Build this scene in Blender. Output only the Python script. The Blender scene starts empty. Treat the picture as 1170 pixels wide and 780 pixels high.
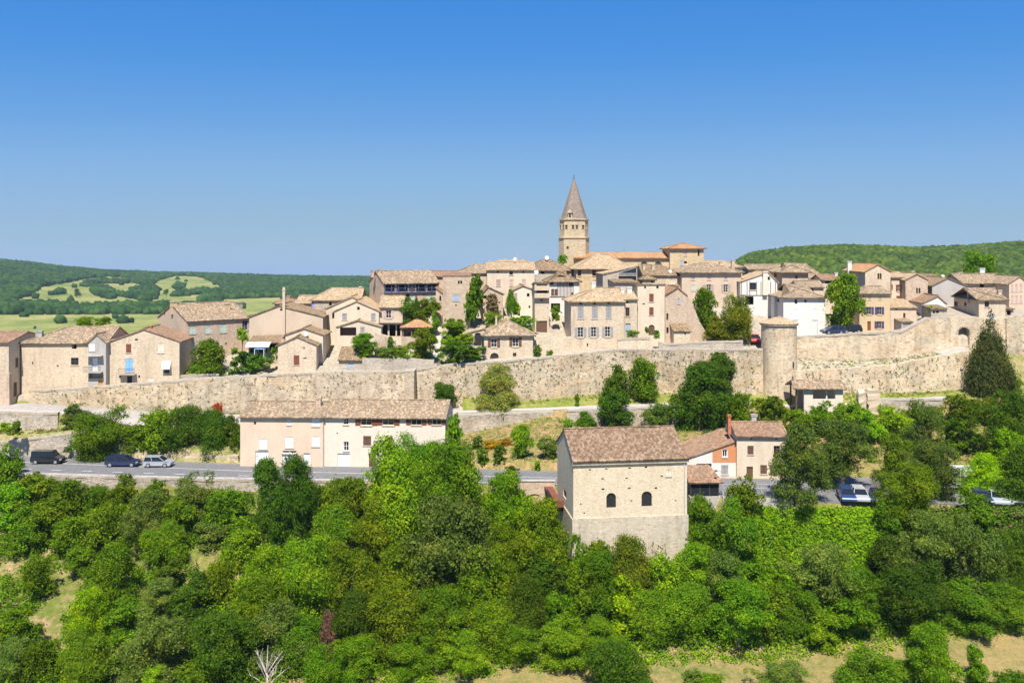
import bpy, math, random
import numpy as np
from mathutils import Vector, Matrix
from mathutils.geometry import tessellate_polygon
from mathutils import noise as mnoise

random.seed(7); rng = np.random.default_rng(7)
sc = bpy.context.scene
COL = sc.collection
F, U0, V0, CZ = 1000.0, 585.0, 290.0, 60.0     # focal length in photo pixels, principal column, horizon row, camera height
R = math.radians

def at(u, v, Y):
    return Vector(((u - U0) / F * Y, Y, CZ - (v - V0) / F * Y))

# ------------------------------------------------------------------ node helpers
def new_mat(name):
    m = bpy.data.materials.new(name); m.use_nodes = True
    nt = m.node_tree; nt.nodes.clear()
    out = nt.nodes.new('ShaderNodeOutputMaterial')
    return m, nt, out

def N(nt, typ, **kw):
    n = nt.nodes.new(typ)
    for k, v in kw.items():
        if k == 'inp':
            for kk, vv in v.items():
                n.inputs[kk].default_value = vv
        else:
            setattr(n, k, v)
    return n

def ramp(nt, stops, interp='LINEAR'):
    n = nt.nodes.new('ShaderNodeValToRGB'); cr = n.color_ramp; cr.interpolation = interp
    while len(cr.elements) < len(stops): cr.elements.new(0.5)
    for e, (p, c) in zip(cr.elements, stops):
        e.position = p; e.color = (c[0], c[1], c[2], 1)
    return n

def mixc(nt, fac, a, b, mode='MIX'):
    n = nt.nodes.new('ShaderNodeMix'); n.data_type = 'RGBA'; n.blend_type = mode
    for i, s in ((0, fac), (6, a), (7, b)):
        if hasattr(s, 'is_output'): nt.links.new(s, n.inputs[i])
        elif i == 0: n.inputs[0].default_value = s
        else: n.inputs[i].default_value = (s[0], s[1], s[2], 1)
    return n.outputs[2]

def scalec(c, k): return tuple(min(1, x * k) for x in c)

def objcoord(nt, rnd=True, scale=(1, 1, 1)):
    tc = N(nt, 'ShaderNodeTexCoord'); mp = N(nt, 'ShaderNodeMapping'); mp.inputs['Scale'].default_value = scale
    nt.links.new(tc.outputs['Object'], mp.inputs['Vector'])
    if rnd:
        oi = N(nt, 'ShaderNodeObjectInfo'); mul = N(nt, 'ShaderNodeMath', operation='MULTIPLY'); mul.inputs[1].default_value = 61.0
        nt.links.new(oi.outputs['Random'], mul.inputs[0])
        cb = N(nt, 'ShaderNodeCombineXYZ')
        for i in range(3): nt.links.new(mul.outputs[0], cb.inputs[i])
        nt.links.new(cb.outputs[0], mp.inputs['Location'])
    return mp.outputs['Vector']

def principled(nt, out, col, rough=0.9, bump=None, spec=0.2, metal=0.0):
    p = N(nt, 'ShaderNodeBsdfPrincipled')
    p.inputs['Roughness'].default_value = rough; p.inputs['Specular IOR Level'].default_value = spec; p.inputs['Metallic'].default_value = metal
    if hasattr(col, 'is_output'): nt.links.new(col, p.inputs['Base Color'])
    else: p.inputs['Base Color'].default_value = (*col, 1)
    if bump is not None: nt.links.new(bump, p.inputs['Normal'])
    nt.links.new(p.outputs[0], out.inputs['Surface'])
    return p

def noise_tex(nt, vec, scale, detail=4, rough=0.55):
    n = N(nt, 'ShaderNodeTexNoise'); n.inputs['Scale'].default_value = scale; n.inputs['Detail'].default_value = detail; n.inputs['Roughness'].default_value = rough
    if vec is not None: nt.links.new(vec, n.inputs['Vector'])
    return n.outputs['Fac']

def bump(nt, h, strength=0.5, dist=0.05):
    b = N(nt, 'ShaderNodeBump'); b.inputs['Strength'].default_value = strength; b.inputs['Distance'].default_value = dist
    nt.links.new(h, b.inputs['Height']); return b.outputs['Normal']

MATS = {}
def stone_mat(name, base, dark, light, scale=3.2, stain=(0.30, 0.25, 0.19), stain_amt=0.5, relief=0.07, orange=0.0, holes=0.0):
    """rubble stone: cells of differing colour, pale joints, large weather stains"""
    m, nt, out = new_mat(name)
    v = objcoord(nt, True, (1, 1, 1.7))
    vo = N(nt, 'ShaderNodeTexVoronoi'); vo.inputs['Scale'].default_value = scale; nt.links.new(v, vo.inputs['Vector'])
    sep = N(nt, 'ShaderNodeSeparateColor'); nt.links.new(vo.outputs['Color'], sep.inputs[0])
    r = ramp(nt, [(0.0, dark), (0.35, base), (0.75, base), (1.0, light)])
    nt.links.new(sep.outputs[0], r.inputs[0])
    ve = N(nt, 'ShaderNodeTexVoronoi', feature='DISTANCE_TO_EDGE'); ve.inputs['Scale'].default_value = scale; nt.links.new(v, ve.inputs['Vector'])
    er = ramp(nt, [(0.0, (1, 1, 1)), (0.10, (0, 0, 0))]); nt.links.new(ve.outputs['Distance'], er.inputs[0])
    ms = N(nt, 'ShaderNodeMath', operation='MULTIPLY'); ms.inputs[1].default_value = 0.22; nt.links.new(er.outputs[0], ms.inputs[0])
    c = mixc(nt, ms.outputs[0], r.outputs[0], scalec(light, 1.02))
    v2 = objcoord(nt, True, (1, 1, 0.55))
    n1 = noise_tex(nt, v2, 0.35, 7, 0.66)
    sr = ramp(nt, [(0.38, (0, 0, 0)), (0.76, (1, 1, 1))]); nt.links.new(n1, sr.inputs[0])
    sm = N(nt, 'ShaderNodeMath', operation='MULTIPLY'); sm.inputs[1].default_value = stain_amt; nt.links.new(sr.outputs[0], sm.inputs[0])
    c = mixc(nt, sm.outputs[0], c, stain)
    if orange:
        n2 = noise_tex(nt, v, 0.22, 5, 0.6)
        orr = ramp(nt, [(0.47, (0, 0, 0)), (0.74, (1, 1, 1))]); nt.links.new(n2, orr.inputs[0])
        om = N(nt, 'ShaderNodeMath', operation='MULTIPLY'); om.inputs[1].default_value = orange; nt.links.new(orr.outputs[0], om.inputs[0])
        c = mixc(nt, om.outputs[0], c, (0.50, 0.29, 0.12))
    v3 = objcoord(nt, True, (1, 1, 0.16)); n4 = noise_tex(nt, v3, 0.9, 6, 0.7)
    kr = ramp(nt, [(0.50, (1, 1, 1)), (0.72, (0.62, 0.60, 0.57))]); nt.links.new(n4, kr.inputs[0]); c = mixc(nt, min(1.0, stain_amt * 1.3), c, kr.outputs[0], 'MULTIPLY')
    if holes:
        vh = N(nt, 'ShaderNodeTexVoronoi'); vh.inputs['Scale'].default_value = 0.95; vh.inputs['Randomness'].default_value = 0.85; nt.links.new(objcoord(nt, True, (1, 1, 1.1)), vh.inputs['Vector'])
        hr_ = ramp(nt, [(0.10, (1, 1, 1)), (0.19, (0, 0, 0))]); nt.links.new(vh.outputs['Distance'], hr_.inputs[0])
        sp_ = N(nt, 'ShaderNodeSeparateColor'); nt.links.new(vh.outputs['Color'], sp_.inputs[0]); gt = N(nt, 'ShaderNodeMath', operation='GREATER_THAN'); gt.inputs[1].default_value = 1 - holes; nt.links.new(sp_.outputs[1], gt.inputs[0])
        hm = N(nt, 'ShaderNodeMath', operation='MULTIPLY'); nt.links.new(hr_.outputs[0], hm.inputs[0]); nt.links.new(gt.outputs[0], hm.inputs[1]); c = mixc(nt, hm.outputs[0], c, (0.12, 0.10, 0.06))
    nf = noise_tex(nt, v, 7.0, 4, 0.75)
    fr = ramp(nt, [(0.3, (0.74, 0.74, 0.74)), (0.7, (1.20, 1.20, 1.20))]); nt.links.new(nf, fr.inputs[0])
    c = mixc(nt, 0.8, c, fr.outputs[0], 'MULTIPLY')
    principled(nt, out, c, 0.95, bump(nt, ve.outputs['Distance'], 0.45, relief), 0.1)
    MATS[name] = m; return m

def plaster_mat(name, base, stain, amt=0.4, spots=0.0):
    m, nt, out = new_mat(name)
    v = objcoord(nt, True, (1, 1, 0.45))
    n1 = noise_tex(nt, v, 0.5, 7, 0.68)
    sr = ramp(nt, [(0.42, (0, 0, 0)), (0.72, (1, 1, 1))]); nt.links.new(n1, sr.inputs[0])
    sm = N(nt, 'ShaderNodeMath', operation='MULTIPLY'); sm.inputs[1].default_value = amt; nt.links.new(sr.outputs[0], sm.inputs[0])
    c = mixc(nt, sm.outputs[0], base, stain)
    v2 = objcoord(nt, True)
    n2 = noise_tex(nt, v2, 5.0, 4, 0.7)
    fr = ramp(nt, [(0.3, (0.86, 0.86, 0.86)), (0.7, (1.08, 1.08, 1.08))]); nt.links.new(n2, fr.inputs[0])
    c = mixc(nt, 0.8, c, fr.outputs[0], 'MULTIPLY')
    principled(nt, out, c, 0.92, bump(nt, n2, 0.3, 0.03), 0.15)
    MATS[name] = m; return m

def tile_mat(name, cols, stain=(0.16, 0.13, 0.10), amt=0.4, sx=0.24, st=0.38):
    """canal tiles: one colour per tile from the slope's own (s,t) metres, weathered in large patches"""
    m, nt, out = new_mat(name)
    uv = N(nt, 'ShaderNodeUVMap', uv_map='UVMap')
    oi = N(nt, 'ShaderNodeObjectInfo')
    sep = N(nt, 'ShaderNodeSeparateXYZ'); nt.links.new(uv.outputs[0], sep.inputs[0])
    fl = []
    for i, k in ((0, 1 / sx), (1, 1 / st)):
        a = N(nt, 'ShaderNodeMath', operation='MULTIPLY'); a.inputs[1].default_value = k; nt.links.new(sep.outputs[i], a.inputs[0])
        b = N(nt, 'ShaderNodeMath', operation='FLOOR'); nt.links.new(a.outputs[0], b.inputs[0]); fl.append(b.outputs[0])
    cb = N(nt, 'ShaderNodeCombineXYZ'); nt.links.new(fl[0], cb.inputs[0]); nt.links.new(fl[1], cb.inputs[1]); nt.links.new(oi.outputs['Random'], cb.inputs[2])
    wn = N(nt, 'ShaderNodeTexWhiteNoise', noise_dimensions='3D'); nt.links.new(cb.outputs[0], wn.inputs['Vector'])
    n = len(cols)
    r = ramp(nt, [(i / n, c) for i, c in enumerate(cols)], 'CONSTANT'); nt.links.new(wn.outputs['Value'], r.inputs[0])
    v = objcoord(nt, True)
    n1 = noise_tex(nt, v, 0.45, 7, 0.7)
    sr = ramp(nt, [(0.44, (0, 0, 0)), (0.70, (1, 1, 1))]); nt.links.new(n1, sr.inputs[0])
    sm = N(nt, 'ShaderNodeMath', operation='MULTIPLY'); sm.inputs[1].default_value = amt; nt.links.new(sr.outputs[0], sm.inputs[0])
    c = mixc(nt, sm.outputs[0], r.outputs[0], stain)
    n2 = noise_tex(nt, v, 4.5, 4, 0.7)
    fr = ramp(nt, [(0.3, (0.68, 0.68, 0.68)), (0.72, (1.22, 1.22, 1.22))]); nt.links.new(n2, fr.inputs[0])
    c = mixc(nt, 0.85, c, fr.outputs[0], 'MULTIPLY')
    # overlap of the rows
    fr2 = N(nt, 'ShaderNodeMath', operation='FRACT')
    a = N(nt, 'ShaderNodeMath', operation='MULTIPLY'); a.inputs[1].default_value = 1 / st; nt.links.new(sep.outputs[1], a.inputs[0]); nt.links.new(a.outputs[0], fr2.inputs[0])
    principled(nt, out, c, 0.9, bump(nt, fr2.outputs[0], 0.5, 0.04), 0.15)
    MATS[name] = m; return m

def flat_mat(name, col, rough=0.7, var=0.15, spec=0.3, metal=0.0, scale=3.0):
    m, nt, out = new_mat(name)
    v = objcoord(nt, True)
    n1 = noise_tex(nt, v, scale, 4, 0.65)
    r = ramp(nt, [(0.3, scalec(col, 1 - var)), (0.7, scalec(col, 1 + var))]); nt.links.new(n1, r.inputs[0])
    principled(nt, out, r.outputs[0], rough, None, spec, metal)
    MATS[name] = m; return m

def leaf_mat(name, col, var=0.42, hue=0.014, trans=0.42):
    m, nt, out = new_mat(name)
    g = N(nt, 'ShaderNodeNewGeometry'); oi = N(nt, 'ShaderNodeObjectInfo')
    r = ramp(nt, [(0.0, scalec(col, 1 - var)), (0.5, col), (1.0, scalec((col[0] * 1.12, col[1], col[2]), 1 + var))])
    nt.links.new(g.outputs['Random Per Island'], r.inputs[0])
    hs = N(nt, 'ShaderNodeHueSaturation'); nt.links.new(r.outputs[0], hs.inputs['Color'])
    mr = N(nt, 'ShaderNodeMapRange'); mr.inputs['To Min'].default_value = 0.5 - hue; mr.inputs['To Max'].default_value = 0.5 + hue
    nt.links.new(oi.outputs['Random'], mr.inputs['Value']); nt.links.new(mr.outputs[0], hs.inputs['Hue'])
    wn = N(nt, 'ShaderNodeTexWhiteNoise', noise_dimensions='1D'); nt.links.new(oi.outputs['Random'], wn.inputs['W'])
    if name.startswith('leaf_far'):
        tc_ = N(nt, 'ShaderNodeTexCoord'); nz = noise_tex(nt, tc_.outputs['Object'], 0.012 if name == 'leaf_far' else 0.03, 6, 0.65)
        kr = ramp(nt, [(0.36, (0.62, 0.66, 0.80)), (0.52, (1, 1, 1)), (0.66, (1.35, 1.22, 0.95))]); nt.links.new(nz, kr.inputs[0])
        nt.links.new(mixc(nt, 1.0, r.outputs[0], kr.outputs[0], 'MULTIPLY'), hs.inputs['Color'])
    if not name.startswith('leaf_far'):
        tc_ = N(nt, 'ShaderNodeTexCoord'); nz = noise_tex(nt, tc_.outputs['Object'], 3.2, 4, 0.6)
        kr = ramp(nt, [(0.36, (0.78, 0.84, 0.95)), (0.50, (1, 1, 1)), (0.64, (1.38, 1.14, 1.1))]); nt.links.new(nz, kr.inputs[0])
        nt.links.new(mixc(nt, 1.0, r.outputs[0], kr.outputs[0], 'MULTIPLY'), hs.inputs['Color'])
    mv = N(nt, 'ShaderNodeMapRange'); mv.inputs['To Min'].default_value = 0.78; mv.inputs['To Max'].default_value = 1.22
    nt.links.new(wn.outputs['Value'], mv.inputs['Value']); nt.links.new(mv.outputs[0], hs.inputs['Value'])
    d = N(nt, 'ShaderNodeBsdfPrincipled'); d.inputs['Roughness'].default_value = 0.65; d.inputs['Specular IOR Level'].default_value = 0.06
    nt.links.new(hs.outputs[0], d.inputs['Base Color'])
    t = N(nt, 'ShaderNodeBsdfTranslucent'); tc = mixc(nt, 1.0, hs.outputs[0], (1.10, 1.20, 0.35), 'MULTIPLY'); nt.links.new(tc, t.inputs['Color'])
    mx = N(nt, 'ShaderNodeMixShader'); mx.inputs[0].default_value = trans
    nt.links.new(d.outputs[0], mx.inputs[1]); nt.links.new(t.outputs[0], mx.inputs[2]); nt.links.new(mx.outputs[0], out.inputs['Surface'])
    MATS[name] = m; return m

def glass_mat(name, col=(0.02, 0.024, 0.03)):
    m, nt, out = new_mat(name)
    principled(nt, out, col, 0.12, None, 0.5)
    MATS[name] = m; return m

def ground_mat(name, stops, scale=0.25, fine=3.0, rough=0.95, mid=1.2):
    m, nt, out = new_mat(name)
    tc = N(nt, 'ShaderNodeTexCoord'); v = tc.outputs['Object']
    n1 = noise_tex(nt, v, scale, 8, 0.68); n2 = noise_tex(nt, v, fine, 5, 0.7); n3 = noise_tex(nt, v, mid, 4, 0.6)
    a = N(nt, 'ShaderNodeMath', operation='MULTIPLY_ADD'); a.inputs[1].default_value = 0.45; nt.links.new(n3, a.inputs[0])
    b = N(nt, 'ShaderNodeMath', operation='MULTIPLY'); b.inputs[1].default_value = 0.55; nt.links.new(n1, b.inputs[0]); nt.links.new(b.outputs[0], a.inputs[2])
    r = ramp(nt, stops); nt.links.new(a.outputs[0], r.inputs[0])
    fr = ramp(nt, [(0.3, (0.7, 0.7, 0.7)), (0.7, (1.22, 1.22, 1.22))]); nt.links.new(n2, fr.inputs[0])
    c = mixc(nt, 0.9, r.outputs[0], fr.outputs[0], 'MULTIPLY')
    principled(nt, out, c, rough, bump(nt, n2, 0.8, 0.15), 0.1)
    MATS[name] = m; return m

# stone and render, albedo values
stone_mat('stone_cream', (0.60, 0.49, 0.355), (0.46, 0.365, 0.255), (0.68, 0.575, 0.43), 4.2, (0.48, 0.375, 0.26), 0.5)
stone_mat('stone_grey', (0.46, 0.395, 0.31), (0.33, 0.28, 0.22), (0.56, 0.495, 0.40), 4.2, (0.28, 0.25, 0.21), 0.5)
stone_mat('stone_pink', (0.53, 0.41, 0.30), (0.38, 0.285, 0.205), (0.62, 0.50, 0.385), 4.2, (0.41, 0.30, 0.215), 0.5)
stone_mat('stone_gold', (0.57, 0.435, 0.265), (0.43, 0.32, 0.19), (0.65, 0.515, 0.34), 3.0, (0.45, 0.34, 0.215), 0.4)
stone_mat('stone_ware', (0.63, 0.53, 0.385), (0.52, 0.42, 0.295), (0.70, 0.605, 0.455), 4.6, (0.54, 0.43, 0.295), 0.4)
stone_mat('rampart', (0.565, 0.455, 0.315), (0.30, 0.245, 0.175), (0.66, 0.56, 0.42), 2.4, (0.30, 0.265, 0.215), 0.75, relief=0.16, orange=0.4, holes=0.55)
stone_mat('rampart_gold', (0.63, 0.505, 0.345), (0.40, 0.315, 0.215), (0.72, 0.60, 0.44), 2.4, (0.36, 0.315, 0.25), 0.7, relief=0.16, orange=0.4, holes=0.3)
stone_mat('drywall', (0.42, 0.36, 0.285), (0.24, 0.21, 0.165), (0.57, 0.505, 0.415), 3.0, (0.25, 0.225, 0.185), 0.5, orange=0.15)
stone_mat('church_stone', (0.55, 0.435, 0.28), (0.46, 0.36, 0.23), (0.61, 0.505, 0.345), 2.0, (0.45, 0.35, 0.225), 0.35)
plaster_mat('plaster_cream', (0.64, 0.54, 0.405), (0.42, 0.34, 0.245), 0.5)
plaster_mat('plaster_beige', (0.58, 0.46, 0.34), (0.37, 0.29, 0.215), 0.5)
plaster_mat('plaster_pink', (0.67, 0.525, 0.39), (0.47, 0.345, 0.25), 0.5)
plaster_mat('plaster_white', (0.66, 0.63, 0.58), (0.58, 0.53, 0.46), 0.35)
plaster_mat('plaster_ivory', (0.70, 0.61, 0.50), (0.56, 0.46, 0.36), 0.4)
plaster_mat('plaster_grey', (0.44, 0.41, 0.37), (0.25, 0.235, 0.21), 0.55)
plaster_mat('plaster_ochre', (0.56, 0.43, 0.26), (0.44, 0.33, 0.20), 0.4)
stone_mat('plinth_render', (0.56, 0.475, 0.355), (0.43, 0.355, 0.265), (0.63, 0.545, 0.42), 3.6, (0.36, 0.31, 0.245), 0.6)
plaster_mat('concrete', (0.42, 0.40, 0.37), (0.26, 0.24, 0.215), 0.6)
plaster_mat('brick_orange', (0.55, 0.24, 0.11), (0.47, 0.28, 0.17), 0.55)
tile_mat('tile_mix', [(0.328, 0.234, 0.146), (0.254, 0.180, 0.112), (0.390, 0.287, 0.185), (0.220, 0.160, 0.104), (0.305, 0.205, 0.120), (0.435, 0.342, 0.229)], (0.192, 0.160, 0.112), 0.7)
tile_mat('tile_pale', [(0.435, 0.319, 0.192), (0.367, 0.257, 0.151), (0.486, 0.382, 0.244), (0.311, 0.217, 0.130), (0.407, 0.285, 0.161)], (0.282, 0.228, 0.151), 0.6)
tile_mat('tile_brown', [(0.266, 0.189, 0.109), (0.209, 0.145, 0.085), (0.332, 0.242, 0.145), (0.181, 0.128, 0.078), (0.285, 0.193, 0.109)], (0.157, 0.123, 0.078), 0.5)
tile_mat('tile_red', [(0.305, 0.182, 0.109), (0.243, 0.139, 0.083), (0.356, 0.234, 0.146), (0.209, 0.131, 0.083), (0.311, 0.188, 0.112)], (0.203, 0.154, 0.104), 0.6)
tile_mat('tile_orange', [(0.437, 0.243, 0.116), (0.386, 0.204, 0.095), (0.462, 0.281, 0.150), (0.344, 0.189, 0.099)], (0.302, 0.193, 0.105), 0.45)
tile_mat('tile_ware', [(0.223, 0.148, 0.092), (0.274, 0.189, 0.120), (0.184, 0.113, 0.069), (0.310, 0.220, 0.145), (0.155, 0.101, 0.061), (0.238, 0.151, 0.089)], (0.158, 0.110, 0.069), 0.35)
tile_mat('slate', [(0.27, 0.215, 0.175), (0.24, 0.195, 0.16), (0.31, 0.25, 0.20), (0.22, 0.18, 0.15)], (0.24, 0.18, 0.14), 0.3, 0.3, 0.3)
for n_, c_ in dict(white=(0.78, 0.78, 0.77), cream=(0.66, 0.60, 0.48), grey=(0.30, 0.29, 0.29), brown=(0.13, 0.07, 0.045), redbrown=(0.20, 0.065, 0.035),
                   blue=(0.22, 0.42, 0.72), palegreen=(0.46, 0.56, 0.46), lavender=(0.46, 0.45, 0.62), navy=(0.055, 0.06, 0.16), dark=(0.03, 0.028, 0.027), wood=(0.20, 0.125, 0.075),
                   pinkgrey=(0.40, 0.29, 0.26), orange=(0.62, 0.30, 0.06), rose=(0.52, 0.37, 0.33), timber=(0.13, 0.10, 0.085), bluegrey=(0.34, 0.40, 0.48), purple=(0.30, 0.26, 0.62)).items():
    flat_mat('paint_' + n_, c_, 0.65, 0.12)
flat_mat('rust', (0.19, 0.065, 0.04), 0.75, 0.3, 0.3)
flat_mat('iron', (0.06, 0.06, 0.065), 0.5, 0.2, 0.4)
flat_mat('zinc', (0.42, 0.43, 0.44), 0.45, 0.15, 0.4)
flat_mat('brick_red', (0.46, 0.15, 0.075), 0.9, 0.25)
flat_mat('gallery_blue', (0.075, 0.085, 0.17), 0.7, 0.25)
flat_mat('asphalt', (0.165, 0.162, 0.158), 0.9, 0.16, 0.2, 0, 1.5)
flat_mat('concrete_pale', (0.42, 0.385, 0.335), 0.9, 0.15)
flat_mat('lane_gravel', (0.38, 0.345, 0.30), 0.95, 0.16, 0.1, 0, 0.9)
flat_mat('line_white', (0.72, 0.72, 0.70), 0.8, 0.2)
flat_mat('bark', (0.16, 0.125, 0.095), 0.95, 0.3)
flat_mat('dead_wood', (0.52, 0.47, 0.42), 0.95, 0.2)
flat_mat('rubber', (0.02, 0.02, 0.02), 0.8, 0.2)
flat_mat('alloy', (0.5, 0.5, 0.52), 0.35, 0.1, 0.5, 0.6)
flat_mat('awning_cloth', (0.62, 0.60, 0.56), 0.8, 0.06)
glass_mat('glass'); glass_mat('car_glass', (0.015, 0.018, 0.022))
for n_, c_ in dict(car_black=(0.014, 0.016, 0.024), car_navy=(0.02, 0.03, 0.085), car_silver=(0.36, 0.38, 0.41), car_blue=(0.022, 0.055, 0.15), car_white=(0.75, 0.76, 0.77), car_red=(0.45, 0.01, 0.02), car_dark=(0.04, 0.045, 0.055)).items():
    m_, nt_, out_ = new_mat(n_); p_ = principled(nt_, out_, c_, 0.28, None, 0.5); p_.inputs['Coat Weight'].default_value = 0.6; p_.inputs['Coat Roughness'].default_value = 0.08; MATS[n_] = m_
m_, nt_, out_ = new_mat('lamp_glass'); principled(nt_, out_, (0.7, 0.7, 0.7), 0.15, None, 0.5); MATS['lamp_glass'] = m_
m_, nt_, out_ = new_mat('tail_red'); principled(nt_, out_, (0.4, 0.01, 0.01), 0.2, None, 0.5); MATS['tail_red'] = m_
LEAF = dict(green=(0.125, 0.238, 0.008), bright=(0.158, 0.300, 0.008), lime=(0.262, 0.440, 0.006), oak=(0.140, 0.220, 0.006), dark=(0.078, 0.150, 0.008),
            grey=(0.142, 0.215, 0.030), cypress=(0.094, 0.130, 0.030), olive=(0.190, 0.232, 0.010), dry=(0.21, 0.17, 0.08), deadleaf=(0.17, 0.105, 0.06),
            far=(0.060, 0.132, 0.024), far2=(0.090, 0.148, 0.020), ivy=(0.105, 0.220, 0.010), rosebush=(0.5, 0.03, 0.03), limeflower=(0.34, 0.39, 0.07), creeper=(0.215, 0.375, 0.008), gold=(0.42, 0.29, 0.02))
for k, c in LEAF.items(): leaf_mat('leaf_' + k, c)
ground_mat('meadow', [(0.38, (0.12, 0.15, 0.03)), (0.47, (0.215, 0.19, 0.065)), (0.58, (0.29, 0.215, 0.085))], 0.16, 3.5)
ground_mat('lawn', [(0.36, (0.14, 0.19, 0.03)), (0.50, (0.21, 0.235, 0.05)), (0.62, (0.31, 0.27, 0.10))], 0.3, 4.0)
ground_mat('forest_soil', [(0.40, (0.10, 0.14, 0.02)), (0.50, (0.17, 0.175, 0.045)), (0.62, (0.36, 0.24, 0.14))], 0.2, 2.0)
ground_mat('bank_soil', [(0.38, (0.13, 0.15, 0.03)), (0.49, (0.25, 0.20, 0.075)), (0.60, (0.38, 0.235, 0.12))], 0.25, 2.0)
ground_mat('dry_bank', [(0.36, (0.13, 0.165, 0.035)), (0.48, (0.24, 0.225, 0.08)), (0.60, (0.34, 0.275, 0.15))], 0.3, 2.5)
ground_mat('village_ground', [(0.36, (0.30, 0.26, 0.20)), (0.50, (0.40, 0.345, 0.265)), (0.62, (0.34, 0.29, 0.22))], 0.3, 2.0)
ground_mat('far_ground', [(0.38, (0.115, 0.16, 0.032)), (0.49, (0.205, 0.235, 0.055)), (0.60, (0.34, 0.30, 0.11))], 0.009, 0.2, mid=0.03)

# ------------------------------------------------------------------ mesh builder
class MB:
    def __init__(s): s.v = []; s.f = []; s.m = []; s.uv = []
    def vert(s, p): s.v.append(tuple(p)); return len(s.v) - 1
    def face(s, ids, mi=0, uv=None): s.f.append(tuple(ids)); s.m.append(mi); s.uv.append(uv)
    def poly(s, pts, mi=0, uv=None): s.face([s.vert(p) for p in pts], mi, uv)
    def box(s, x0, y0, z0, x1, y1, z1, mi=0):
        P = [(x0, y0, z0), (x1, y0, z0), (x1, y1, z0), (x0, y1, z0), (x0, y0, z1), (x1, y0, z1), (x1, y1, z1), (x0, y1, z1)]
        i = [s.vert(p) for p in P]
        for q in ((0, 3, 2, 1), (4, 5, 6, 7), (0, 1, 5, 4), (1, 2, 6, 5), (2, 3, 7, 6), (3, 0, 4, 7)): s.face([i[k] for k in q], mi)
    def obox(s, c, ax, ay, az, mi=0):
        c = Vector(c); ax, ay, az = Vector(ax), Vector(ay), Vector(az)
        P = [c + a * ax + b * ay + d * az for d in (-1, 1) for a, b in ((-1, -1), (1, -1), (1, 1), (-1, 1))]
        i = [s.vert(p) for p in P]
        for q in ((0, 3, 2, 1), (4, 5, 6, 7), (0, 1, 5, 4), (1, 2, 6, 5), (2, 3, 7, 6), (3, 0, 4, 7)): s.face([i[k] for k in q], mi)
    def tube(s, pts, rad, n=6, mi=0, cap=True):
        pts = [Vector(p) for p in pts]; rings = []
        if not hasattr(rad, '__len__'): rad = [rad] * len(pts)
        for k, p in enumerate(pts):
            d = (pts[min(k + 1, len(pts) - 1)] - pts[max(k - 1, 0)]).normalized()
            a = d.orthogonal().normalized(); b = d.cross(a)
            rings.append([s.vert(p + rad[k] * (math.cos(2 * math.pi * j / n) * a + math.sin(2 * math.pi * j / n) * b)) for j in range(n)])
        for k in range(len(rings) - 1):
            for j in range(n): s.face([rings[k][j], rings[k][(j + 1) % n], rings[k + 1][(j + 1) % n], rings[k + 1][j]], mi)
        if cap: s.face(rings[0][::-1], mi); s.face(rings[-1], mi)
    def lathe(s, prof, n=24, c=(0, 0), mi=0, a0=0, a1=2 * math.pi):
        full = abs(a1 - a0 - 2 * math.pi) < 1e-6; k = n if full else n + 1; rings = []
        for r, z in prof:
            rings.append([s.vert((c[0] + r * math.cos(a0 + (a1 - a0) * j / n), c[1] + r * math.sin(a0 + (a1 - a0) * j / n), z)) for j in range(k)])
        for a, b in zip(rings, rings[1:]):
            for j in range(n): s.face([a[j], a[(j + 1) % k], b[(j + 1) % k], b[j]], mi)
    def mesh(s, name, mats):
        me = bpy.data.meshes.new(name); me.from_pydata(s.v, [], s.f)
        for m in (mats if isinstance(mats, (list, tuple)) else [mats]): me.materials.append(MATS[m] if isinstance(m, str) else m)
        me.polygons.foreach_set('material_index', s.m)
        if any(u is not None for u in s.uv):
            l = me.uv_layers.new(name='UVMap'); arr = np.zeros((len(me.loops), 2)); k = 0
            for f, u in zip(s.f, s.uv):
                if u is not None: arr[k:k + len(f)] = u
                k += len(f)
            l.data.foreach_set('uv', arr.ravel())
        me.update(); return me
    def build(s, name, mats, parent=None, loc=None):
        o = bpy.data.objects.new(name, s.mesh(name, mats)); COL.objects.link(o)
        if parent is not None: o.parent = parent
        if loc is not None: o.location = loc
        return o

def tag(o, label=None, cat=None, group=None, kind=None):
    if label: o['label'] = label
    if cat: o['category'] = cat
    if group: o['group'] = group
    if kind: o['kind'] = kind
    return o

def thing(name, label, cat, loc=(0, 0, 0), rotz=0.0, group=None):
    o = bpy.data.objects.new(name, None); COL.objects.link(o); o.location = loc; o.rotation_euler = (0, 0, rotz); o.empty_display_size = 0.5
    return tag(o, label, cat, group)
# ------------------------------------------------------------------ terrain: break lines across the slope, front to back
XS = np.arange(-260.0, 260.5, 1.0)
def line(pts, uz=None):
    """pts: (u, v, Y) or (u, v, None, z) -> Y and z over XS"""
    X, Y, Z = [], [], []
    for p in pts:
        u, v = p[0], p[1]
        if len(p) == 4 and p[2] is None: y = (CZ - p[3]) / ((v - V0) / F)
        else: y = p[2]
        q = at(u, v, y); X.append(q.x); Y.append(q.y); Z.append(q.z)
    o = np.argsort(X); X = np.array(X)[o]; Y = np.array(Y)[o]; Z = np.array(Z)[o]
    return np.interp(XS, X, Y), np.interp(XS, X, Z)
def uz(pts):
    """(u, Y, z) list"""
    X = [(u - U0) / F * y for u, y, z in pts]; o = np.argsort(X)
    return np.interp(XS, np.array(X)[o], np.array([p[1] for p in pts])[o]), np.interp(XS, np.array(X)[o], np.array([p[2] for p in pts])[o])
def const(y, z): return np.full_like(XS, y), np.full_like(XS, z)

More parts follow.
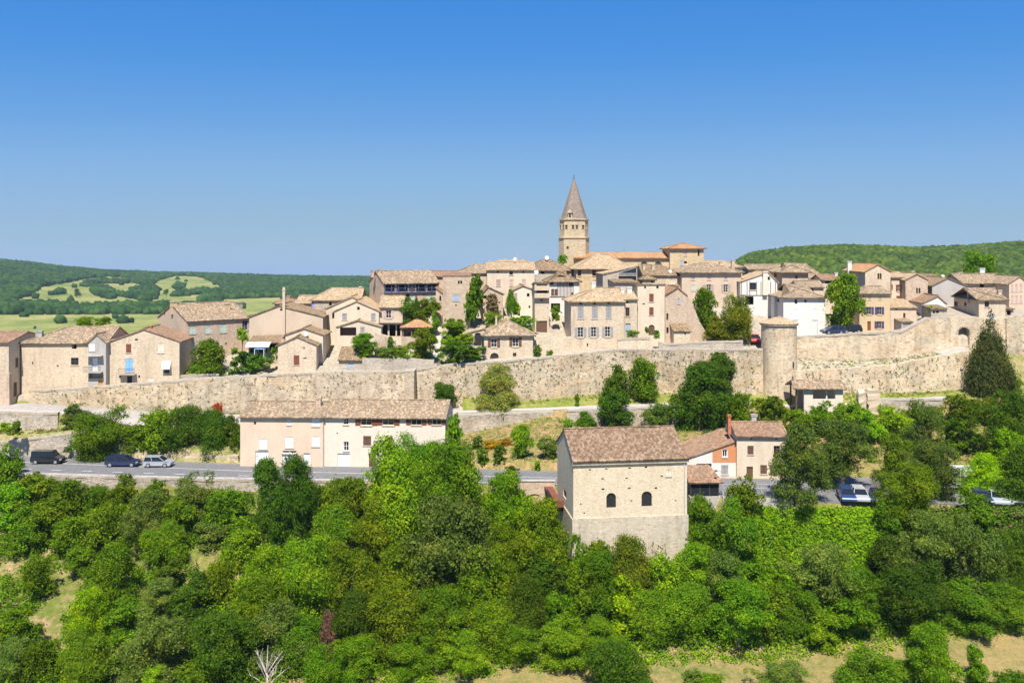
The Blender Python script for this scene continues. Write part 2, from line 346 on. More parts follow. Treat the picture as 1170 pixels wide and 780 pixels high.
ZR = 30.0
RF = line([(u, v, None, ZR) for u, v in ((-400, 537), (0, 540), (200, 545.5), (420, 549), (600, 553.5), (640, 554), (760, 555), (790, 562), (830, 568), (880, 569.5), (950, 574), (1060, 575), (1170, 579), (1500, 588))])
RB = line([(u, v, None, ZR) for u, v in ((-400, 517), (0, 522), (100, 526), (200, 530), (274, 533), (510, 538), (600, 540), (700, 543), (841, 546.5), (900, 547), (1000, 549), (1100, 553), (1170, 556), (1500, 565))])
rows = []
def addrow(y, z, sub, mat, amp): rows.append((np.array(y, float), np.array(z, float), sub, mat, amp))   # sub/mat/amp describe the strip in front of this row
addrow(*const(-80, 4), 1, 0, 0)
addrow(*const(55, 9.5), 8, 0, 0.3)
addrow(*line([(-300, 800, 86), (0, 800, 86), (400, 775, 90), (600, 752, 92.5), (800, 742, 93), (900, 741, 93), (1000, 730, 94), (1170, 702, 97), (1500, 690, 98)]), 16, 0, 0.25)
addrow(*line([(-300, 660, 106), (0, 655, 106), (300, 655, 106), (600, 660, 104), (720, 668, 102), (820, 660, 102), (1000, 655, 102), (1170, 640, 103), (1500, 630, 104)]), 16, 1, 0.55)
zb4 = np.interp(XS, [-80, -40, 0, 15, 28, 45, 60], [27.2, 27.2, 27.0, 26.5, 28.0, 28.9, 29.2])
addrow(RF[0] - 0.8, zb4, 16, 1, 0.5)
addrow(RF[0] - 0.05, np.full_like(XS, ZR - .05), 1, 1, 0)
addrow(RB[0], np.full_like(XS, ZR - .05), 6, 9, 0)
addrow(RB[0] + 1.55, np.full_like(XS, ZR + .02), 2, 3, 0)
def xu(u, y): return (u - U0) / F * y
# wall behind the parked cars (left), bank elsewhere
a_y = RB[0] + 2.0
ztop = lambda u, v, y: CZ - (v - V0) / F * y
wa = [(-400, 505), (0, 504), (60, 497), (100, 491), (112, 503), (150, 512), (262, 513)]
zA = np.interp(XS, [xu(u, 127.5) for u, v in wa] + [xu(274, 126), xu(510, 124), xu(530, 123), xu(600, 122), xu(640, 122), xu(900, 120), xu(1000, 119), xu(1170, 116)],
               [ztop(u, v, 127.5) for u, v in wa] + [30.1, 30.1, 30.6, 31.0, 31.0, 30.2, 31.0, 30.8])
addrow(a_y, zA, 1, 4, 0)
# upper lane (left) / path retaining wall (centre, right): foot and top
wy = np.interp(XS, [-120, -40, -10, 60, 120], [133.5, 133.5, 141, 141, 138])
uB = [(-400, 492), (0, 491), (65, 490.5), (105, 490), (172, 489), (270, 488)]
uT = [(-400, 468), (0, 470.5), (65, 472), (100, 484), (108, 489), (172, 488), (270, 487)]
xc = [xu(u, 141) for u in (500, 520, 560, 600, 623, 640, 655, 690, 760, 800, 850, 905, 1000, 1075, 1100, 1170)]
footv = [500, 497, 489, 481, 474, 474, 482, 488, 488, 486, 476, 486, 474, 463, 470, 474]
topv = [474.5, 473, 471.5, 470, 469.5, 468.5, 468, 466.5, 464, 463, 463, 466, 463, 456, 455, 455]
zf = np.interp(XS, [xu(u, 133.5) for u, v in uB] + xc, [ztop(u, v, 133.5) for u, v in uB] + [ztop(0, v, 141) for v in footv])
zt = np.interp(XS, [xu(u, 133.5) for u, v in uT] + xc, [ztop(u, v, 133.5) for u, v in uT] + [ztop(0, v, 141) for v in topv])
addrow(wy, zf, 8, 4, 0.35)
addrow(wy + 0.45, zt, 1, 4, 0)
zl = np.interp(XS, [-90, -78, -60, -45, -8, 0], [35.9, 35.6, 34.3, 33.8, 34.5, 35])
laneb = np.where(XS < -8, zl, zt + 0.15)
addrow(wy + np.where(XS < -8, 9.5, 2.6), laneb, 3, 5, 0)
# rampart foot
RW = np.interp(XS, [-100, xu(340, 146), xu(471.5, 144.3), xu(473, 147.3), xu(880, 147.3), xu(905, 146), 120], [146, 146, 144.4, 147.3, 147.3, 146, 146])
bv = [(-400, 461), (33, 461), (48, 464), (96, 469), (172, 471), (273, 472), (330, 468), (472, 460), (516, 450), (560, 458), (595, 458), (628, 455), (683, 450), (760, 449), (870, 450), (910, 448), (1000, 447), (1060, 446), (1105, 442), (1130, 443), (1170, 444), (1500, 444)]
zbase = np.interp(XS, [xu(u, 146.7) for u, v in bv], [ztop(u, v, 146.7) for u, v in bv])
addrow(RW, zbase, 5, 6, 0.12)
# rampart tops
tv = [(-400, 447), (33, 446), (103, 441.5), (206, 433.5), (280, 428.5), (387, 424), (470, 423.5), (474, 421.5), (520, 415), (573, 412), (680, 401.5), (700, 398.5), (870, 398)]
TOPL = lambda u: float(np.interp(u, [a for a, b in tv], [b for a, b in tv]))
lt = [(910, 424), (960, 421), (1019, 417), (1060, 409), (1109, 400.5), (1120, 420), (1180, 430), (1500, 430)]     # lower right wall
ut = [(910, 384), (987, 379.5), (1029, 378), (1045, 370), (1060, 362.5), (1095, 362), (1150, 364), (1500, 366)]   # upper right wall
ub = [(910, 407), (960, 410), (1030, 408), (1070, 401), (1095, 394), (1112, 396), (1150, 396), (1500, 398)]       # its foot
right = XS > xu(890, 147)
zTL = np.interp(XS, [xu(u, 146.7) for u, v in tv], [ztop(u, v, 146.7) for u, v in tv]) - 0.9
z13 = np.where(right, np.interp(XS, [xu(u, 146) for u, v in lt], [ztop(u, v, 146) for u, v in lt]) - .35, zbase * .6 + zTL * .4)
z14 = np.where(right, np.interp(XS, [xu(u, 150) for u, v in ub], [ztop(u, v, 150) for u, v in ub]), zbase * .3 + zTL * .7)
z15 = np.where(right, np.interp(XS, [xu(u, 150) for u, v in ut], [ztop(u, v, 150) for u, v in ut]) - .7, zTL)
addrow(RW + np.where(right, 0.5, 0.25), z13, 1, 6, 0)
addrow(RW + np.where(right, 4.0, 0.45), z14, 3, 6, 0.1)
addrow(RW + np.where(right, 4.5, 0.65), z15, 1, 7, 0)
addrow(*uz([(-400, 160, 37), (0, 160, 38), (200, 160, 40), (300, 160, 42), (400, 160, 43), (450, 160, 44.5), (520, 160, 46), (600, 160, 46), (690, 160, 45), (780, 160, 44.8), (850, 160, 46.5), (890, 160, 45.3), (1000, 160, 45.8), (1035, 160, 46.2), (1075, 160, 48.5), (1100, 160, 49), (1500, 160, 47)]), 4, 7, 0.1)
addrow(*uz([(-400, 188, 36), (0, 188, 37), (200, 188, 42), (400, 188, 47.5), (500, 188, 53), (650, 188, 56.5), (800, 188, 55), (900, 188, 52), (1000, 188, 51.5), (1150, 188, 51), (1500, 188, 46)]), 4, 7, 0.2)
addrow(*uz([(-400, 222, 24), (200, 222, 30), (500, 222, 46), (650, 222, 49), (900, 222, 45), (1150, 222, 44), (1500, 222, 36)]), 4, 2, 0.3)
addrow(*const(330, -5), 8, 2, 0.5)
YR = np.array([r[0] for r in rows]); ZRW = np.array([r[1] for r in rows])
for k in range(1, len(YR)): YR[k] = np.maximum(YR[k], YR[k - 1] + 0.02)
def tz(x, y):
    f = min(max((x - XS[0]) / 1.0, 0), len(XS) - 1.001); i = int(f); f -= i
    ys = YR[:, i] * (1 - f) + YR[:, i + 1] * f; zs = ZRW[:, i] * (1 - f) + ZRW[:, i + 1] * f
    return float(np.interp(y, ys, zs))
def row_y(k, x): return float(np.interp(x, XS, YR[k]))
def row_z(k, x): return float(np.interp(x, XS, ZRW[k]))

mb = MB(); prev = None
TM = ['meadow', 'forest_soil', 'far_ground', 'village_ground', 'bank_soil', 'dry_bank', 'lawn', 'village_ground', 'lane_gravel', 'asphalt']
cols = XS
for k in range(len(rows)):
    if k == 0:
        prev = [mb.vert((x, YR[0][i], ZRW[0][i])) for i, x in enumerate(cols)]; continue
    sub, mi, amp = rows[k][2], rows[k][3], rows[k][4]
    for j in range(1, sub + 1):
        t = j / sub; cur = []
        for i, x in enumerate(cols):
            y = YR[k - 1][i] * (1 - t) + YR[k][i] * t; z = ZRW[k - 1][i] * (1 - t) + ZRW[k][i] * t
            if amp and 0 < t < 1:
                z += amp * (mnoise.noise((x * .16, y * .16, 3.1)) + .5 * mnoise.noise((x * .5, y * .5, 1.7))) * min(1, 4 * t * (1 - t) + .2)
            cur.append(mb.vert((x, y, z)))
        for i in range(len(cols) - 1):
            m_ = mi
            xm = cols[i]
            if mi == 3: m_ = 9 if xm < xu(640, 120) or xm > xu(900, 120) else 3
            if mi == 4 and xm < xu(500, 138): m_ = 5
            if mi == 5: m_ = 8 if xm < -8 else 6
            if k == 14 and mi == 6: m_ = 7
            if k in (13, 14) and xm > xu(1112, 148): m_ = 5
            if mi == 6 and xm < -20 and k == 12: m_ = 5 if xm < -30 else 6
            mb.face((prev[i], prev[i + 1], cur[i + 1], cur[i]), m_)
        prev = cur
ground = mb.build('hillside', TM); tag(ground, kind='structure')
for p in ground.data.polygons: p.use_smooth = True

# the road surface, its edge line and dashes: sheets a few mm above the bed
def strip(name, mat, xs, yf, yb, z, kind='structure', zfun=None):
    m = MB(); a = []
    for x in xs:
        a.append(tuple(m.vert((x, y_, zfun(x, y_) if zfun else z)) for y_ in np.linspace(yf(x), yb(x), 4)))
    for p, q in zip(a, a[1:]):
        for j in range(3): m.face((p[j], q[j], q[j + 1], p[j + 1]))
    o = m.build(name, mat); tag(o, kind=kind); return o
rfy = lambda x: float(np.interp(x, XS, RF[0])); rby = lambda x: float(np.interp(x, XS, RB[0]))
xr = np.arange(-250, 251, 1.0)
strip('road', 'asphalt', xr, lambda x: rfy(x) + .02, lambda x: rby(x) - .02, ZR + 0.004)
strip('road_edge_line', 'line_white', np.arange(-78, 18, 1.0), lambda x: rfy(x) + .45, lambda x: rfy(x) + .58, ZR + 0.010)
strip('road_edge_line', 'line_white', np.arange(-250, 18, 1.0), lambda x: rby(x) - 2.25, lambda x: rby(x) - 2.15, ZR + 0.010)
md = MB()
for x in np.arange(-100, 16, 4.5):
    y = rfy(x) * .62 + (rby(x) - 2.2) * .38; y2 = rfy(x + 1.5) * .62 + (rby(x + 1.5) - 2.2) * .38
    md.poly([(x, y - .06, ZR + .009), (x + 1.5, y2 - .06, ZR + .009), (x + 1.5, y2 + .06, ZR + .009), (x, y + .06, ZR + .009)])
tag(md.build('road_centre_dashes', 'line_white'), kind='structure')
strip('path', 'concrete_pale', np.arange(xu(512, 142), xu(1085, 142), 1.0), lambda x: row_y(10, x) + .05, lambda x: row_y(10, x) + 1.7, 0, zfun=lambda x, y: tz(x, y) + .05)
strip('gate_ramp', 'lane_gravel', np.arange(xu(1072, 148), xu(1108, 149), .8), lambda x: row_y(13, x) + .6, lambda x: row_y(14, x) - .5, 0, zfun=lambda x, y: tz(x, y) + .10)

# ------------------------------------------------------------------ far country
def sstep(a, b, x):
    t = np.clip((x - a) / (b - a), 0, 1); return t * t * (3 - 2 * t)
VL = ([-900, -300, 0, 30, 60, 120, 180, 250, 420, 600, 900, 1300, 2200], [288, 292, 300, 303, 308, 314, 316, 316, 318, 320, 320, 312, 305])
VRt = ([780, 815, 835, 860, 900, 960, 1000, 1050, 1100, 1170, 1400, 2000], [345, 318, 304, 294, 288, 285, 286, 288, 286, 281, 274, 270])
def farz(x, y):
    u = U0 + F * x / y
    zl_ = CZ - (np.interp(u, *VL) - V0) / F * 2000
    s = np.clip((y - 950) / 1050, 0, 1)
    z = -5 + (zl_ + 5) * (s ** 1.35)  - 130 * sstep(2000, 3600, y)
    z = z + 4 * np.sin(x * .006 + 1) * sstep(900, 1200, y)
    zr_ = CZ - (np.interp(u, *VRt) - V0) / F * 850
    w = sstep(350, 850, y) * (1 - .7 * sstep(850, 1500, y)) * sstep(770, 850, u)
    return np.where(w > 0, np.maximum(z, -5 + (zr_ + 5) * w), z)
ua = np.linspace(-1.9, 1.9, 281); yy = np.concatenate([np.array([300, 330]), np.geomspace(360, 4200, 90)])
m = MB(); g = []
for y in yy:
    Xr = ua * y; Zr = farz(Xr, np.full_like(Xr, y))
    if y < 331: Zr = Zr - (0.6 if y > 310 else 3)
    g.append([m.vert((a, y, b)) for a, b in zip(Xr, Zr)])
for a, b in zip(g, g[1:]):
    for i in range(len(ua) - 1): m.face((a[i], a[i + 1], b[i + 1], b[i]))
o = m.build('hills', 'far_ground'); tag(o, kind='structure')
for p in o.data.polygons: p.use_smooth = True

def inpoly(px, py, poly):
    c = np.zeros(px.shape, bool); j = len(poly) - 1
    for i in range(len(poly)):
        xi, yi = poly[i]; xj, yj = poly[j]
        c ^= ((yi > py) != (yj > py)) & (px < (xj - xi) * (py - yi) / (yj - yi + 1e-9) + xi); j = i
    return c
FIELDS = [[(10, 346), (34, 338), (46, 328), (81, 322), (95, 319), (122, 316), (150, 318), (152, 324), (170, 326), (183, 320), (200, 315), (226, 316), (249, 324), (256, 331), (237, 335), (233, 340), (250, 343), (275, 341), (320, 340), (345, 352), (262, 352), (258, 350), (185, 350), (139, 350), (95, 353), (60, 348), (25, 349)],
          [(-400, 361), (186, 359), (330, 349), (330, 420), (-400, 420)]]
CLUMPS = [[(103, 334), (106, 329), (118, 329), (131, 334), (131, 341), (124, 342), (112, 338)], [(146, 340), (152, 331), (168, 328), (181, 332), (178, 342), (160, 344)],
          [(228, 346), (232, 340), (252, 341), (252, 348)], [(134, 339), (134, 336), (146, 337), (146, 340)], [(58, 337), (66, 333), (74, 335), (70, 339)], [(196, 329), (203, 325), (211, 328), (204, 332)], [(196, 339), (206, 335), (236, 332), (237, 335), (208, 339)], [(96, 325), (120, 321), (146, 322), (146, 324), (121, 324), (97, 328)], [(-20, 372), (70, 369), (70, 371), (-20, 375)], [(90, 374), (150, 368), (152, 370), (92, 377)]]
def woods(name, label, n, ylo, yhi, ulo, uhi, size, right=False, mat='leaf_far', seed=1):
    r = np.random.default_rng(seed)
    y = np.sqrt(r.uniform(ylo ** 2, yhi ** 2, n)); u = r.uniform(ulo, uhi, n); x = (u - U0) / F * y
    z = farz(x, y); v = V0 + F * (CZ - z) / y
    if not right:
        op = np.zeros(n, bool)
        for P in FIELDS: op |= inpoly(u, v, P)
        for P in CLUMPS: op &= ~inpoly(u, v, P)
        keep = (~op | (r.random(n) < .0035)) & (y > 820)
        y, x, z = y[keep], x[keep], z[keep]
    n = len(y)
    import bmesh
    bm = bmesh.new(); bmesh.ops.create_icosphere(bm, subdivisions=2, radius=1)
    tv_ = np.array([q.co for q in bm.verts]); tf = np.array([[q.index for q in f.verts] for f in bm.faces]); bm.free()
    nv = len(tv_)
    s = r.uniform(.65, 1.25, n) * size * .5
    P = tv_[None] * (1 + r.normal(0, .2, (n, nv, 1)))
    P = P * s[:, None, None] * np.array([1, 1, 1.0]) ; P[:, :, 2] += (s * .55)[:, None]
    P += np.stack([x, y, z], 1)[:, None]
    FF = (tf[None] + (np.arange(n) * nv)[:, None, None]).reshape(-1, 3)
    me = bpy.data.meshes.new(name); me.vertices.add(n * nv); me.vertices.foreach_set('co', P.reshape(-1))
    me.loops.add(FF.size); me.loops.foreach_set('vertex_index', FF.reshape(-1)); me.polygons.add(len(FF)); me.polygons.foreach_set('loop_start', np.arange(len(FF)) * 3); me.polygons.foreach_set('loop_total', np.full(len(FF), 3))
    me.update(); me.validate(); me.materials.append(MATS[mat])
    o = bpy.data.objects.new(name, me); COL.objects.link(o); tag(o, label, 'woods', None, 'stuff'); return o
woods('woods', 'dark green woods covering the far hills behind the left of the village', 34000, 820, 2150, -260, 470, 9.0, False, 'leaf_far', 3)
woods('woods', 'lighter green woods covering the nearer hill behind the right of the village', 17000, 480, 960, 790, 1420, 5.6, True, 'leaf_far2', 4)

strip('garden_steps', 'concrete_pale', np.linspace(xu(495.5, 155), xu(503, 155), 3), lambda x: 149.2, lambda x: 163, 0, zfun=lambda x, y: tz(x, y) + .12)
# ------------------------------------------------------------------ houses
def arch_poly(a0, a1, z0, z1, n=8):
    r = (a1 - a0) / 2; zc = z1 - r * .9; c = (a0 + a1) / 2
    return [(a0, z0), (a1, z0)] + [(c + r * math.cos(t), zc + r * .9 * math.sin(t)) for t in np.linspace(0, math.pi, n)]

def tile_slope(mb, pts, mi=0, pitch=0.24, h=0.055, sag=0.07, thick=0.10):
    """a slope of canal tiles on the convex polygon pts (first edge = the eave, left to right seen from outside)"""
    P = [Vector(p) for p in pts]; o = P[0]; s = (P[1] - P[0]).normalized()
    n = None
    for k in range(2, len(P)):
        n = s.cross(P[k] - o)
        if n.length > 1e-4: break
    n.normalize()
    if n.z < 0: n = -n
    t = n.cross(s); 
    Q = [((p - o).dot(s), (p - o).dot(t)) for p in P]
    smin = min(q[0] for q in Q); smax = max(q[0] for q in Q); k = len(Q)
    ns = max(4, int((smax - smin) / pitch * 4)); prev = None; seed = rng.uniform(0, 99)
    tmax_all = max(q[1] for q in Q); nt_ = max(2, min(7, int(tmax_all / 1.0)))
    for i in range(ns + 1):
        a = smin + (smax - smin) * i / ns; a = min(max(a, smin + 1e-4), smax - 1e-4); ts = []
        for j in range(k):
            (s0, t0), (s1, t1) = Q[j], Q[(j + 1) % k]
            if (s0 - a) * (s1 - a) <= 0 and abs(s1 - s0) > 1e-9: ts.append(t0 + (t1 - t0) * (a - s0) / (s1 - s0))
        if len(ts) < 2: prev = None; continue
        ta, tb = min(ts), max(ts); wv = h * abs(math.sin(math.pi * a / pitch)) ** .7; cur = []
        for j in range(nt_ + 1):
            tt = ta + (tb - ta) * j / nt_
            sg = sag * (mnoise.noise((a * .5 + seed, tt * .5, seed)) - .6 * math.sin(math.pi * j / nt_))
            p = o + s * a + t * tt + n * (wv + sg + .03)
            cur.append((mb.vert(p), (a, tt)))
        if prev:
            for j in range(nt_):
                A, B, C, D = prev[j], cur[j], cur[j + 1], prev[j + 1]
                mb.face((A[0], B[0], C[0], D[0]), mi, [A[1], B[1], C[1], D[1]])
        prev = cur
    # boarded underside and edge
    top = [mb.vert(p + n * .02) for p in P]; bot = [mb.vert(p - n * thick) for p in P]
    mb.face(bot[::-1], mi, [Q[j] for j in range(k)][::-1])
    for j in range(k):
        jj = (j + 1) % k; mb.face((bot[j], bot[jj], top[jj], top[j]), mi, [Q[j], Q[jj], Q[jj], Q[j]])

def ridge_cap(mb, a, b, r=0.14, mi=0):
    a, b = Vector(a), Vector(b); k = max(2, int((b - a).length / .45)); d = (b - a).normalized(); side = d.cross(Vector((0, 0, 1))).normalized(); up = side.cross(d)
    if up.z < 0: up = -up
    for i in range(k):
        p0 = a + (b - a) * i / k; p1 = a + (b - a) * (i + 1.08) / k; rr = []
        uvv = (i * .39 + .1, 77 + i * .55)
        for p, r_ in ((p0, r * 1.08), (p1, r * .92)):
            rr.append([mb.vert(p + side * r_ * math.cos(t) + up * (r_ * math.sin(t) * .8 + .03)) for t in np.linspace(0, math.pi, 6)])
        for j in range(5): mb.face((rr[0][j], rr[0][j + 1], rr[1][j + 1], rr[1][j]), mi, [uvv] * 4)

class House: pass
def facade(mb, outer, holes, to3, inward, depth=0.22, mi=0):
    """planar wall with real openings and reveals; to3 maps (a, z) to local 3D"""
    polys = [[Vector((a, z, 0)) for a, z in outer]] + [[Vector((a, z, 0)) for a, z in h] for h in holes]
    flat = [p for pl in polys for p in pl]; ids = [mb.vert(to3(p.x, p.y)) for p in flat]
    nref = -Vector(inward)
    for tri in tessellate_polygon(polys):
        q = [ids[t] for t in tri]
        a, b, c = (Vector(mb.v[i]) for i in q)
        if (b - a).cross(c - a).dot(nref) < 0: q = q[::-1]
        if (b - a).cross(c - a).length > 1e-7: mb.face(q, mi)
    k = len(outer); inv = Vector(inward) * depth
    for h in holes:
        r0 = ids[k:k + len(h)]; k += len(h)
        r1 = [mb.vert(Vector(mb.v[i]) + inv) for i in r0]
        for j in range(len(h)): mb.face((r0[j], r0[(j + 1) % len(h)], r1[(j + 1) % len(h)], r1[j]), mi)

def house(name, cat, label, ul, ur, Y, vb, ve, d, rot=0.0, roof='x', rise=2.0, hl=0.0, hr=0.0, rf=0.5, o=0.38, g=0.18, wall='stone_cream', tile='tile_mix',
          win=(), chim=(), group=None, cornice=True, below=3.5, vbe=None, extra=None, pitch=0.24, dishes=(), sides=None, cut=None, vr=None):
    th = R(rot); X0 = (ul - U0) / F * Y; a = (ur - U0) / F
    w = (a * Y - X0) / (math.cos(th) - a * math.sin(th))
    zb = CZ - (vb - V0) / F * Y; ze = CZ - (ve - V0) / F * Y; he = ze - zb
    if vr is not None:
        yr = Y if roof == 'y' else (Y + d * math.cos(th) if roof in ('shed', 'shedb') else (Y if roof in ('shedl', 'shedr') else Y + rf * d * math.cos(th)))
        rise = CZ - (vr - V0) / F * yr - ze
        if roof in ('shedb', 'shedr'): rise = -rise
        rise = max(rise, .35)
    root = thing(name, label, cat, (X0, Y, zb), th, group)
    Hs = House(); Hs.root = root; Hs.w, Hs.d, Hs.he, Hs.zb, Hs.rise = w, d, he, zb, rise
    O = Vector((X0, Y, zb)); ex = Vector((math.cos(th), math.sin(th), 0)); ey = Vector((-math.sin(th), math.cos(th), 0))
    def pick(face, u, v):
        dr = Vector(((u - U0) / F, 1, -(v - V0) / F)); cam = Vector((0, 0, CZ))
        if face == 'F': n_, off = ey, 0
        elif face == 'B': n_, off = ey, d
        elif face == 'L': n_, off = ex, 0
        elif face == 'R': n_, off = ex, w
        else: n_, off = ey, face          # a plane parallel to the front, face metres back
        t = (n_.dot(O - cam) + off) / n_.dot(dr); p = cam + dr * t - O
        return (p.dot(ey) if face in ('L', 'R') else p.dot(ex)), p.z
    Hs.pick = pick
    to3 = {'F': lambda a, z: (a, 0, z), 'B': lambda a, z: (a, d, z), 'L': lambda a, z: (0, a, z), 'R': lambda a, z: (w, a, z)}
    inw = {'F': (0, 1, 0), 'B': (0, -1, 0), 'L': (1, 0, 0), 'R': (-1, 0, 0)}
    Hs.to3, Hs.inw = to3, inw
    ax = 'y' if roof == 'y' else 'x'
    if ax == 'x': L_, D_, mp = w, d, (lambda p, q, z: (p, q, z)); gables = {'L': hl == 0, 'R': hr == 0}
    else: L_, D_, mp = d, w, (lambda p, q, z: (w - q, p, z)); gables = {'F': hl == 0, 'B': hr == 0}
    # wall outlines
    out = {}
    for f, W in (('F', w), ('B', w), ('L', d), ('R', d)):
        top = [(W, he), (0, he)]
        if roof in ('x', 'y') and gables.get(f):
            apex = rf * W if not (roof == 'y') else (1 - rf) * W
            top = [(W, he), (apex, he + rise), (0, he)]
        if roof == 'shed':      # low front, high back
            if f == 'B': top = [(W, he + rise), (0, he + rise)]
            if f in 'LR': top = [(W, he + rise), (0, he)]
        if roof == 'shedb' :    # high front, low back
            if f == 'B': top = [(W, he - rise), (0, he - rise)]
            if f in 'LR': top = [(W, he - rise), (0, he)]
        if roof == 'shedl':     # low left, high right
            if f == 'R': top = [(W, he + rise), (0, he + rise)]
            if f in 'FB': top = [(W, he + rise), (0, he)]
        if roof == 'shedr':
            if f == 'R': top = [(W, he - rise), (0, he - rise)]
            if f in 'FB': top = [(W, he - rise), (0, he)]
        if cut and f in cut: top = cut[f](W, he)
        out[f] = [(0, -below), (W, -below)] + top
    holes = {f: [] for f in 'FBLR'}; jobs = []
    for wd in win:
        kind, u0, v0, u1, v1 = wd[:5]; colr = wd[5] if len(wd) > 5 else None; f = wd[6] if len(wd) > 6 else 'F'
        a0, z1 = pick(f, u0, v0); a1, z0 = pick(f, u1, v1)
        if f == 'L' : pass
        if a0 > a1: a0, a1 = a1, a0
        W = w if f in 'FB' else d
        fa0, fa1 = a0, a1
        if kind == 'ws':
            k = (a1 - a0) * .25; a0 += k; a1 -= k
        a0 = max(a0, .05); a1 = min(a1, W - .05); z0 = max(z0, -below + .1)
        tp = out[f][2:][::-1]
        tz_ = min(float(np.interp(q, [p[0] for p in tp], [p[1] for p in tp])) for q in (a0, a1))
        z1 = min(z1, tz_ - .12)
        if a1 - a0 < .12 or z1 - z0 < .12: continue
        jobs.append((kind, f, a0, a1, z0, z1, colr, fa0, fa1))
        holes[f].append(arch_poly(a0, a1, z0, z1) if kind in ('arch', 'archd') else [(a0, z0), (a1, z0), (a1, z1), (a0, z1)])
    mb = MB()
    for f in 'FBLR':
        if sides and f not in sides: continue
        facade(mb, out[f], holes[f], to3[f], inw[f])
    for f in 'FBLR':     # deep small openings: a recess whose back face is coloured dark to deepen its shade
        for kind, ff, a0, a1, z0, z1, colr, fa0, fa1 in jobs:
            if ff == f and kind == 'h':
                iv = Vector(inw[f]); q0 = [Vector(to3[f](a, z)) for a, z in ((a0, z0), (a1, z0), (a1, z1), (a0, z1))]
                b0 = [mb.vert(p + iv * .2) for p in q0]; b1 = [mb.vert(p + iv * .9) for p in q0]
                for j in range(4): mb.face((b0[j], b0[(j + 1) % 4], b1[(j + 1) % 4], b1[j]), 0)
                mb.face(b1, 1)
    wo = mb.build('wall', [wall, 'paint_dark'], root); Hs.wall = wo
    for kind, f, a0, a1, z0, z1, colr, fa0, fa1 in jobs:
        if kind == 'h': continue
        iv = Vector(inw[f]); T = to3[f]; colr = colr or ('white' if kind in ('w', 'ws') else 'brown')
        def bar(m, p0, p1, q0, q1, d0, d1, mi=0):
            A = Vector(T(p0, q0)) + iv * d0; B = Vector(T(p1, q1)) + iv * d1
            m.box(min(A.x, B.x), min(A.y, B.y), min(A.z, B.z), max(A.x, B.x), max(A.y, B.y), max(A.z, B.z), mi)
        if kind in ('w', 'ws', 'wd', 'arch'):
            fcol = ('cream' if colr != 'navy' else 'pinkgrey') if kind == 'ws' else colr
            m = MB(); fw = min(.065, (a1 - a0) * .1)
            for p0, p1, q0, q1 in ((a0, a0 + fw, z0, z1), (a1 - fw, a1, z0, z1), (a0 + fw, a1 - fw, z1 - fw, z1), (a0 + fw, a1 - fw, z0, z0 + fw)): bar(m, p0, p1, q0, q1, .13, .20)
            c = (a0 + a1) / 2
            if a1 - a0 > .6: bar(m, c - fw * .5, c + fw * .5, z0 + fw, z1 - fw, .135, .19)
            if z1 - z0 > 1.0 and kind != 'arch':
                for q in ((.36, .68) if z1 - z0 > 1.5 else (.5,)):
                    zz = z0 + (z1 - z0) * q
                    bar(m, a0 + fw, c - fw * .5, zz - .02, zz + .02, .14, .185); bar(m, c + fw * .5, a1 - fw, zz - .02, zz + .02, .14, .185)
            if z0 > -.5 and kind != 'arch': bar(m, a0 - .12, a1 + .12, z0 - .12, z0 - .003, -.10, .12, 1)
            wn = m.build('window', ['paint_' + fcol, 'stone_cream'], root)
            m = MB(); m.poly([Vector(T(a, z)) + iv * .215 for a, z in ((a0, z0), (a1, z0), (a1, z1), (a0, z1))]); m.build('pane', 'glass', wn)
            if kind == 'ws':
                for side in (-1, 1):
                    s0, s1 = (fa0, a0 - .02) if side < 0 else (a1 + .02, fa1)
                    m = MB(); bar(m, s0, s1, z0, z1, -.055, -.012)
                    for q in (.2, .8): bar(m, s0 + .03, s1 - .03, z0 + (z1 - z0) * q - .05, z0 + (z1 - z0) * q + .05, -.085, -.056)
                    m.build('shutter', 'paint_' + colr, wn)
        elif kind == 's':
            c = (a0 + a1) / 2; sh = None
            for s0, s1 in ((a0, c - .012), (c + .012, a1)):
                m = MB(); bar(m, s0, s1, z0, z1, .05, .10)
                for q in (.2, .8): bar(m, s0 + .04, s1 - .04, z0 + (z1 - z0) * q - .05, z0 + (z1 - z0) * q + .05, .02, .049)
                m.build('shutter', 'paint_' + colr, root)
            m = MB(); bar(m, a0 - .1, a1 + .1, z0 - .12, z0 - .003, -.08, .1); m.build('window_sill', 'concrete_pale', root)
        elif kind in ('d', 'g', 'archd'):
            m = MB(); m.poly([Vector(T(a, z)) + iv * .2 for a, z in ((a0, z0), (a1, z0), (a1, z1), (a0, z1))])
            k = max(2, int((a1 - a0) / .35))
            for j in range(k):
                p0 = a0 + (a1 - a0) * j / k + .02; p1 = a0 + (a1 - a0) * (j + 1) / k - .02; bar(m, p0, p1, z0, z1 - (.25 * 0), .15, .195)
            dr = m.build('garage_door' if kind == 'g' else 'door', 'paint_' + colr, root)
            if kind == 'd':
                m = MB(); bar(m, a0 + .1, a0 + .2, z0 + .95, z0 + 1.1, .08, .149); m.build('handle', 'iron', dr)
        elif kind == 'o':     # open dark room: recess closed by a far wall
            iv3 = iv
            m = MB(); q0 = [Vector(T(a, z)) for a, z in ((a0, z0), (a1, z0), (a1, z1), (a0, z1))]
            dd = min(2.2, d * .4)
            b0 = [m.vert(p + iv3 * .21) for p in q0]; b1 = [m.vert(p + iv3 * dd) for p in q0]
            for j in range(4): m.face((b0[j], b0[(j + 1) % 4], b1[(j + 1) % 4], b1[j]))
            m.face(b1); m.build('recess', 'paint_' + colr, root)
    # roof
    rb = MB(); zr = he + rise
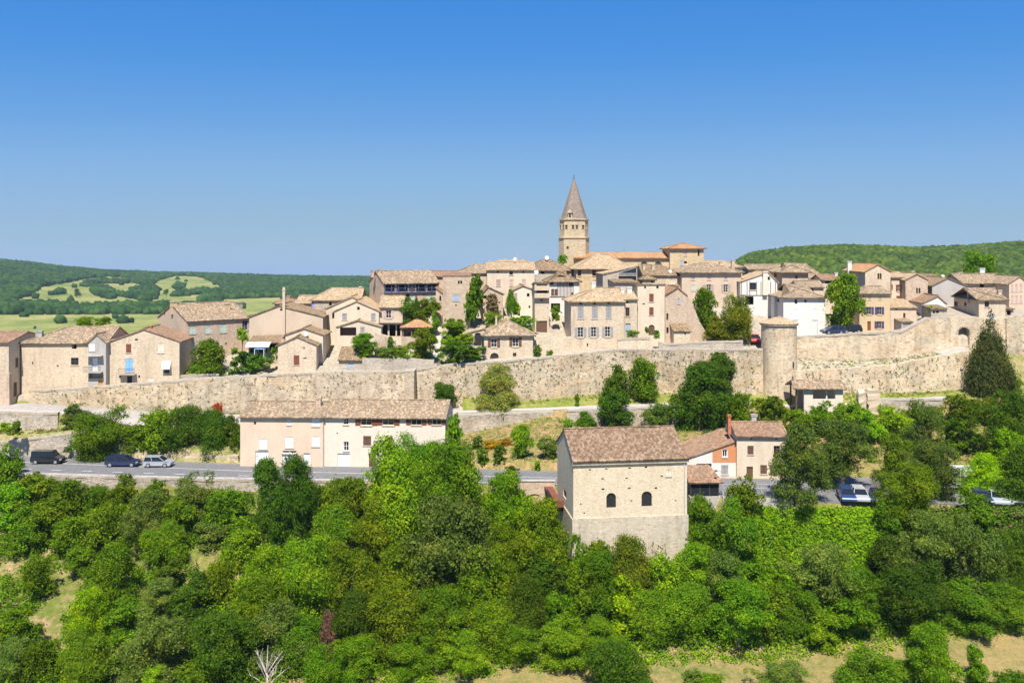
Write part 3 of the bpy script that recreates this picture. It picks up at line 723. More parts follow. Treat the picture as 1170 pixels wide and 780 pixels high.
    if roof in ('x', 'y'):
        sl1 = rise / (rf * D_); sl2 = rise / ((1 - rf) * D_); z1 = he - o * sl1; z2 = he - o * sl2
        if hl or hr: z2 = z1
        p0 = hl if hl else -g; p1 = L_ - hr if hr else L_ + g; e0 = -o if hl else -g; e1 = L_ + o if hr else L_ + g
        tile_slope(rb, [mp(e0, -o, z1), mp(e1, -o, z1), mp(p1, rf * D_, zr), mp(p0, rf * D_, zr)], pitch=pitch)
        tile_slope(rb, [mp(e1, D_ + o, z2), mp(e0, D_ + o, z2), mp(p0, rf * D_, zr), mp(p1, rf * D_, zr)], pitch=pitch)
        if hl: tile_slope(rb, [mp(-o, D_ + o, z1), mp(-o, -o, z1), mp(hl, rf * D_, zr)], pitch=pitch); ridge_cap(rb, mp(-o, -o, z1 + .05), mp(hl, rf * D_, zr + .05)); ridge_cap(rb, mp(-o, D_ + o, z1 + .05), mp(hl, rf * D_, zr + .05))
        if hr: tile_slope(rb, [mp(L_ + o, -o, z1), mp(L_ + o, D_ + o, z1), mp(L_ - hr, rf * D_, zr)], pitch=pitch); ridge_cap(rb, mp(L_ + o, -o, z1 + .05), mp(L_ - hr, rf * D_, zr + .05)); ridge_cap(rb, mp(L_ + o, D_ + o, z1 + .05), mp(L_ - hr, rf * D_, zr + .05))
        if p1 - p0 > .3: ridge_cap(rb, mp(p0, rf * D_, zr + .06), mp(p1, rf * D_, zr + .06))
    elif roof == 'shed':
        s_ = rise / d; tile_slope(rb, [(-g, -o, he - o * s_), (w + g, -o, he - o * s_), (w + g, d + g, he + rise + g * s_), (-g, d + g, he + rise + g * s_)], pitch=pitch)
    elif roof == 'shedb':
        s_ = rise / d; tile_slope(rb, [(w + g, d + o, he - rise - o * s_), (-g, d + o, he - rise - o * s_), (-g, -g, he + g * s_), (w + g, -g, he + g * s_)], pitch=pitch)
    elif roof == 'shedl':
        s_ = rise / w; tile_slope(rb, [(-o, d + g, he - o * s_), (-o, -g, he - o * s_), (w + g, -g, he + rise + g * s_), (w + g, d + g, he + rise + g * s_)], pitch=pitch)
    elif roof == 'shedr':
        s_ = rise / w; tile_slope(rb, [(w + o, -g, he - rise - o * s_), (w + o, d + g, he - rise - o * s_), (-g, d + g, he + g * s_), (-g, -g, he + g * s_)], pitch=pitch)
    ro = None
    if roof != 'none': ro = rb.build('roof', tile, root)
    Hs.roof = ro
    # eave cornice on the long sides
    if cornice and roof in ('x', 'y'):
        m = MB(); c_ = .24
        if roof == 'x':
            m.box(0, -.14, he - .30, w, -.003, he - .09)
            m.box(0, -.22, he - .088, w, -.003, he - .02 + 0)
        else:
            m.box(-.14, 0, he - .30, -.003, d, he - .09); m.build('cornice', 'concrete_pale' if wall.startswith('plaster') else wall, root); m = MB(); m.box(w + .003, 0, he - .30, w + .14, d, he - .09)
        m.build('cornice', 'concrete_pale' if wall.startswith('plaster') else wall, root)
    for ch in chim:
        u, vt, wpx = ch[:3]; yf = ch[3] if len(ch) > 3 else d * .5; mt = ch[4] if len(ch) > 4 else 'stone_cream'; hp = ch[5] if len(ch) > 5 else 2.4
        xa, zt_ = pick(yf, u, vt); hw = wpx / F * (Y + yf) / 2
        m = MB(); m.box(xa - hw, yf - .32, zt_ - hp, xa + hw, yf + .32, zt_ - .22); m.box(xa - hw - .07, yf - .39, zt_ - .218, xa + hw + .07, yf + .39, zt_ - .1)
        m.box(xa - hw, yf - .3, zt_ - .098, xa - hw + .12, yf + .3, zt_); m.box(xa + hw - .12, yf - .3, zt_ - .098, xa + hw, yf + .3, zt_); m.box(xa - hw - .04, yf - .34, zt_ + .002, xa + hw + .04, yf + .34, zt_ + .06)
        m.build('chimney', mt, ro or root)
    for u, v, rpx, yf in dishes:
        xa, zz = pick(yf, u, v); r_ = rpx / F * (Y + yf)
        m = MB(); c0 = Vector((xa, yf, zz)); dirv = Vector((.25, -.95, .3)).normalized(); a_ = dirv.orthogonal().normalized(); b_ = dirv.cross(a_); rings = []
        for k in range(5):
            rr = r_ * k / 4; rings.append([m.vert(c0 + dirv * (.35 * rr * rr / max(r_, .01)) + a_ * rr * math.cos(t) + b_ * rr * math.sin(t)) for t in np.linspace(0, 2 * math.pi, 15)[:-1]])
        for k in range(4):
            for j in range(14): m.face((rings[k][j], rings[k][(j + 1) % 14], rings[k + 1][(j + 1) % 14], rings[k + 1][j]))
        m.tube([c0 - Vector((0, 0, 1.2)) + Vector((0, .12, 0)), c0 + Vector((0, .12, 0)), c0 + dirv * .02], .03, 5)
        m.build('satellite_dish', 'paint_white', root)
    return Hs

def antenna(H, u, vt, yf, hm=2.0):
    xa, zz = H.pick(yf, u, vt); m = MB(); m.tube([(xa, yf, zz - hm), (xa, yf, zz)], .035, 5)
    m.box(xa - .5, yf - .02, zz - .18, xa + .5, yf + .02, zz - .14)
    for k in range(6): m.box(xa - .5 + k * .19, yf - .28, zz - .14 + .001, xa - .47 + k * .19, yf + .28, zz - .12)
    m.build('antenna', 'zinc', H.roof or H.root)
# ------------------------------------------------------------------ the village, left to right
g1 = 'old stone houses of the hill village'
def hs(*a, **k): return house(*a, group=g1, **k)
# --- left end
hs('house', 'house', 'stone house at the left edge with reddish roof and shaded side wall', -40, 10, 143.8, 452, 391, 12, 2, vr=379, wall='stone_cream', tile='tile_red',
   win=[('d', 15.5, 437, 19.5, 452, 'brown', 'R'), ('s', 17.5, 409, 21, 419, 'brown', 'R')])
h = hs('house', 'house', 'wide cream stone house above the lane with balcony bay and orange door', 24, 121.5, 147.5, 447, 391.5, 10.5, 2, vr=373.5, hl=5.5, wall='stone_cream', tile='tile_mix',
       win=[('h', 82, 393.5, 87.5, 398.5), ('w', 81, 408.6, 89.7, 417, 'brown'), ('h', 36.5, 413, 38, 416), ('h', 65, 417, 67, 419)], chim=[(45.2, 378, 7, 2.0, 'concrete'), (131.5, 377, 4, 5.0, 'stone_pink')])
antenna(h, 42, 370, 6.0, 2.2)
b = hs('house', 'house', 'narrow grey rendered bay house with white shutters, balcony and small gable', 100.8, 121, 147.0, 444, 390.5, 3.2, 2, roof='y', vr=381.5, wall='plaster_grey', tile='tile_mix', o=.2,
       win=[('s', 101.8, 392.5, 108.3, 401, 'white'), ('d', 105, 409, 111.5, 423.8, 'white'), ('o', 101.5, 425.6, 117.5, 432, 'grey'), ('d', 112.5, 433, 117.8, 442.5, 'orange')])
m = MB(); x0, z0 = b.pick('F', 97.5, 425.3); x1, _ = b.pick('F', 118, 425.3); m.box(x0, -1.0, z0, x1, -.003, z0 + .14); m.build('balcony', 'concrete', b.root)
m = MB()
for i in range(15): xx = x0 + .05 + (x1 - x0 - .1) * i / 14; m.box(xx - .015, -.97, z0 + .141, xx + .015, -.94, z0 + 1.0)
m.box(x0, -.985, z0 + 1.0, x1, -.93, z0 + 1.05); m.build('railing', 'iron', b.root)
x0, z0 = b.pick('F', 97.5, 406.5); x1, _ = b.pick('F', 118, 406.5); m = MB(); m.box(x0, -1.0, z0, x1, -.003, z0 + .12); m.build('canopy_slab', 'concrete', b.root)
h = hs('house', 'house', 'gable fronted stone house with blue shuttered balcony door and white awning', 124, 205, 148.3, 437, 390, 8.5, 5, roof='y', vr=376, wall='stone_cream', tile='tile_red', rf=.5,
       win=[('s', 144, 393, 150, 403, 'redbrown'), ('s', 143.2, 409.5, 152, 425, 'blue'), ('d', 145, 429.5, 151, 437.5, 'dark'), ('s', 180, 392.5, 187, 403, 'cream'), ('w', 187.5, 421.8, 193.5, 426, 'brown'),
            ('s', 169, 431.5, 176, 436, 'cream'), ('h', 154, 387, 157.5, 389), ('h', 136, 429, 138, 432), ('h', 158, 428.5, 160, 432)], chim=[(171, 372.5, 5, 3, 'brick_red', 1.2)])
x0, z0 = h.pick('F', 137, 427); x1, _ = h.pick('F', 156, 427); m = MB(); m.box(x0, -.9, z0 - .1, x1, -.003, z0 + .06); m.build('balcony', 'stone_grey', h.root)
m = MB()
for i in range(14): xx = x0 + .05 + (x1 - x0 - .1) * i / 13; m.box(xx - .015, -.87, z0 + .061, xx + .015, -.84, z0 + .95)
m.box(x0, -.88, z0 + .95, x1, -.83, z0 + 1.0); m.build('railing', 'iron', h.root)
x0, z1 = h.pick('F', 185.5, 412); x1, z0 = h.pick('F', 195.6, 420.5); m = MB(); m.poly([(x0, -.02, z1), (x1, -.02, z1), (x1, -.75, z0 + .1), (x0, -.75, z0 + .1)]); m.poly([(x0, -.75, z0 + .1), (x1, -.75, z0 + .1), (x1, -.75, z0 - .12), (x0, -.75, z0 - .12)]); m.build('awning', 'awning_cloth', h.root)
h = hs('house', 'house', 'big farmhouse turned at an angle with pale green shutters and golden gable end', 214, 284.5, 156, 405, 366.5, 14, 42, vr=347.5, wall='stone_pink', tile='tile_mix',
       win=[('s', 216.5, 373, 223.5, 381, 'palegreen'), ('s', 234.5, 372.6, 240.5, 380.5, 'palegreen'), ('s', 251.5, 371, 258.5, 379.5, 'palegreen'), ('s', 217.5, 392, 223.5, 401, 'palegreen'), ('h', 245, 391.5, 250.5, 395.5),
            ('h', 257.5, 391.5, 259.3, 394), ('w', 277, 366.5, 283, 377, 'purple'), ('h', 184.8, 356.5, 186.2, 360, None, 'L'), ('h', 187.2, 356, 188.6, 360, None, 'L')], chim=[(198.5, 344, 7, 6.8, 'stone_gold'), (259.5, 346.5, 6, 4.0, 'stone_gold'), (274, 345, 5, 9, 'stone_grey')])
h = hs('house', 'house', 'broad blank gabled beige house with a tall slender chimney up its middle', 285, 369, 158, 392, 361.5, 12, 3, roof='y', vr=349, wall='plaster_beige', tile='tile_brown', rf=.6,
       win=[('h', 320, 352.5, 323, 355)])
xa, zt_ = h.pick('F', 324.8, 330); xb, zb_ = h.pick('F', 324.8, 383); m = MB(); m.box(xa - .22, -.48, zb_ - 2, xa + .22, -.003, zt_ - .3); m.box(xa - .3, -.55, zt_ - .298, xa + .3, .05, zt_ - .15); m.box(xa - .2, -.44, zt_ - .148, xa + .2, -.05, zt_ + .3); m.build('chimney', 'plaster_beige', h.root)
hs('house', 'house', 'small low gabled house with white dish standing behind the brown-shuttered stone cottage', 326, 369, 152.5, 410, 382.3, 7, 2, roof='y', vr=374.8, wall='plaster_cream', tile='tile_brown', dishes=[(349.5, 381.5, 2.4, -.4)])
hs('house', 'house', 'small pale stone cottage on the rampart with one brown shutter under its gable', 317.5, 361.5, 149, 427.5, 394, 7.5, 4, roof='y', vr=384.5, wall='stone_cream', tile='tile_brown',
   win=[('s', 335.6, 406, 342, 417, 'redbrown'), ('h', 346.8, 396, 348, 399), ('h', 346.5, 408.5, 350.5, 409.8)], chim=[(323.5, 384.5, 4, 4, 'stone_pink')])
t = hs('house', 'terrace house', 'low tiled terrace annexe with pale awning and glazed doors behind a hedge', 284, 320, 153, 404, 391, 4.5, 3, roof='shed', vr=383.5, wall='stone_pink', tile='tile_brown', win=[('wd', 286, 393, 294, 402.5, 'dark'), ('wd', 296, 393, 305, 402.5, 'dark'), ('o', 308, 392.5, 317.5, 403, 'dark')])
x0, z1 = t.pick('F', 283, 390.5); x1, z0 = t.pick('F', 310, 394.5); m = MB(); m.poly([(x0, -.05, z1), (x1, -.05, z1), (x1, -1.8, z0 + .05), (x0, -1.8, z0 + .05)]); m.poly([(x0, -1.8, z0 + .05), (x1, -1.8, z0 + .05), (x1, -1.8, z0 - .15), (x0, -1.8, z0 - .15)]); m.build('awning', 'awning_cloth', t.root)
# --- the houses beside and behind the alley
hs('house', 'house', 'small reddish hipped roof peeping over the ridge beside the tall slender chimney', 314, 336, 172, 352, 346.2, 7, 0, vr=338.5, hl=2.2, hr=2.2, wall='stone_pink', tile='tile_red')
hs('house', 'house', 'pale roofed house left of the purple shutter above the alley', 337, 361, 170, 362, 346, 8, 0, vr=338, wall='plaster_beige', tile='tile_pale')
hs('house', 'house', 'pale roofed house with a purple shutter under its left eave', 356, 412, 168, 364, 342.5, 11, 4, vr=329.5, hl=3, wall='stone_grey', tile='tile_pale', win=[('s', 355.8, 344, 358.6, 352, 'purple'), ('h', 376, 345, 379, 349)], chim=[(412, 327.5, 3, 6, 'plaster_white')])
hs('house', 'house', 'large pale gabled house set back just behind the twin grey-shuttered gable', 372.5, 432, 163, 372, 352, 12, 3, roof='y', vr=339, wall='plaster_cream', tile='tile_pale', win=[('h', 379.5, 357, 383, 364)])
hs('house', 'house', 'cream gabled house with two grey shutters and a small attic opening', 382, 433, 159, 379, 355, 9, 3, roof='y', vr=343.8, wall='plaster_cream', tile='tile_pale',
   win=[('s', 391, 358, 396.5, 365.5, 'grey'), ('s', 424, 358, 429, 365.5, 'grey'), ('h', 408, 350.5, 411, 354)])
hs('house', 'house', 'low cream annexe with a dark veranda opening and shed-like gable', 385, 435.5, 156.5, 398, 373.2, 2.4, 3, roof='y', vr=365.8, wall='plaster_cream', tile='tile_mix', rf=.52, o=.2, win=[('o', 388.5, 374, 407, 383.5, 'brown'), ('s', 411.7, 373.6, 416.6, 379.8, 'grey')])
h = hs('house', 'house', 'flat fronted rendered house with pink shutters above a dark timber gallery', 433.8, 460, 160, 386, 350.5, 8, 3, vr=338.5, wall='plaster_beige', tile='tile_pale', win=[('ws', 438, 354.7, 450, 363.5, 'rose'), ('o', 435.5, 371, 443, 384, 'brown'), ('o', 445, 371, 452, 384, 'dark'), ('o', 453.5, 371, 457.5, 384, 'brown')])
x0, z0 = h.pick('F', 433, 369.3); x1, _ = h.pick('F', 460, 369.3); m = MB(); m.box(x0, -.9, z0, x1, -.003, z0 + .12); m.build('canopy_slab', 'paint_timber', h.root)
p = thing('pavilion', 'open garden pavilion with hipped orange tile roof and dark interior', 'pavilion', at(460, 386.5, 157), R(2))
def open_shelter(root, w, d, he, rise, posts, tile, post_mat='paint_wood', back=None, hip=True, pr=.1):
    m = MB()
    for (px, py) in posts: m.box(px - pr, py - pr, -2, px + pr, py + pr, he)
    m.build('post', post_mat, root)
    if back:
        m = MB(); m.box(0, d - .22, -2, w, d, he - .05); m.build('back_wall', back, root)
    m = MB(); m.box(-.05, -.05, he - .22, w + .05, .09, he - .02); m.build('beam', 'paint_timber', root)
    rb = MB(); o = .5; z1 = he - .05; hl = min(w, d) / 2 if hip else 0
    P0, P1 = (hl, w - hl)
    tile_slope(rb, [(-o, -o, z1), (w + o, -o, z1), (P1 if hip else w + o, d / 2, he + rise), (P0 if hip else -o, d / 2, he + rise)])
    tile_slope(rb, [(w + o, d + o, z1), (-o, d + o, z1), (P0 if hip else -o, d / 2, he + rise), (P1 if hip else w + o, d / 2, he + rise)])
    if hip:
        tile_slope(rb, [(-o, d + o, z1), (-o, -o, z1), (hl, d / 2, he + rise)]); tile_slope(rb, [(w + o, -o, z1), (w + o, d + o, z1), (w - hl, d / 2, he + rise)])
    rb.build('roof', tile, root)
open_shelter(p, 4.9, 4.2, 2.0, 1.2, [(.1, .1), (1.6, .1), (3.2, .1), (4.8, .1)], 'tile_orange', back='stone_grey')
m = MB(); m.box(-.2, -.25, -3, 5.2, -.1, .35); m.build('parapet', 'stone_pink', p)
hs('shed', 'shed', 'little brown tiled garden shed with a small grey window on the rampart top', 387, 414.5, 149, 426, 410.5, 4, 2, roof='shed', vr=396.5, wall='stone_grey', tile='tile_brown', win=[('s', 397.8, 413, 404, 421, 'bluegrey')])
# --- long house with the blue gallery, ruined tower
h = hs('house', 'house', 'long house with a dark blue timber gallery under the eaves and pale green shutters', 438.5, 501.5, 166, 354, 323, 10.5, 24, vr=309.8, rf=.5, hr=0, wall='stone_pink', tile='tile_mix', o=.55,
       win=[('o', 440.5, 325.2, 451, 333, 'navy'), ('o', 453.5, 325.2, 466, 333, 'navy'), ('s', 467.5, 325.2, 474, 332.8, 'wood'), ('o', 475.5, 325, 487, 332.8, 'navy'), ('o', 488.5, 325, 499.5, 332.5, 'navy'),
            ('s', 463.8, 336, 468, 345, 'dark'), ('s', 468.8, 336, 473.5, 345, 'palegreen'), ('s', 487, 336, 496, 345, 'palegreen')], chim=[(425.5, 308.5, 3, 5.2, 'stone_pink', 1.4), (433.5, 307.5, 3, 4.5, 'stone_pink', 1.6), (488.5, 310, 6, 6, 'stone_pink')])
antenna(h, 484.5, 300, 6, 2.4); antenna(h, 488, 305, 7, 1.8)
x0, z0 = h.pick('F', 438.5, 334.3); x1, _ = h.pick('F', 501, 333.5); m = MB(); m.box(x0, -.35, z0 - .12, x1, -.003, z0 + .06)
for i in range(9): xx = x0 + .1 + (x1 - x0 - .2) * i / 8; m.box(xx - .07, -.3, z0 + .061, xx + .07, -.16, z0 + 1.9)
for i in range(30): xx = x0 + .1 + (x1 - x0 - .2) * i / 29; m.box(xx - .02, -.28, z0 + .061, xx + .02, -.24, z0 + .8)
m.box(x0, -.3, z0 + .8, x1, -.22, z0 + .87); m.build('gallery', 'gallery_blue', h.root)
hs('house', 'house', 'narrow pinkish house squeezed between the blue gallery and the ruined tower', 498, 506.5, 163, 352, 329, 6, 0, roof='shedr', rise=1.0, wall='stone_pink', tile='tile_red', win=[('h', 502, 338, 504, 344)])
h = hs('house', 'tower house', 'tall ruined stone tower house with twin small windows and a blocked pale window', 506, 537.5, 161, 365, 315.5, 8, 3, roof='shed', vr=311.5, wall='stone_pink', tile='tile_red', o=.05, cornice=False,
       win=[('h', 523.2, 320.7, 525.2, 324.2), ('h', 526, 320.7, 528, 324.2), ('s', 517, 336, 525, 343.6, 'bluegrey'), ('h', 520, 348, 522, 349.5)])
hs('house', 'house', 'red roofed house just behind the top of the ruined tower', 519, 556, 174, 330, 311.5, 9, 0, vr=302, hl=4, wall='stone_pink', tile='tile_mix', win=[('h', 543, 313, 547, 317)])
hs('house', 'house', 'low dark roofed house between the blue gallery and the ruined tower on the skyline', 490, 520, 180, 325, 315.5, 8, 0, vr=309.5, wall='stone_pink', tile='tile_red')
# --- centre
h = hs('house', 'house', 'tall three-storey beige house with a row of small attic windows', 556.5, 611, 173, 335, 308, 10, 2, vr=299.5, wall='plaster_cream', tile='tile_pale',
       win=[('h', 567.6, 309.6, 570, 311.8), ('w', 582, 309.8, 586, 314, 'brown'), ('h', 597, 309.6, 599, 311.8), ('s', 567, 319.5, 572, 327, 'pinkgrey'), ('s', 582, 319.5, 586.5, 326.5, 'rose'), ('s', 596, 319, 601, 326.5, 'rose'), ('h', 552.5, 321, 556, 326)], dishes=[(588, 295.8, 1.9, 4)])
antenna(h, 590.5, 289, 5, 1.6)
hs('house', 'house', 'long brown hipped roof stretching along the skyline with white dish at its peak', 600, 654, 178, 330, 308.5, 10, 1, vr=296.3, hl=4, hr=4.5, wall='stone_grey', tile='tile_brown', dishes=[(624.5, 294.5, 2.4, 4)], win=[('h', 618, 309.5, 622, 313)])
hs('house', 'house', 'cream roofed house peeping above the attic-windowed house on the skyline', 569, 601, 186, 315, 303, 8, 0, vr=297.3, wall='plaster_cream', tile='tile_pale')
hs('house', 'house', 'small gabled cream house with a square window beside the garden cypress', 587, 611.5, 166, 360, 331, 8, 4, roof='y', vr=326.2, rf=.58, wall='plaster_ivory', tile='tile_mix', win=[('h', 602, 335, 605, 339), ('s', 588, 334.8, 591, 342, 'pinkgrey'), ('h', 604, 349, 606, 352)])
hs('house', 'house', 'small gabled house whose front is overgrown with a brown creeper', 550.5, 574.8, 164, 358, 335.5, 7, 6, roof='y', vr=327.6, wall='stone_pink', tile='tile_brown', rf=.7, win=[('o', 552, 321.5 + 16, 556, 341, 'dark')])
h = hs('house', 'house', 'half-timbered white house with a grey hipped roof and eyebrow dormer', 627, 662, 167, 356, 321, 9, 3, vr=309.3, hl=3.8, hr=3.8, wall='plaster_white', tile='tile_brown', o=.5,
       win=[('s', 629.7, 330, 633.2, 337.8, 'brown'), ('s', 633.6, 330, 637, 337.8, 'brown'), ('o', 628.5, 321.8, 632.5, 325.2, 'dark'), ('o', 650, 321.8, 654.5, 328, 'brown'), ('o', 629.5, 346.5, 640, 357, 'brown'), ('h', 652.5, 334, 655, 338)])
x0, z0 = h.pick('F', 627.2, 339); x1, z1 = h.pick('F', 655, 321.5); m = MB()
for i in range(12): xx = x0 + (x1 - x0) * (.36 + .64 * i / 11); m.box(xx - .06, -.04, z0, xx + .06, -.003, z1)
m.box(x0, -.06, z0 + 1.05 + .9, x1, -.041, z0 + 1.15 + .9); m.box(x0, -.06, z0 - .1, x1, -.041, z0 + .05); m.build('timber_frame', 'paint_timber', h.root)
m = MB(); xd, zd = h.pick(2.0, 641, 316.5); m.lathe([(0.9, -.5), (.9, .2)], 12, (0, 0), 0, math.pi, 2 * math.pi); m2 = MB()
for a, b_ in zip(np.linspace(0, math.pi, 9)[:-1], np.linspace(0, math.pi, 9)[1:]):
    m2.poly([(xd + 1.0 * math.cos(a), 1.5, zd - .2 + .55 * math.sin(a)), (xd + 1.0 * math.cos(b_), 1.5, zd - .2 + .55 * math.sin(b_)), (xd + 1.0 * math.cos(b_), 3.6, zd - .1 + .55 * math.sin(b_)), (xd + 1.0 * math.cos(a), 3.6, zd - .1 + .55 * math.sin(a))], 0, [(a, 0), (b_, 0), (b_, 2), (a, 2)])
m2.poly([(xd + .8 * math.cos(a), 1.75, zd - .2 + .4 * math.sin(a)) for a in np.linspace(0, math.pi, 9)], 1, [(0, 0)] * 9); m2.build('dormer', ['tile_brown', 'paint_dark'], h.roof)
h = hs('house', 'tower house', 'narrow pale tower with stone balconies above a brown garage door', 611, 627.5, 159.5, 384, 322.5, 6, 3, roof='shedb', rise=.6, wall='stone_cream', tile='tile_brown', cornice=False, o=.15, below=4,
       win=[('o', 613, 325, 625.5, 328.5, 'wood'), ('o', 613, 331.5, 625.5, 336, 'wood'), ('g', 612.6, 366.5, 625.2, 381, 'brown'), ('h', 617.5, 342, 620, 344)], dishes=[(612.5, 311, 2.6, -.2), (603.5, 369.5, 3, -1.0)])
m = MB()
for vv in (331, 339.5): xx0, zz = h.pick('F', 611, vv); xx1, _ = h.pick('F', 627, vv); m.box(xx0 - .1, -.7, zz - .1, xx1 + .1, -.003, zz + .05); m.box(xx0 - .1, -.7, zz + .051, xx1 + .1, -.6, zz + .75)
m.build('balcony', 'stone_cream', h.root)
h = hs('house', 'house', 'cream cottage with hipped roof, two shuttered windows and a dark arched garage', 553, 609, 150, 413, 382, 9.5, 2, vr=364, hl=4.6, hr=4.6, wall='stone_cream', tile='tile_mix', o=.5,
       win=[('ws', 557.5, 387, 571.3, 396.7, 'brown'), ('ws', 582, 385.5, 596, 395.8, 'brown'), ('archd', 560, 403, 569.8, 413, 'dark'), ('w', 586, 403, 590, 407.3, 'brown')], chim=[(567, 361.5, 2, 5.5, 'stone_cream')])
hs('house', 'outbuilding', 'low lean-to with dark openings at the left side of the cream hipped cottage', 531, 553.5, 153, 404, 381, 4, 2, roof='shedl', vr=375, wall='stone_cream', tile='tile_pale', win=[('o', 533, 382.5, 538, 392, 'dark'), ('archd', 542, 380, 550, 395, 'dark')])
h = hs('house', 'house', 'big cream house with three shuttered windows on each of two floors', 652.5, 713.5, 152, 398, 343.8, 9, 4, vr=329.5, hl=5.0, hr=0, wall='stone_cream', tile='tile_pale', o=.45, below=6,
       win=[('s', 660, 350.3, 666.8, 364, 'grey'), ('s', 676.2, 350.3, 683, 364, 'grey'), ('s', 692.2, 350, 698.6, 363.6, 'grey'), ('ws', 656.5, 374, 670, 385.3, 'grey'), ('ws', 672, 373.6, 684.5, 385, 'grey'), ('ws', 688, 373.2, 700.5, 384.7, 'grey'),
            ('h', 662, 345.8, 665.2, 348), ('h', 678, 345.6, 681, 347.8), ('h', 694, 345.4, 697, 347.6), ('h', 670.5, 392, 672, 396)], chim=[(678, 322, 5, 5, 'plaster_white'), (700, 334, 4, 3, 'stone_cream')])
hs('house', 'house', 'lower right wing of the big cream house with a grey door and white chimney pots', 713.7, 728, 152.9, 398, 341.5, 7, 4, vr=334, wall='stone_cream', tile='tile_pale', below=6, win=[('wd', 714.6, 351.2, 719.3, 361.2, 'brown'), ('d', 714.6, 369.5, 720.3, 383, 'bluegrey'), ('h', 715.5, 344.3, 718.2, 346.5)], chim=[(711, 329, 4, 3.0, 'plaster_white', 1.6), (719, 328, 5.5, 3.0, 'plaster_white', 1.6)])
h = hs('house', 'tower house', 'tall plain tower house with two red-brown shutters above an arched door', 728.6, 759.5, 154, 384, 324.6, 7, 4, roof='shedb', rise=.9, wall='plaster_cream', tile='tile_pale', o=.1, cornice=False, below=5,
       win=[('s', 741.8, 335.6, 746.8, 344.6, 'redbrown'), ('s', 741.8, 351, 746.8, 360, 'redbrown'), ('h', 736, 326.8, 738.2, 329.6), ('h', 750, 326.8, 752.6, 329.6), ('archd', 741, 371, 748, 383, 'brown'), ('h', 734, 346.5, 737, 347.8)])
hs('house', 'house', 'grey stone block stepping up behind the big cream house', 702.5, 729.5, 158, 350, 322.5, 7, 3, roof='shed', vr=321, wall='stone_grey', tile='tile_brown', cornice=False)
h = hs('house', 'modern house', 'house with a glass gabled upper room and grey cladding', 689, 728, 165, 340, 312.8, 8, 4, roof='shedl', vr=303.8, wall='stone_grey', tile='tile_pale', o=.2, cornice=False, win=[('w', 706.8, 315.3, 727, 322, 'dark')], below=2)
x0, z0 = h.pick('F', 708, 312); x1, z1 = h.pick('F', 727, 305.5); m = MB(); m.poly([(x0, -.06, z0), (x1, -.06, z0), (x1, -.06, z1), (x0, -.06, z0 + .12)]); m.build('gable_glazing', 'glass', h.root)
m = MB(); m.box(x0 - .1, -.16, z0 - .12, x1 + .1, -.061, z0 - .02); m.tube([(x0, -.12, z0 + .1), (x1, -.12, z1)], .06, 4); m.build('frame', 'zinc', h.root)
hs('house', 'house', 'ochre stone house with twin cross windows under a wide pale roof', 658.5, 722, 174, 335, 306, 11, 3, vr=290.8, hl=4.5, hr=4.0, wall='stone_gold', tile='tile_pale', o=.6, win=[('w', 660, 308, 664, 315.2, 'brown'), ('w', 676.7, 308, 681, 315.2, 'brown'), ('s', 677, 321, 682, 331, 'white'), ('h', 693.5, 307.5, 697, 310)])
hs('house', 'house', 'mid brown roofed house below the church with two small chimneys', 735, 779, 172, 330, 314, 9, 2, vr=302.8, hr=3.5, wall='stone_cream', tile='tile_brown', win=[('s', 766.5, 320, 771.5, 328, 'cream')], chim=[(735.5, 302, 2.6, 2.5, 'stone_cream'), (746, 302, 2.6, 2.5, 'stone_cream')], dishes=[(765.5, 309.8, 2, 1)])
hs('house', 'house', 'tiny turret-like dormer house with pyramid roof beside the tower house', 734, 748.5, 163, 330, 319, 3.4, 3, vr=314, hl=1.2, hr=1.2, wall='stone_pink', tile='tile_brown', o=.3, win=[('h', 743.5, 319.8, 747, 323)])
hs('house', 'house', 'small house in the gap between the tower house and the ruined gable', 760, 779, 162, 352, 334.5, 6, 2, vr=326, wall='stone_grey', tile='tile_red', win=[('s', 758.5 + 2, 336, 763.5, 350, 'dark')])
h = hs('house', 'ruined house', 'rubble stone house with a broken sloping gable wall', 760, 785, 155, 389, 337, 7, 3, roof='y', vr=328.2, rf=.42, wall='stone_pink', tile='tile_red', o=.1, below=5, cornice=False, win=[('s', 774, 341.2, 777, 347, 'bluegrey'), ('h', 788, 362, 790, 364), ('h', 761.5, 358, 763.5, 366), ('h', 761.5, 374, 764, 381)])
m = MB(); W = h.w; H_ = h.he
pr = [(W + .02, -4), (W + 4.6, -4), (W + 3.6, 1.2), (W + 2.2, H_ * .42), (W + .9, H_ * .85), (W + .02, H_ * .98)]
a_ = [m.vert((x, .0, z)) for x, z in pr]; b_ = [m.vert((x, .9, z)) for x, z in pr]
m.face(a_); m.face(b_[::-1])
for j in range(len(pr)): m.face((a_[j], b_[j], b_[(j + 1) % len(pr)], a_[(j + 1) % len(pr)]))
m.build('broken_wall', 'stone_pink', h.root)
hs('lean_to', 'lean-to', 'small brown tiled lean-to at the foot of the ruined gable', 770, 788.5, 152.5, 391, 378, 2.6, 3, roof='shed', vr=369.5, wall='stone_cream', tile='tile_brown', o=.25, win=[('h', 782, 380, 784, 382)])
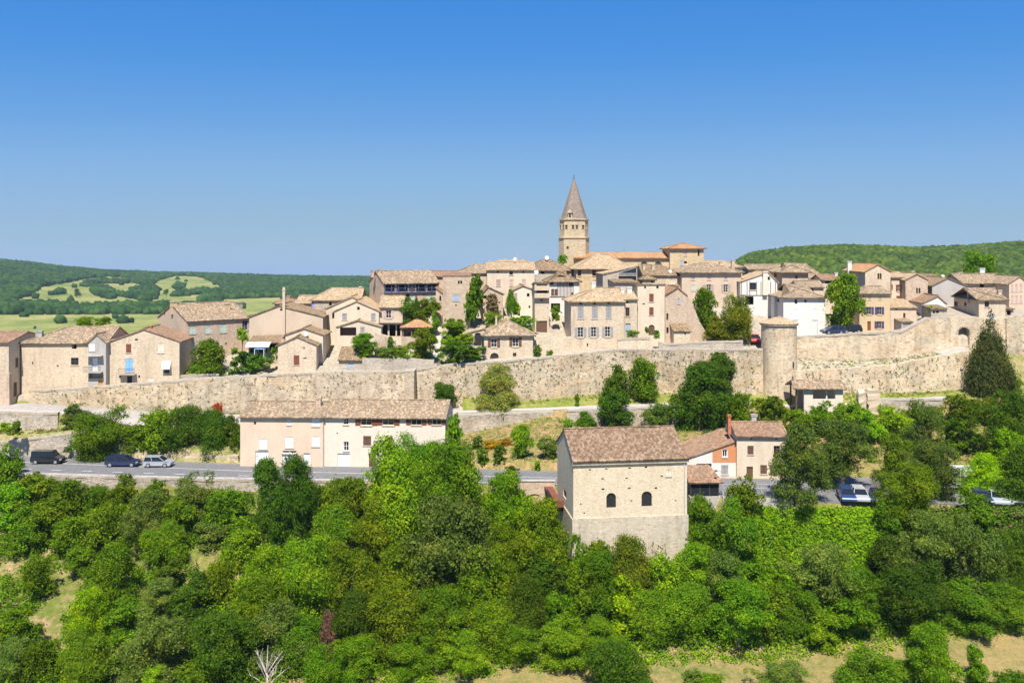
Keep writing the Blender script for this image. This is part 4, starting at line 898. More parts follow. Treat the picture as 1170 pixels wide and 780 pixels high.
# --- upper right
h = hs('house', 'tower house', 'square stone tower house with a low pyramid roof near the church', 765.5, 804, 185, 325, 283.3, 8, 2, vr=278, hl=3.4, hr=3.4, wall='stone_gold', tile='tile_orange', o=.55, below=2, win=[('h', 797.3, 285, 799.3, 292.5), ('s', 782, 284.8, 785, 292.2, 'rose'), ('s', 777, 297.5, 780.5, 303, 'bluegrey'), ('h', 781.5, 298.5, 785, 301)])
hs('house', 'house', 'long beige house with three closed attic shutters and open shutters below', 779, 847, 170.5, 345, 310.5, 10, 2, vr=301, hl=4.5, hr=4.5, wall='plaster_beige', tile='tile_mix', o=.6,
   win=[('s', 790, 312.3, 794, 319.6, 'rose'), ('s', 808, 312.3, 812, 319.6, 'rose'), ('s', 827.3, 312.3, 831, 319.6, 'rose'), ('ws', 804.8, 325, 815.2, 334, 'pinkgrey'), ('ws', 824.2, 325, 834.5, 334, 'pinkgrey'), ('s', 790.5, 325.5, 794.3, 332, 'palegreen')], chim=[(837.5, 297, 4, 6, 'stone_pink'), (823, 299, 2.6, 6, 'stone_cream')])
hs('house', 'house', 'pink roofed house on the skyline right of the square tower house', 809, 848, 188, 322, 304.8, 8, 0, vr=298.2, hr=3, wall='stone_cream', tile='tile_pale')
h = hs('house', 'house', 'white half-timbered house with stepped roofs and a pale chimney breast', 846, 888, 169, 352, 321.5, 9, -2, vr=310.5, roof='y', rf=.25, wall='plaster_white', tile='tile_pale', o=.3, win=[('w', 856.3, 322.8, 864, 331, 'dark'), ('o', 851.5, 338.5, 861, 348, 'dark'), ('h', 886 - 9, 316, 880, 320)])
x0, z0 = h.pick('F', 846, 337); x1, z1 = h.pick('F', 888, 321.5); m = MB()
for q in (.03, .18, .25, .44, .56, .7, .82, .95): m.box(x0 + (x1 - x0) * q - .06, -.05, z0, x0 + (x1 - x0) * q + .06, -.003, z1 - .05)
m.box(x0, -.06, z0 - .12, x1, -.003, z0 - .002); m.build('timber_frame', 'paint_timber', h.root)
x0, z1 = h.pick('F', 871, 311); x1, _ = h.pick('F', 876.3, 311); m = MB(); m.box(x0, -.6, z0, x1, -.062, z1); m.box(x0 - .1, -.7, z1 + .002, x1 + .1, 0.0, z1 + .2); m.build('chimney', 'plaster_ivory', h.root)
h = hs('house', 'house', 'wide stone house with a hipped pink roof behind the half-timbered house', 893.5, 923.5, 176, 332, 310.3, 12, -4, vr=300.8, hl=4, hr=3.5, wall='stone_pink', tile='tile_mix', o=.7, win=[('h', 908.8, 314.8, 911, 318.5), ('h', 884.4, 312, 887.5, 316.7, None, 'L')])
hs('house', 'house', 'pink roofed row house on the skyline left of the hipped pink roof', 855, 896, 190, 320, 307.5, 8, -2, vr=302.5, wall='stone_pink', tile='tile_mix', chim=[(869.5, 302, 2.4, 4, 'stone_cream')])
hs('house', 'house', 'house with a large plain pink roof rising behind a dark gallery', 916, 944, 178, 335, 318.5, 9, -3, vr=301.8, hr=3, wall='stone_pink', tile='tile_mix', win=[('o', 919, 322.8, 929.5, 326.5, 'brown')])
hs('house', 'house', 'low reddish roofed house directly behind the right side of the white house', 939, 961, 170, 338, 319.5, 7, -3, vr=313.8, wall='plaster_cream', tile='tile_red', win=[('o', 943, 321, 955, 324, 'dark')], chim=[(955, 311.5, 3, 3, 'plaster_white')])
hs('house', 'house', 'low pale house with dark timber gallery peeking over the white house', 912, 941, 166, 345, 327.5, 6, -3, vr=321, wall='plaster_beige', tile='tile_mix', win=[('o', 919, 329, 929.5, 333, 'brown')])
h = hs('house', 'house', 'large white house with white shutters and shaded left side beside the round tower', 895, 943, 157, 384, 339.5, 18, -6, vr=324.5, hl=6, hr=5.5, wall='plaster_white', tile='tile_mix', o=.5, below=5,
       win=[('h', 908, 342, 911, 347), ('h', 919, 342.4, 921.6, 345.5), ('s', 906.3, 353.6, 911, 365, 'white'), ('s', 929, 353, 934, 365, 'white'), ('w', 872, 341.5, 874.5, 347, 'brown', 'L'), ('w', 869.5, 358, 872.5, 366, 'brown', 'L'), ('d', 885, 355, 888, 366, 'brown', 'L'), ('w', 888, 341, 890.5, 345, 'brown', 'L')])
m = MB(); m.box(-.55, 5.5, -2, -.003, 7.6, h.he - .35); m.build('pilaster', 'plaster_white', h.root)
h = hs('house', 'house', 'large stone house with a lit gable, twin window and long shaded side', 988.6, 1017.5, 168, 345, 309.5, 15, -6, roof='y', vr=301.6, rf=.5, wall='stone_cream', tile='tile_orange', o=.4, win=[('h', 1002.6, 312.3, 1004.6, 319), ('h', 1005.2, 312.3, 1007.2, 319), ('wd', 966.5, 313.2, 969.8, 320.5, 'brown', 'L')], chim=[(970.5, 298.5, 4.5, 10, 'plaster_white')])
h = hs('house', 'house', 'ochre house with navy blue shutters on two floors', 982, 1017, 160, 380, 334.8, 8, -2, vr=327, hl=2.5, wall='plaster_ochre', tile='tile_mix', o=.45, below=5,
       win=[('s', 992, 336.2, 995, 342.2, 'rose'), ('s', 1003.8, 336.2, 1007, 342, 'rose'), ('ws', 987.8, 350.6, 998.3, 359.2, 'navy'), ('ws', 999.6, 350.6, 1010, 359.2, 'navy'), ('d', 991, 367, 995, 377.5, 'redbrown'), ('ws', 999.2, 367, 1010, 375.2, 'navy')])
hs('house', 'house', 'low ochre annexe with a pale shed roof right of the navy-shuttered house', 1017.2, 1047, 160.5, 381, 351, 6, -2, roof='shed', vr=341.5, wall='plaster_beige', tile='tile_pale', o=.3, below=5, win=[('h', 1032, 357.5, 1034.6, 364), ('h', 1022, 373, 1025, 378), ('h', 1023, 352.5, 1025.5, 354)])
hs('garage', 'garage', 'small grey lean-to garage on the rampart beside the low ochre annexe', 1030, 1043, 157.5, 378, 367.5, 3, -2, roof='shed', vr=364, wall='plaster_grey', tile='tile_mix', o=.15, win=[('g', 1031.5, 368.7, 1041, 377, 'grey')])
hs('house', 'house', 'pinkish house with brown shutters between two gabled stone houses', 1018.5, 1035.5, 173, 345, 316.5, 8, -2, vr=311, wall='plaster_pink', tile='tile_pale', win=[('ws', 1023.6, 325.2, 1031.4, 332.8, 'redbrown'), ('h', 1017.6, 325, 1020, 332), ('s', 1024.2, 338, 1031, 343, 'redbrown')])
hs('house', 'house', 'stone gabled house with a twin dark window and pale roof, right of the pinkish house', 1034.6, 1060, 171, 345, 319, 12, -2, roof='y', vr=312.6, rf=.48, wall='stone_pink', tile='tile_pale', win=[('h', 1046.8, 329, 1048.8, 335.5), ('h', 1049.6, 329, 1051.6, 335.5)], chim=[(1042.5, 309.5, 3, 8, 'stone_cream')])
hs('house', 'house', 'brown roofed house on the skyline just left of the grey gable', 1054, 1076, 184, 330, 319.5, 9, -2, vr=313.3, wall='stone_grey', tile='tile_brown', dishes=[(1077, 315.8, 2.2, 2)])
hs('barn', 'barn', 'white gabled barn with a brown roof and dark side', 1055, 1080.5, 163, 360, 345.5, 10, -9, roof='y', vr=337.8, rf=.35, wall='plaster_white', tile='tile_red', o=.3, below=4)
hs('house', 'house', 'house with a plain grey gable and dark edged roof', 1065, 1104, 172, 345, 326, 10, -4, roof='y', vr=317.3, rf=.55, wall='plaster_grey', tile='tile_brown', o=.3)
h = hs('house', 'house', 'long house with a brown roof and pinkish gable at the right edge', 1153, 1175, 170, 368, 323, 15, -4, roof='y', vr=315.5, rf=.45, wall='plaster_beige', tile='tile_mix', o=.5, below=4,
       win=[('s', 1155.3, 324.8, 1157.7, 333, 'rose'), ('s', 1160, 324.6, 1162.6, 333, 'rose'), ('s', 1165, 324.4, 1167.8, 332.8, 'rose'), ('s', 1155.3, 337.8, 1157.7, 346, 'rose'), ('s', 1160, 337.6, 1162.6, 346, 'rose'), ('s', 1165, 337.4, 1167.8, 345.8, 'rose')], chim=[(1121.8, 306.5, 5.5, 12, 'plaster_white')])
hs('house', 'house', 'long low brown roof running left from the pinkish gable', 1100, 1152, 176, 350, 323, 9, -1, vr=313, wall='stone_grey', tile='tile_mix', o=.5, win=[('o', 1119.5, 324, 1124.5, 331, 'dark')], chim=[(1097, 311, 4.5, 5, 'stone_grey')])
hs('house', 'house', 'corner stone house with a low hipped roof standing over the gate arch', 1118.5, 1149, 156, 368, 342, 13, -9, vr=328.8, hl=5, hr=5, wall='stone_cream', tile='tile_mix', o=.45, below=4, cornice=False,
   win=[('w', 1125, 344.2, 1130, 350.8, 'brown'), ('ws', 1129, 358, 1138, 366.3, 'bluegrey'), ('w', 1088, 343.6, 1094.5, 350, 'brown', 'L'), ('w', 1101.5, 345, 1104, 349.5, 'brown', 'L'), ('w', 1090, 356, 1095, 362, 'brown', 'L')], chim=[(1107, 331, 2.6, 5, 'stone_grey'), (1142, 331.5, 3.5, 3, 'stone_cream')])
hs('house', 'outbuilding', 'low stone outbuilding with small dark openings left of the gate arch house', 1064, 1082, 157, 364, 352, 4, -2, roof='shed', vr=350, wall='stone_grey', tile='tile_brown', cornice=False, win=[('h', 1066, 355, 1068.5, 358), ('h', 1069.5, 355, 1073, 357.5)])
hs('house', 'house', 'stone corner turret house at the right edge below the pinkish gable', 1149.5, 1158, 158, 366, 352.5, 4, -3, roof='shed', vr=350.5, wall='stone_grey', tile='tile_brown', cornice=False, win=[('o', 1150.5, 354.5, 1155, 360, 'brown')])

# --- church
c = thing('church', 'stone church with octagonal bell tower and tall pointed spire', 'church', at(655.8, 296, 190))
Yc = 190.0; s_ = Yc / F
def zc(v): return -(v - 296) / F * Yc
r1, r2 = 17.4 * s_ / math.cos(R(0)), 16.3 * s_
rot8 = -math.pi / 2 + math.pi / 8 * 0
def octa(m, prof, mi=0):
    rings = [[m.vert((r * math.cos(rot8 + k * math.pi / 4), r * math.sin(rot8 + k * math.pi / 4), z)) for k in range(8)] for r, z in prof]
    for a, b in zip(rings, rings[1:]):
        for k in range(8): m.face((a[k], a[(k + 1) % 8], b[(k + 1) % 8], b[k]), mi)
    return rings
m = MB()
octa(m, [(r1, -7), (r1, zc(272.6)), (r1 + .18, zc(272.4)), (r1 + .18, zc(271)), (r2, zc(270.8)), (r2, zc(252.5))])
octa(m, [(r2 + .02, zc(252.4)), (r2 + .25, zc(251.6)), (r2 + .25, zc(250.2)), (r2 - .4, zc(250.1))])
m.build('tower', 'church_stone', c)
m = MB(); rr = octa(m, [(r2 - .25, zc(250.3)), ((r2 - .25) * .52, zc(227.5)), (.10, zc(204.5))])
for i, (ra, rb_) in enumerate(zip(rr, rr[1:])): pass
m.uv = [[(j * 3 + 0, 0), (j * 3 + 2, 0), (j * 3 + 1.5, 4), (j * 3 + .5, 4)] for j in range(len(m.f))]; sp = m.build('spire', 'slate', c)
m = MB()
for k in range(8):
    aa = rot8 + k * math.pi / 4; m.tube([((r2 - .22) * math.cos(aa), (r2 - .22) * math.sin(aa), zc(250.2)), (.1 * math.cos(aa), .1 * math.sin(aa), zc(204.5))], .055, 4)
m.build('hip_ridge', 'slate', sp)
m = MB(); m.tube([(0, 0, zc(204.8)), (0, 0, zc(199.5))], .04, 5); m.box(-.25, -.03, zc(201.6), .25, .03, zc(201.2)); m.lathe([(0.001, zc(204.8)), (.22, zc(204)), (.001, zc(203.2))], 10); m.build('finial_cross', 'iron', sp)
def face_frame(k):
    a0 = rot8 + k * math.pi / 4; am = a0 + math.pi / 8; ap = math.cos(math.pi / 8)
    return Vector((math.cos(am), math.sin(am), 0)), Vector((-math.sin(am), math.cos(am), 0)), ap
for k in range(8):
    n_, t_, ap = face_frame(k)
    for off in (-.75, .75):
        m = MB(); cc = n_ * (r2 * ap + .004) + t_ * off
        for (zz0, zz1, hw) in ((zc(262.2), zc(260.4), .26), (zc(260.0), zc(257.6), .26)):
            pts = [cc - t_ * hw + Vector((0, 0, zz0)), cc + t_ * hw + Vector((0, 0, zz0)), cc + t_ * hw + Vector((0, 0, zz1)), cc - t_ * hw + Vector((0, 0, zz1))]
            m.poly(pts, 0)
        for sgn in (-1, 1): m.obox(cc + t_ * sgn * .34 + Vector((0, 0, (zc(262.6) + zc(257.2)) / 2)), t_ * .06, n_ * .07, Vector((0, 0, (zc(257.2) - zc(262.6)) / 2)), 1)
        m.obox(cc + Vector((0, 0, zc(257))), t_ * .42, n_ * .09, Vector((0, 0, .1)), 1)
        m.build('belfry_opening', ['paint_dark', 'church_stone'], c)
n_, t_, ap = face_frame(7); m = MB(); cc = n_ * (r1 * ap + .006) - t_ * 0.4; zz = (zc(284.5) + zc(281.5)) / 2
m.obox(cc + Vector((0, 0, zz)), t_ * .24, n_ * .01, Vector((0, 0, .3)), 0); m.build('slit_window', 'paint_dark', c)
m = MB(); nn = face_frame(7)[0]; q = nn * (r2 - .75) * .93; zz = zc(247)
m.obox(q + Vector((0, 0, zz)), face_frame(7)[1] * .42, nn * .55, Vector((0, 0, .65)), 1)
aa = [q + nn * .75 + face_frame(7)[1] * sx * .6 + Vector((0, 0, zz + .6)) for sx in (-1, 1)] + [q + nn * .75 + Vector((0, 0, zz + 1.5))]
bb = [q - nn * .9 + face_frame(7)[1] * sx * .6 + Vector((0, 0, zz + .6)) for sx in (-1, 1)] + [q - nn * .9 + Vector((0, 0, zz + 1.5))]
m.poly(aa, 1); m.poly([aa[0], aa[2], bb[2], bb[0]], 2); m.poly([aa[2], aa[1], bb[1], bb[2]], 2); m.obox(q + nn * .56 + Vector((0, 0, zz)), face_frame(7)[1] * .22, nn * .01, Vector((0, 0, .4)), 0)
m.build('spire_dormer', ['paint_dark', 'church_stone', 'slate'], sp)
def local(u, v, y): p = at(u, v, y); return p - Vector(c.location)
# nave and lower aisle with long tiled roofs
m = MB(); A = local(672, 297, 186); B = local(765, 297, 186); m.box(A.x, A.y, -8, B.x, A.y + 9, local(0, 295.5, 186).z); m.build('nave_wall', 'church_stone', c)
m = MB(); zt0 = local(0, 295, 186).z; A0 = local(655.5, 297, 186)
tile_slope(m, [(A0.x, A.y - .5, zt0), (B.x + .3, A.y - .5, zt0), (B.x + .3, A.y + 4.5, local(0, 288.2, 190).z), (A0.x, A.y + 4.5, local(0, 288.2, 190).z)])
tile_slope(m, [(B.x + .3, A.y + 9.5, zt0), (A0.x, A.y + 9.5, zt0), (A0.x, A.y + 4.5, local(0, 288.2, 190).z), (B.x + .3, A.y + 4.5, local(0, 288.2, 190).z)])
m.build('nave_roof', 'tile_orange', c)
m = MB()
for u_ in (736, 752):
    p = local(u_, 303.5, 185.95); pass
    m.poly([(p.x + .8 * math.cos(a), A.y - .006, p.z + .9 * math.sin(a)) for a in np.linspace(0, math.pi, 10)])
m.build('nave_window', 'paint_dark', c)
# ------------------------------------------------------------------ ramparts and garden walls
def wall(name, label, cat, pts, thick, mat, top_noise=.12, cap=None, holes=(), group=None, step=.8):
    """pts: (x, y, zbottom, ztop) left to right; a thick wall with an uneven top; holes: (xc, width, z0, z1) arched openings"""
    P = np.array(pts, float); seg = np.r_[0, np.cumsum(np.hypot(np.diff(P[:, 0]), np.diff(P[:, 1])))]
    n = max(2, int(seg[-1] / step)); ss = np.linspace(0, seg[-1], n + 1); seed = rng.uniform(0, 50)
    ss = np.unique(np.r_[ss, seg])
    if cap: P[:, 3] -= .26
    Q = np.stack([np.interp(ss, seg, P[:, k]) for k in range(4)], 1)
    root = thing(name, label, cat, tuple(Q[len(Q) // 2][:3]), 0, group); L = Vector(root.location)
    m = MB(); rowsF, rowsB = [], []
    nz = 5
    for i, (x, y, z0, z1) in enumerate(Q):
        z1 = z1 + top_noise * mnoise.noise((ss[i] * .45 + seed, seed, 0)) + top_noise * .5 * mnoise.noise((ss[i] * 1.7, seed, 2))
        f = []
        for j in range(nz + 1):
            z = z0 + (z1 - z0) * j / nz; dy = .16 * mnoise.noise((ss[i] * .35, z * .5, seed)) - .10 * (1 - j / nz)
            f.append(m.vert(Vector((x, y + dy, z)) - L))
        b0 = m.vert(Vector((x, y + thick, z1)) - L); b1 = m.vert(Vector((x, y + thick, z0)) - L)
        rowsF.append(f); rowsB.append((b0, b1))
    for i in range(len(Q) - 1):
        for j in range(nz): m.face((rowsF[i][j], rowsF[i + 1][j], rowsF[i + 1][j + 1], rowsF[i][j + 1]))
        m.face((rowsF[i][nz], rowsF[i + 1][nz], rowsB[i + 1][0], rowsB[i][0])); m.face((rowsB[i][0], rowsB[i + 1][0], rowsB[i + 1][1], rowsB[i][1]))
    for e in (0, -1): m.face(rowsF[e] + list(rowsB[e]))
    o = m.build('masonry', mat, root)
    if cap:
        m = MB()
        for i in range(len(Q) - 1):
            a = Q[i]; b = Q[i + 1]
            za = a[3] + .06 + .13 * mnoise.noise((ss[i] * 1.6, seed, 5)); zb = b[3] + .06 + .13 * mnoise.noise((ss[i + 1] * 1.6, seed, 5))
            oa = .03 * mnoise.noise((ss[i] * 1.3, seed, 8)); ob = .03 * mnoise.noise((ss[i + 1] * 1.3, seed, 8))
            p = [Vector((a[0], a[1] - .03 + oa, za)), Vector((b[0], b[1] - .03 + ob, zb)), Vector((b[0], b[1] + thick + .03, zb)), Vector((a[0], a[1] + thick + .03, za))]
            up = Vector((0, 0, .14)); lo = [m.vert(q - Vector((0, 0, .2)) - L) for q in p]; hi = [m.vert(q + up - L) for q in p]
            m.face(hi)
            for j in range(4): m.face((lo[j], lo[(j + 1) % 4], hi[(j + 1) % 4], hi[j]))
        m.build('coping', cap, root)
    return root
def wpts(us, Y, zb_off=-1.0, topf=None, botf=None, dY=0.0):
    r = []
    for u in us:
        y = Y(u) if callable(Y) else Y
        x = xu(u, y); r.append((x, y, (botf(u, y) if botf else tz(x, y - .3) + zb_off), topf(u, y)))
    return r
ipl = lambda tab: (lambda u, y: ztop(u, float(np.interp(u, [a for a, b in tab], [b for a, b in tab])), y))
wall('rampart_wall', 'long weathered village rampart wall left of its buttress corner', 'wall', wpts([33, 48, 70, 103, 150, 206, 240, 280, 330, 345, 387, 430, 471], lambda u: float(np.interp(u, [340, 471.5], [145.75, 144.15])), -1, ipl(tv)), 1.0, 'rampart', .16, 'stone_grey')
wall('rampart_wall', 'long tall rampart wall between the buttress corner and the round tower', 'wall', wpts([470, 474, 495, 520, 573, 620, 680, 700, 760, 820, 872], 147.05, -1, ipl(tv + [(880, 398)])), 1.0, 'rampart', .12, 'stone_grey')
x0 = xu(471, 144.2); bt = MB(); z0_, z1_ = tz(x0, 143.5) - 1, ztop(470, 424, 144.2)
o = thing('buttress', 'plain stone buttress corner where the rampart wall steps back', 'buttress', (x0, 144.0, z0_)); bt.box(-1.3, -.05, 0, .35, 3.3, z1_ - z0_ - .05); bt.build('masonry', 'rampart', o)
bt = MB(); bt.box(-1.33, -.08, z1_ - z0_ - .048, .38, 3.33, z1_ - z0_ + .1); bt.build('coping', 'stone_grey', o)
wall('rampart_wall', 'pale upper rampart wall climbing from the round tower to the gate', 'wall', wpts([908, 940, 987, 1015, 1029, 1037, 1045, 1060, 1075, 1088], 149.6, -1, ipl(ut), lambda u, y: ztop(u, float(np.interp(u, [a for a, b in ub], [b for a, b in ub])), y) - 1.2), 1.0, 'rampart_gold', .10, 'stone_grey')
wall('rampart_wall', 'lower rampart wall below the gate ramp right of the round tower', 'wall', wpts([906, 960, 1019, 1060, 1090, 1109], 145.7, -1, ipl(lt)), .9, 'rampart_gold', .22, None)
# gate section with a real arched passage
def gate_wall():
    Yg = 149.5; x0 = xu(1086, Yg); x1 = xu(1152, Yg); zb_ = ztop(0, 400, Yg) - 3.0; zt_ = ztop(0, 362.3, Yg)
    root = thing('gatehouse_wall', 'rampart wall pierced by the arched village gate beside the tall cypress', 'gate', (x0, Yg, zb_))
    a0, a1 = xu(1095, Yg) - x0, xu(1107.7, Yg) - x0; z0 = ztop(0, 394.2, Yg) - zb_; z1 = ztop(0, 374, Yg) - zb_
    m = MB(); W = x1 - x0; H_ = zt_ - zb_; hole = arch_poly(a0, a1, z0, z1, 12)
    facade(m, [(0, 0), (W, 0), (W, H_ - .2), (0, H_)], [hole], lambda a, z: (a, 0, z), (0, 1, 0), depth=5.0)
    m.poly([(0, 0, H_), (W, 0, H_ - .2), (W, 1.1, H_ - .2), (0, 1.1, H_)]); m.poly([(0, 1.1, 0), (0, 1.1, H_), (W, 1.1, H_ - .2), (W, 1.1, 0)][::-1]); m.poly([(0, 0, 0), (0, 0, H_), (0, 1.1, H_), (0, 1.1, 0)]); m.poly([(W, 0, 0), (W, 1.1, 0), (W, 1.1, H_ - .2), (W, 0, H_ - .2)])
    m.build('masonry', 'rampart_gold', root)
    m = MB(); c = (a0 + a1) / 2
    m.poly([(a0 - .3, 5.0, z0 - .5), (a1 + .3, 5.0, z0 - .5), (a1 + .3, 5.0, z1 + .3), (a0 - .3, 5.0, z1 + .3)]); m.build('passage_shade_end', 'paint_brown', root)  # end face coloured dark brown to stand for the shade inside the passage
    m = MB(); r = (a1 - a0) / 2; zc_ = z1 - r * .9
    for t in np.linspace(0, math.pi, 12):
        p = Vector((c + (r + .18) * math.cos(t), -.03, zc_ + (r * .9 + .18) * math.sin(t))); rad = Vector((math.cos(t), 0, math.sin(t))); m.obox(p, rad * .17, Vector((0, .06, 0)), Vector((-rad.z, 0, rad.x)) * .2)
    m.build('arch_stones', 'stone_cream', root)
gate_wall()
wall('rampart_wall', 'crumbling rampart wall at the right edge beyond the cypress', 'wall', wpts([1150, 1160, 1175, 1200], 149.2, -2, ipl([(1150, 363), (1160, 360), (1200, 362)])), 1.0, 'rampart', .3, None)
wall('parapet_wall', 'low grey parapet terrace wall below the ruined gable and olive tree', 'wall', wpts([753, 765, 800, 849], 149.2, -2, ipl([(753, 390), (765, 392), (775, 390), (849, 388.5)])), .5, 'stone_grey', .08, 'stone_grey')
wall('terrace_wall', 'short pale terrace wall in front of the tower house arched door', 'wall', wpts([706, 725, 743], 150, -2, ipl([(706, 386.5), (743, 385)])), .5, 'stone_cream', .05, 'stone_grey')
wall('garden_wall', 'rubble garden wall on top of the rampart below the orange roofed pavilion', 'wall', wpts([414, 440, 470, 496], 148.6, -2, ipl([(414, 409), (440, 410), (470, 409.5), (496, 411)])), .5, 'stone_grey', .15, None)
wall('garden_wall', 'stone wall with dark little arches between the garage tower and the big cream house', 'wall', wpts([610, 632, 653], 151, -2, ipl([(610, 389), (632, 386), (653, 384.5)])), .5, 'stone_cream', .1, None)
wall('garden_wall', 'sloping stone garden wall right of the low cream annexe', 'wall', wpts([428, 440, 452], 152, -3, ipl([(428, 379), (440, 382), (452, 388)])), .4, 'stone_pink', .1, 'stone_cream')
wall('garden_wall', 'low stone wall below the round bush on the rampart top at left', 'wall', wpts([206, 216, 250], 147.6, -2, ipl([(206, 428.5), (216, 427), (250, 426.5)])), .4, 'stone_pink', .1, 'stone_grey')
wall('courtyard_wall', 'low rubble wall at the left edge below the dark side wall', 'wall', wpts([-40, -10, 11], 140.5, -2, ipl([(-40, 426), (11, 426.5)])), .5, 'stone_pink', .15, None)
wall('retaining_wall', 'grey retaining wall holding up the lane at the far left', 'wall', wpts([-120, 0, 30, 66], lambda u: row_y(9, xu(u, 133.5)) - .05, -.6, ipl([(-120, 467), (0, 469.5), (66, 471)])), .7, 'drywall', .1, 'stone_grey')
wall('retaining_wall', 'pale dry stone retaining wall behind the black van on the road', 'wall', wpts([-120, 0, 30, 60, 85, 100], lambda u: row_y(8, xu(u, 127.5)) - .3, -.6, ipl([(-120, 505), (0, 503.5), (60, 496.5), (100, 490.5)])), .7, 'drywall', .12, 'stone_grey')
wall('roadside_wall', 'low stone roadside wall behind the blue and silver parked cars', 'wall', wpts([112, 150, 200, 272], lambda u: row_y(8, xu(u, 127.5)) - .3, -.6, ipl([(112, 515), (150, 517), (200, 518), (272, 520)])), .5, 'rampart_gold', .12, 'stone_pink')
wall('retaining_wall', 'grey retaining wall under the path above the dry bank', 'wall', wpts([508, 540, 580, 610, 632], lambda u: row_y(9, xu(u, 141)) - .1, -.5, ipl([(508, 474), (540, 472.3), (632, 468.8)])), .6, 'drywall', .05, 'concrete_pale')
wall('retaining_wall', 'retaining wall under the path behind the warehouse, partly hidden by trees', 'wall', wpts([648, 690, 730, 775], lambda u: row_y(9, xu(u, 141)) - .1, -.5, ipl([(648, 467.6), (690, 465.8), (775, 463)])), .6, 'drywall', .05, 'concrete_pale')
wall('retaining_wall', 'long low wall under the path right of the ruined pillars', 'wall', wpts([1006, 1040, 1078], lambda u: row_y(9, xu(u, 141)) - .1, -.5, ipl([(1006, 455), (1078, 454.5)])), .5, 'drywall', .05, 'concrete_pale')
wall('roadside_wall', 'stone retaining wall below the front edge of the road at left', 'wall', wpts([-150, 0, 60, 130, 200, 290, 420], lambda u: rfy(xu(u, 119)) - .45, -1.2, lambda u, y: ZR + .12), .45, 'drywall', .05, 'stone_grey')
def road_bridge():
    x0, x1 = xu(560, 114), xu(634, 113); y = rfy(xu(600, 114)) - .55; zb_ = 26.2
    root = thing('road_bridge', 'low stone arch carrying the road beside the warehouse footbridge', 'bridge', (x0, y, zb_)); W = x1 - x0; m = MB()
    hole = arch_poly(W * .55, W * .82, .4, 2.75, 12)
    facade(m, [(0, -2), (W, -2), (W, ZR + .55 - zb_), (0, ZR + .55 - zb_)], [hole], lambda a, z: (a, 0, z), (0, 1, 0), depth=4.0)
    m.poly([(0, 0, ZR + .55 - zb_), (W, 0, ZR + .55 - zb_), (W, .4, ZR + .55 - zb_), (0, .4, ZR + .55 - zb_)]); m.poly([(0, .4, -2), (W, .4, -2), (W, .4, ZR + .55 - zb_), (0, .4, ZR + .55 - zb_)]); m.build('masonry', 'stone_pink', root)
    m = MB(); m.box(-.1, -.08, ZR + .552 - zb_, W + .1, .5, ZR + .7 - zb_); m.build('coping', 'concrete_pale', root)
road_bridge()
wall('kerb_wall', 'pale concrete kerb wall at the road edge right of the glazed shelter', 'wall', wpts([826, 850, 880, 905], lambda u: rfy(xu(u, 109)) - .35, -1.5, lambda u, y: ZR + .12), .35, 'concrete_pale', .02, None)

# round tower
Yt = 148.0; xt = xu(890, Yt); rt = 20.0 / F * Yt; zt0 = ztop(0, 450, Yt) - 1.5; zt1 = ztop(0, 372.5, Yt - rt) + .3
t = thing('round_tower', 'round stone rampart tower with a shallow conical tile roof', 'tower', (xt, Yt, zt0))
m = MB(); hgt = zt1 - zt0
prof = [(rt * 1.07, 0), (rt * 1.04, hgt * .15), (rt, hgt * .4), (rt * .985, hgt * .7), (rt * .975, hgt)]
m.lathe(prof, 40); m.build('drum', 'rampart_gold', t)
m = MB(); m.lathe([(rt * 1.06, hgt - .3), (rt * 1.06, hgt - .02)], 40); m.build('cornice', 'stone_grey', t)
m = MB(); nk = 20
for k in range(nk):
    a0, a1 = 2 * math.pi * k / nk, 2 * math.pi * (k + 1) / nk; r_ = rt * 1.09
    tile_slope(m, [(r_ * math.cos(a0), r_ * math.sin(a0), hgt - .05), (r_ * math.cos(a1), r_ * math.sin(a1), hgt - .05), (0, 0, hgt + 1.15)], sag=.01)
m.build('roof', 'tile_pale', t)
m = MB()
for aa, zz in ((-1.05, hgt * .32), (-1.0, hgt * .5)):
    n_ = Vector((math.cos(aa), math.sin(aa), 0)); m.obox(n_ * rt * 1.015 + Vector((0, 0, zz)), Vector((-n_.y, n_.x, 0)) * .1, n_ * .06, Vector((0, 0, .5)))
m.build('arrow_slit', 'paint_dark', t)

# open tiled wash-house on the terrace, ruined pillars
Yp = 139.5; W = (963 - 910) / F * Yp; p0 = at(910, 464, Yp); zb_ = tz(p0.x + 3, Yp) - .5
t = thing('wash_house', 'open wash-house with brown tile roof on white piers below the round tower', 'shelter', (p0.x, Yp, zb_), R(-2))
he_ = ztop(0, 443.2, Yp) - zb_
m = MB(); m.box(-.1, .1, 0, .12, .3, he_); m.box(-.1, 3.2, 0, .12, 3.4, he_); m.build('timber_post', 'paint_brown', t)
m = MB(); m.box(1.2, 0, -1.5, 2.6, .5, he_); m.build('pier', 'plaster_ivory', t)
m = MB(); m.box(W - 1.25, 0, -1.5, W - .05, .5, he_); m.build('pier', 'plaster_ivory', t)
m = MB(); m.box(2.601, .03, -1.5, W - 1.251, .35, he_ - 1.75); m.build('low_wall', 'plaster_ivory', t)
m = MB(); m.box(1.2, 3.6, -1.5, W, 3.9, he_ - .02); m.build('back_wall', 'plaster_cream', t)
m = MB(); m.box((W + 2.2) / 2 - .1, .1, he_ - 1.745, (W + 2.2) / 2 + .1, .3, he_ - .21); m.build('post', 'plaster_white', t)
m = MB(); m.box(-.2, .05, he_ - .2, W, .3, he_ - .01); m.build('beam', 'paint_timber', t)
m = MB(); zr_ = ztop(0, 434.5, Yp + 1.9) - zb_
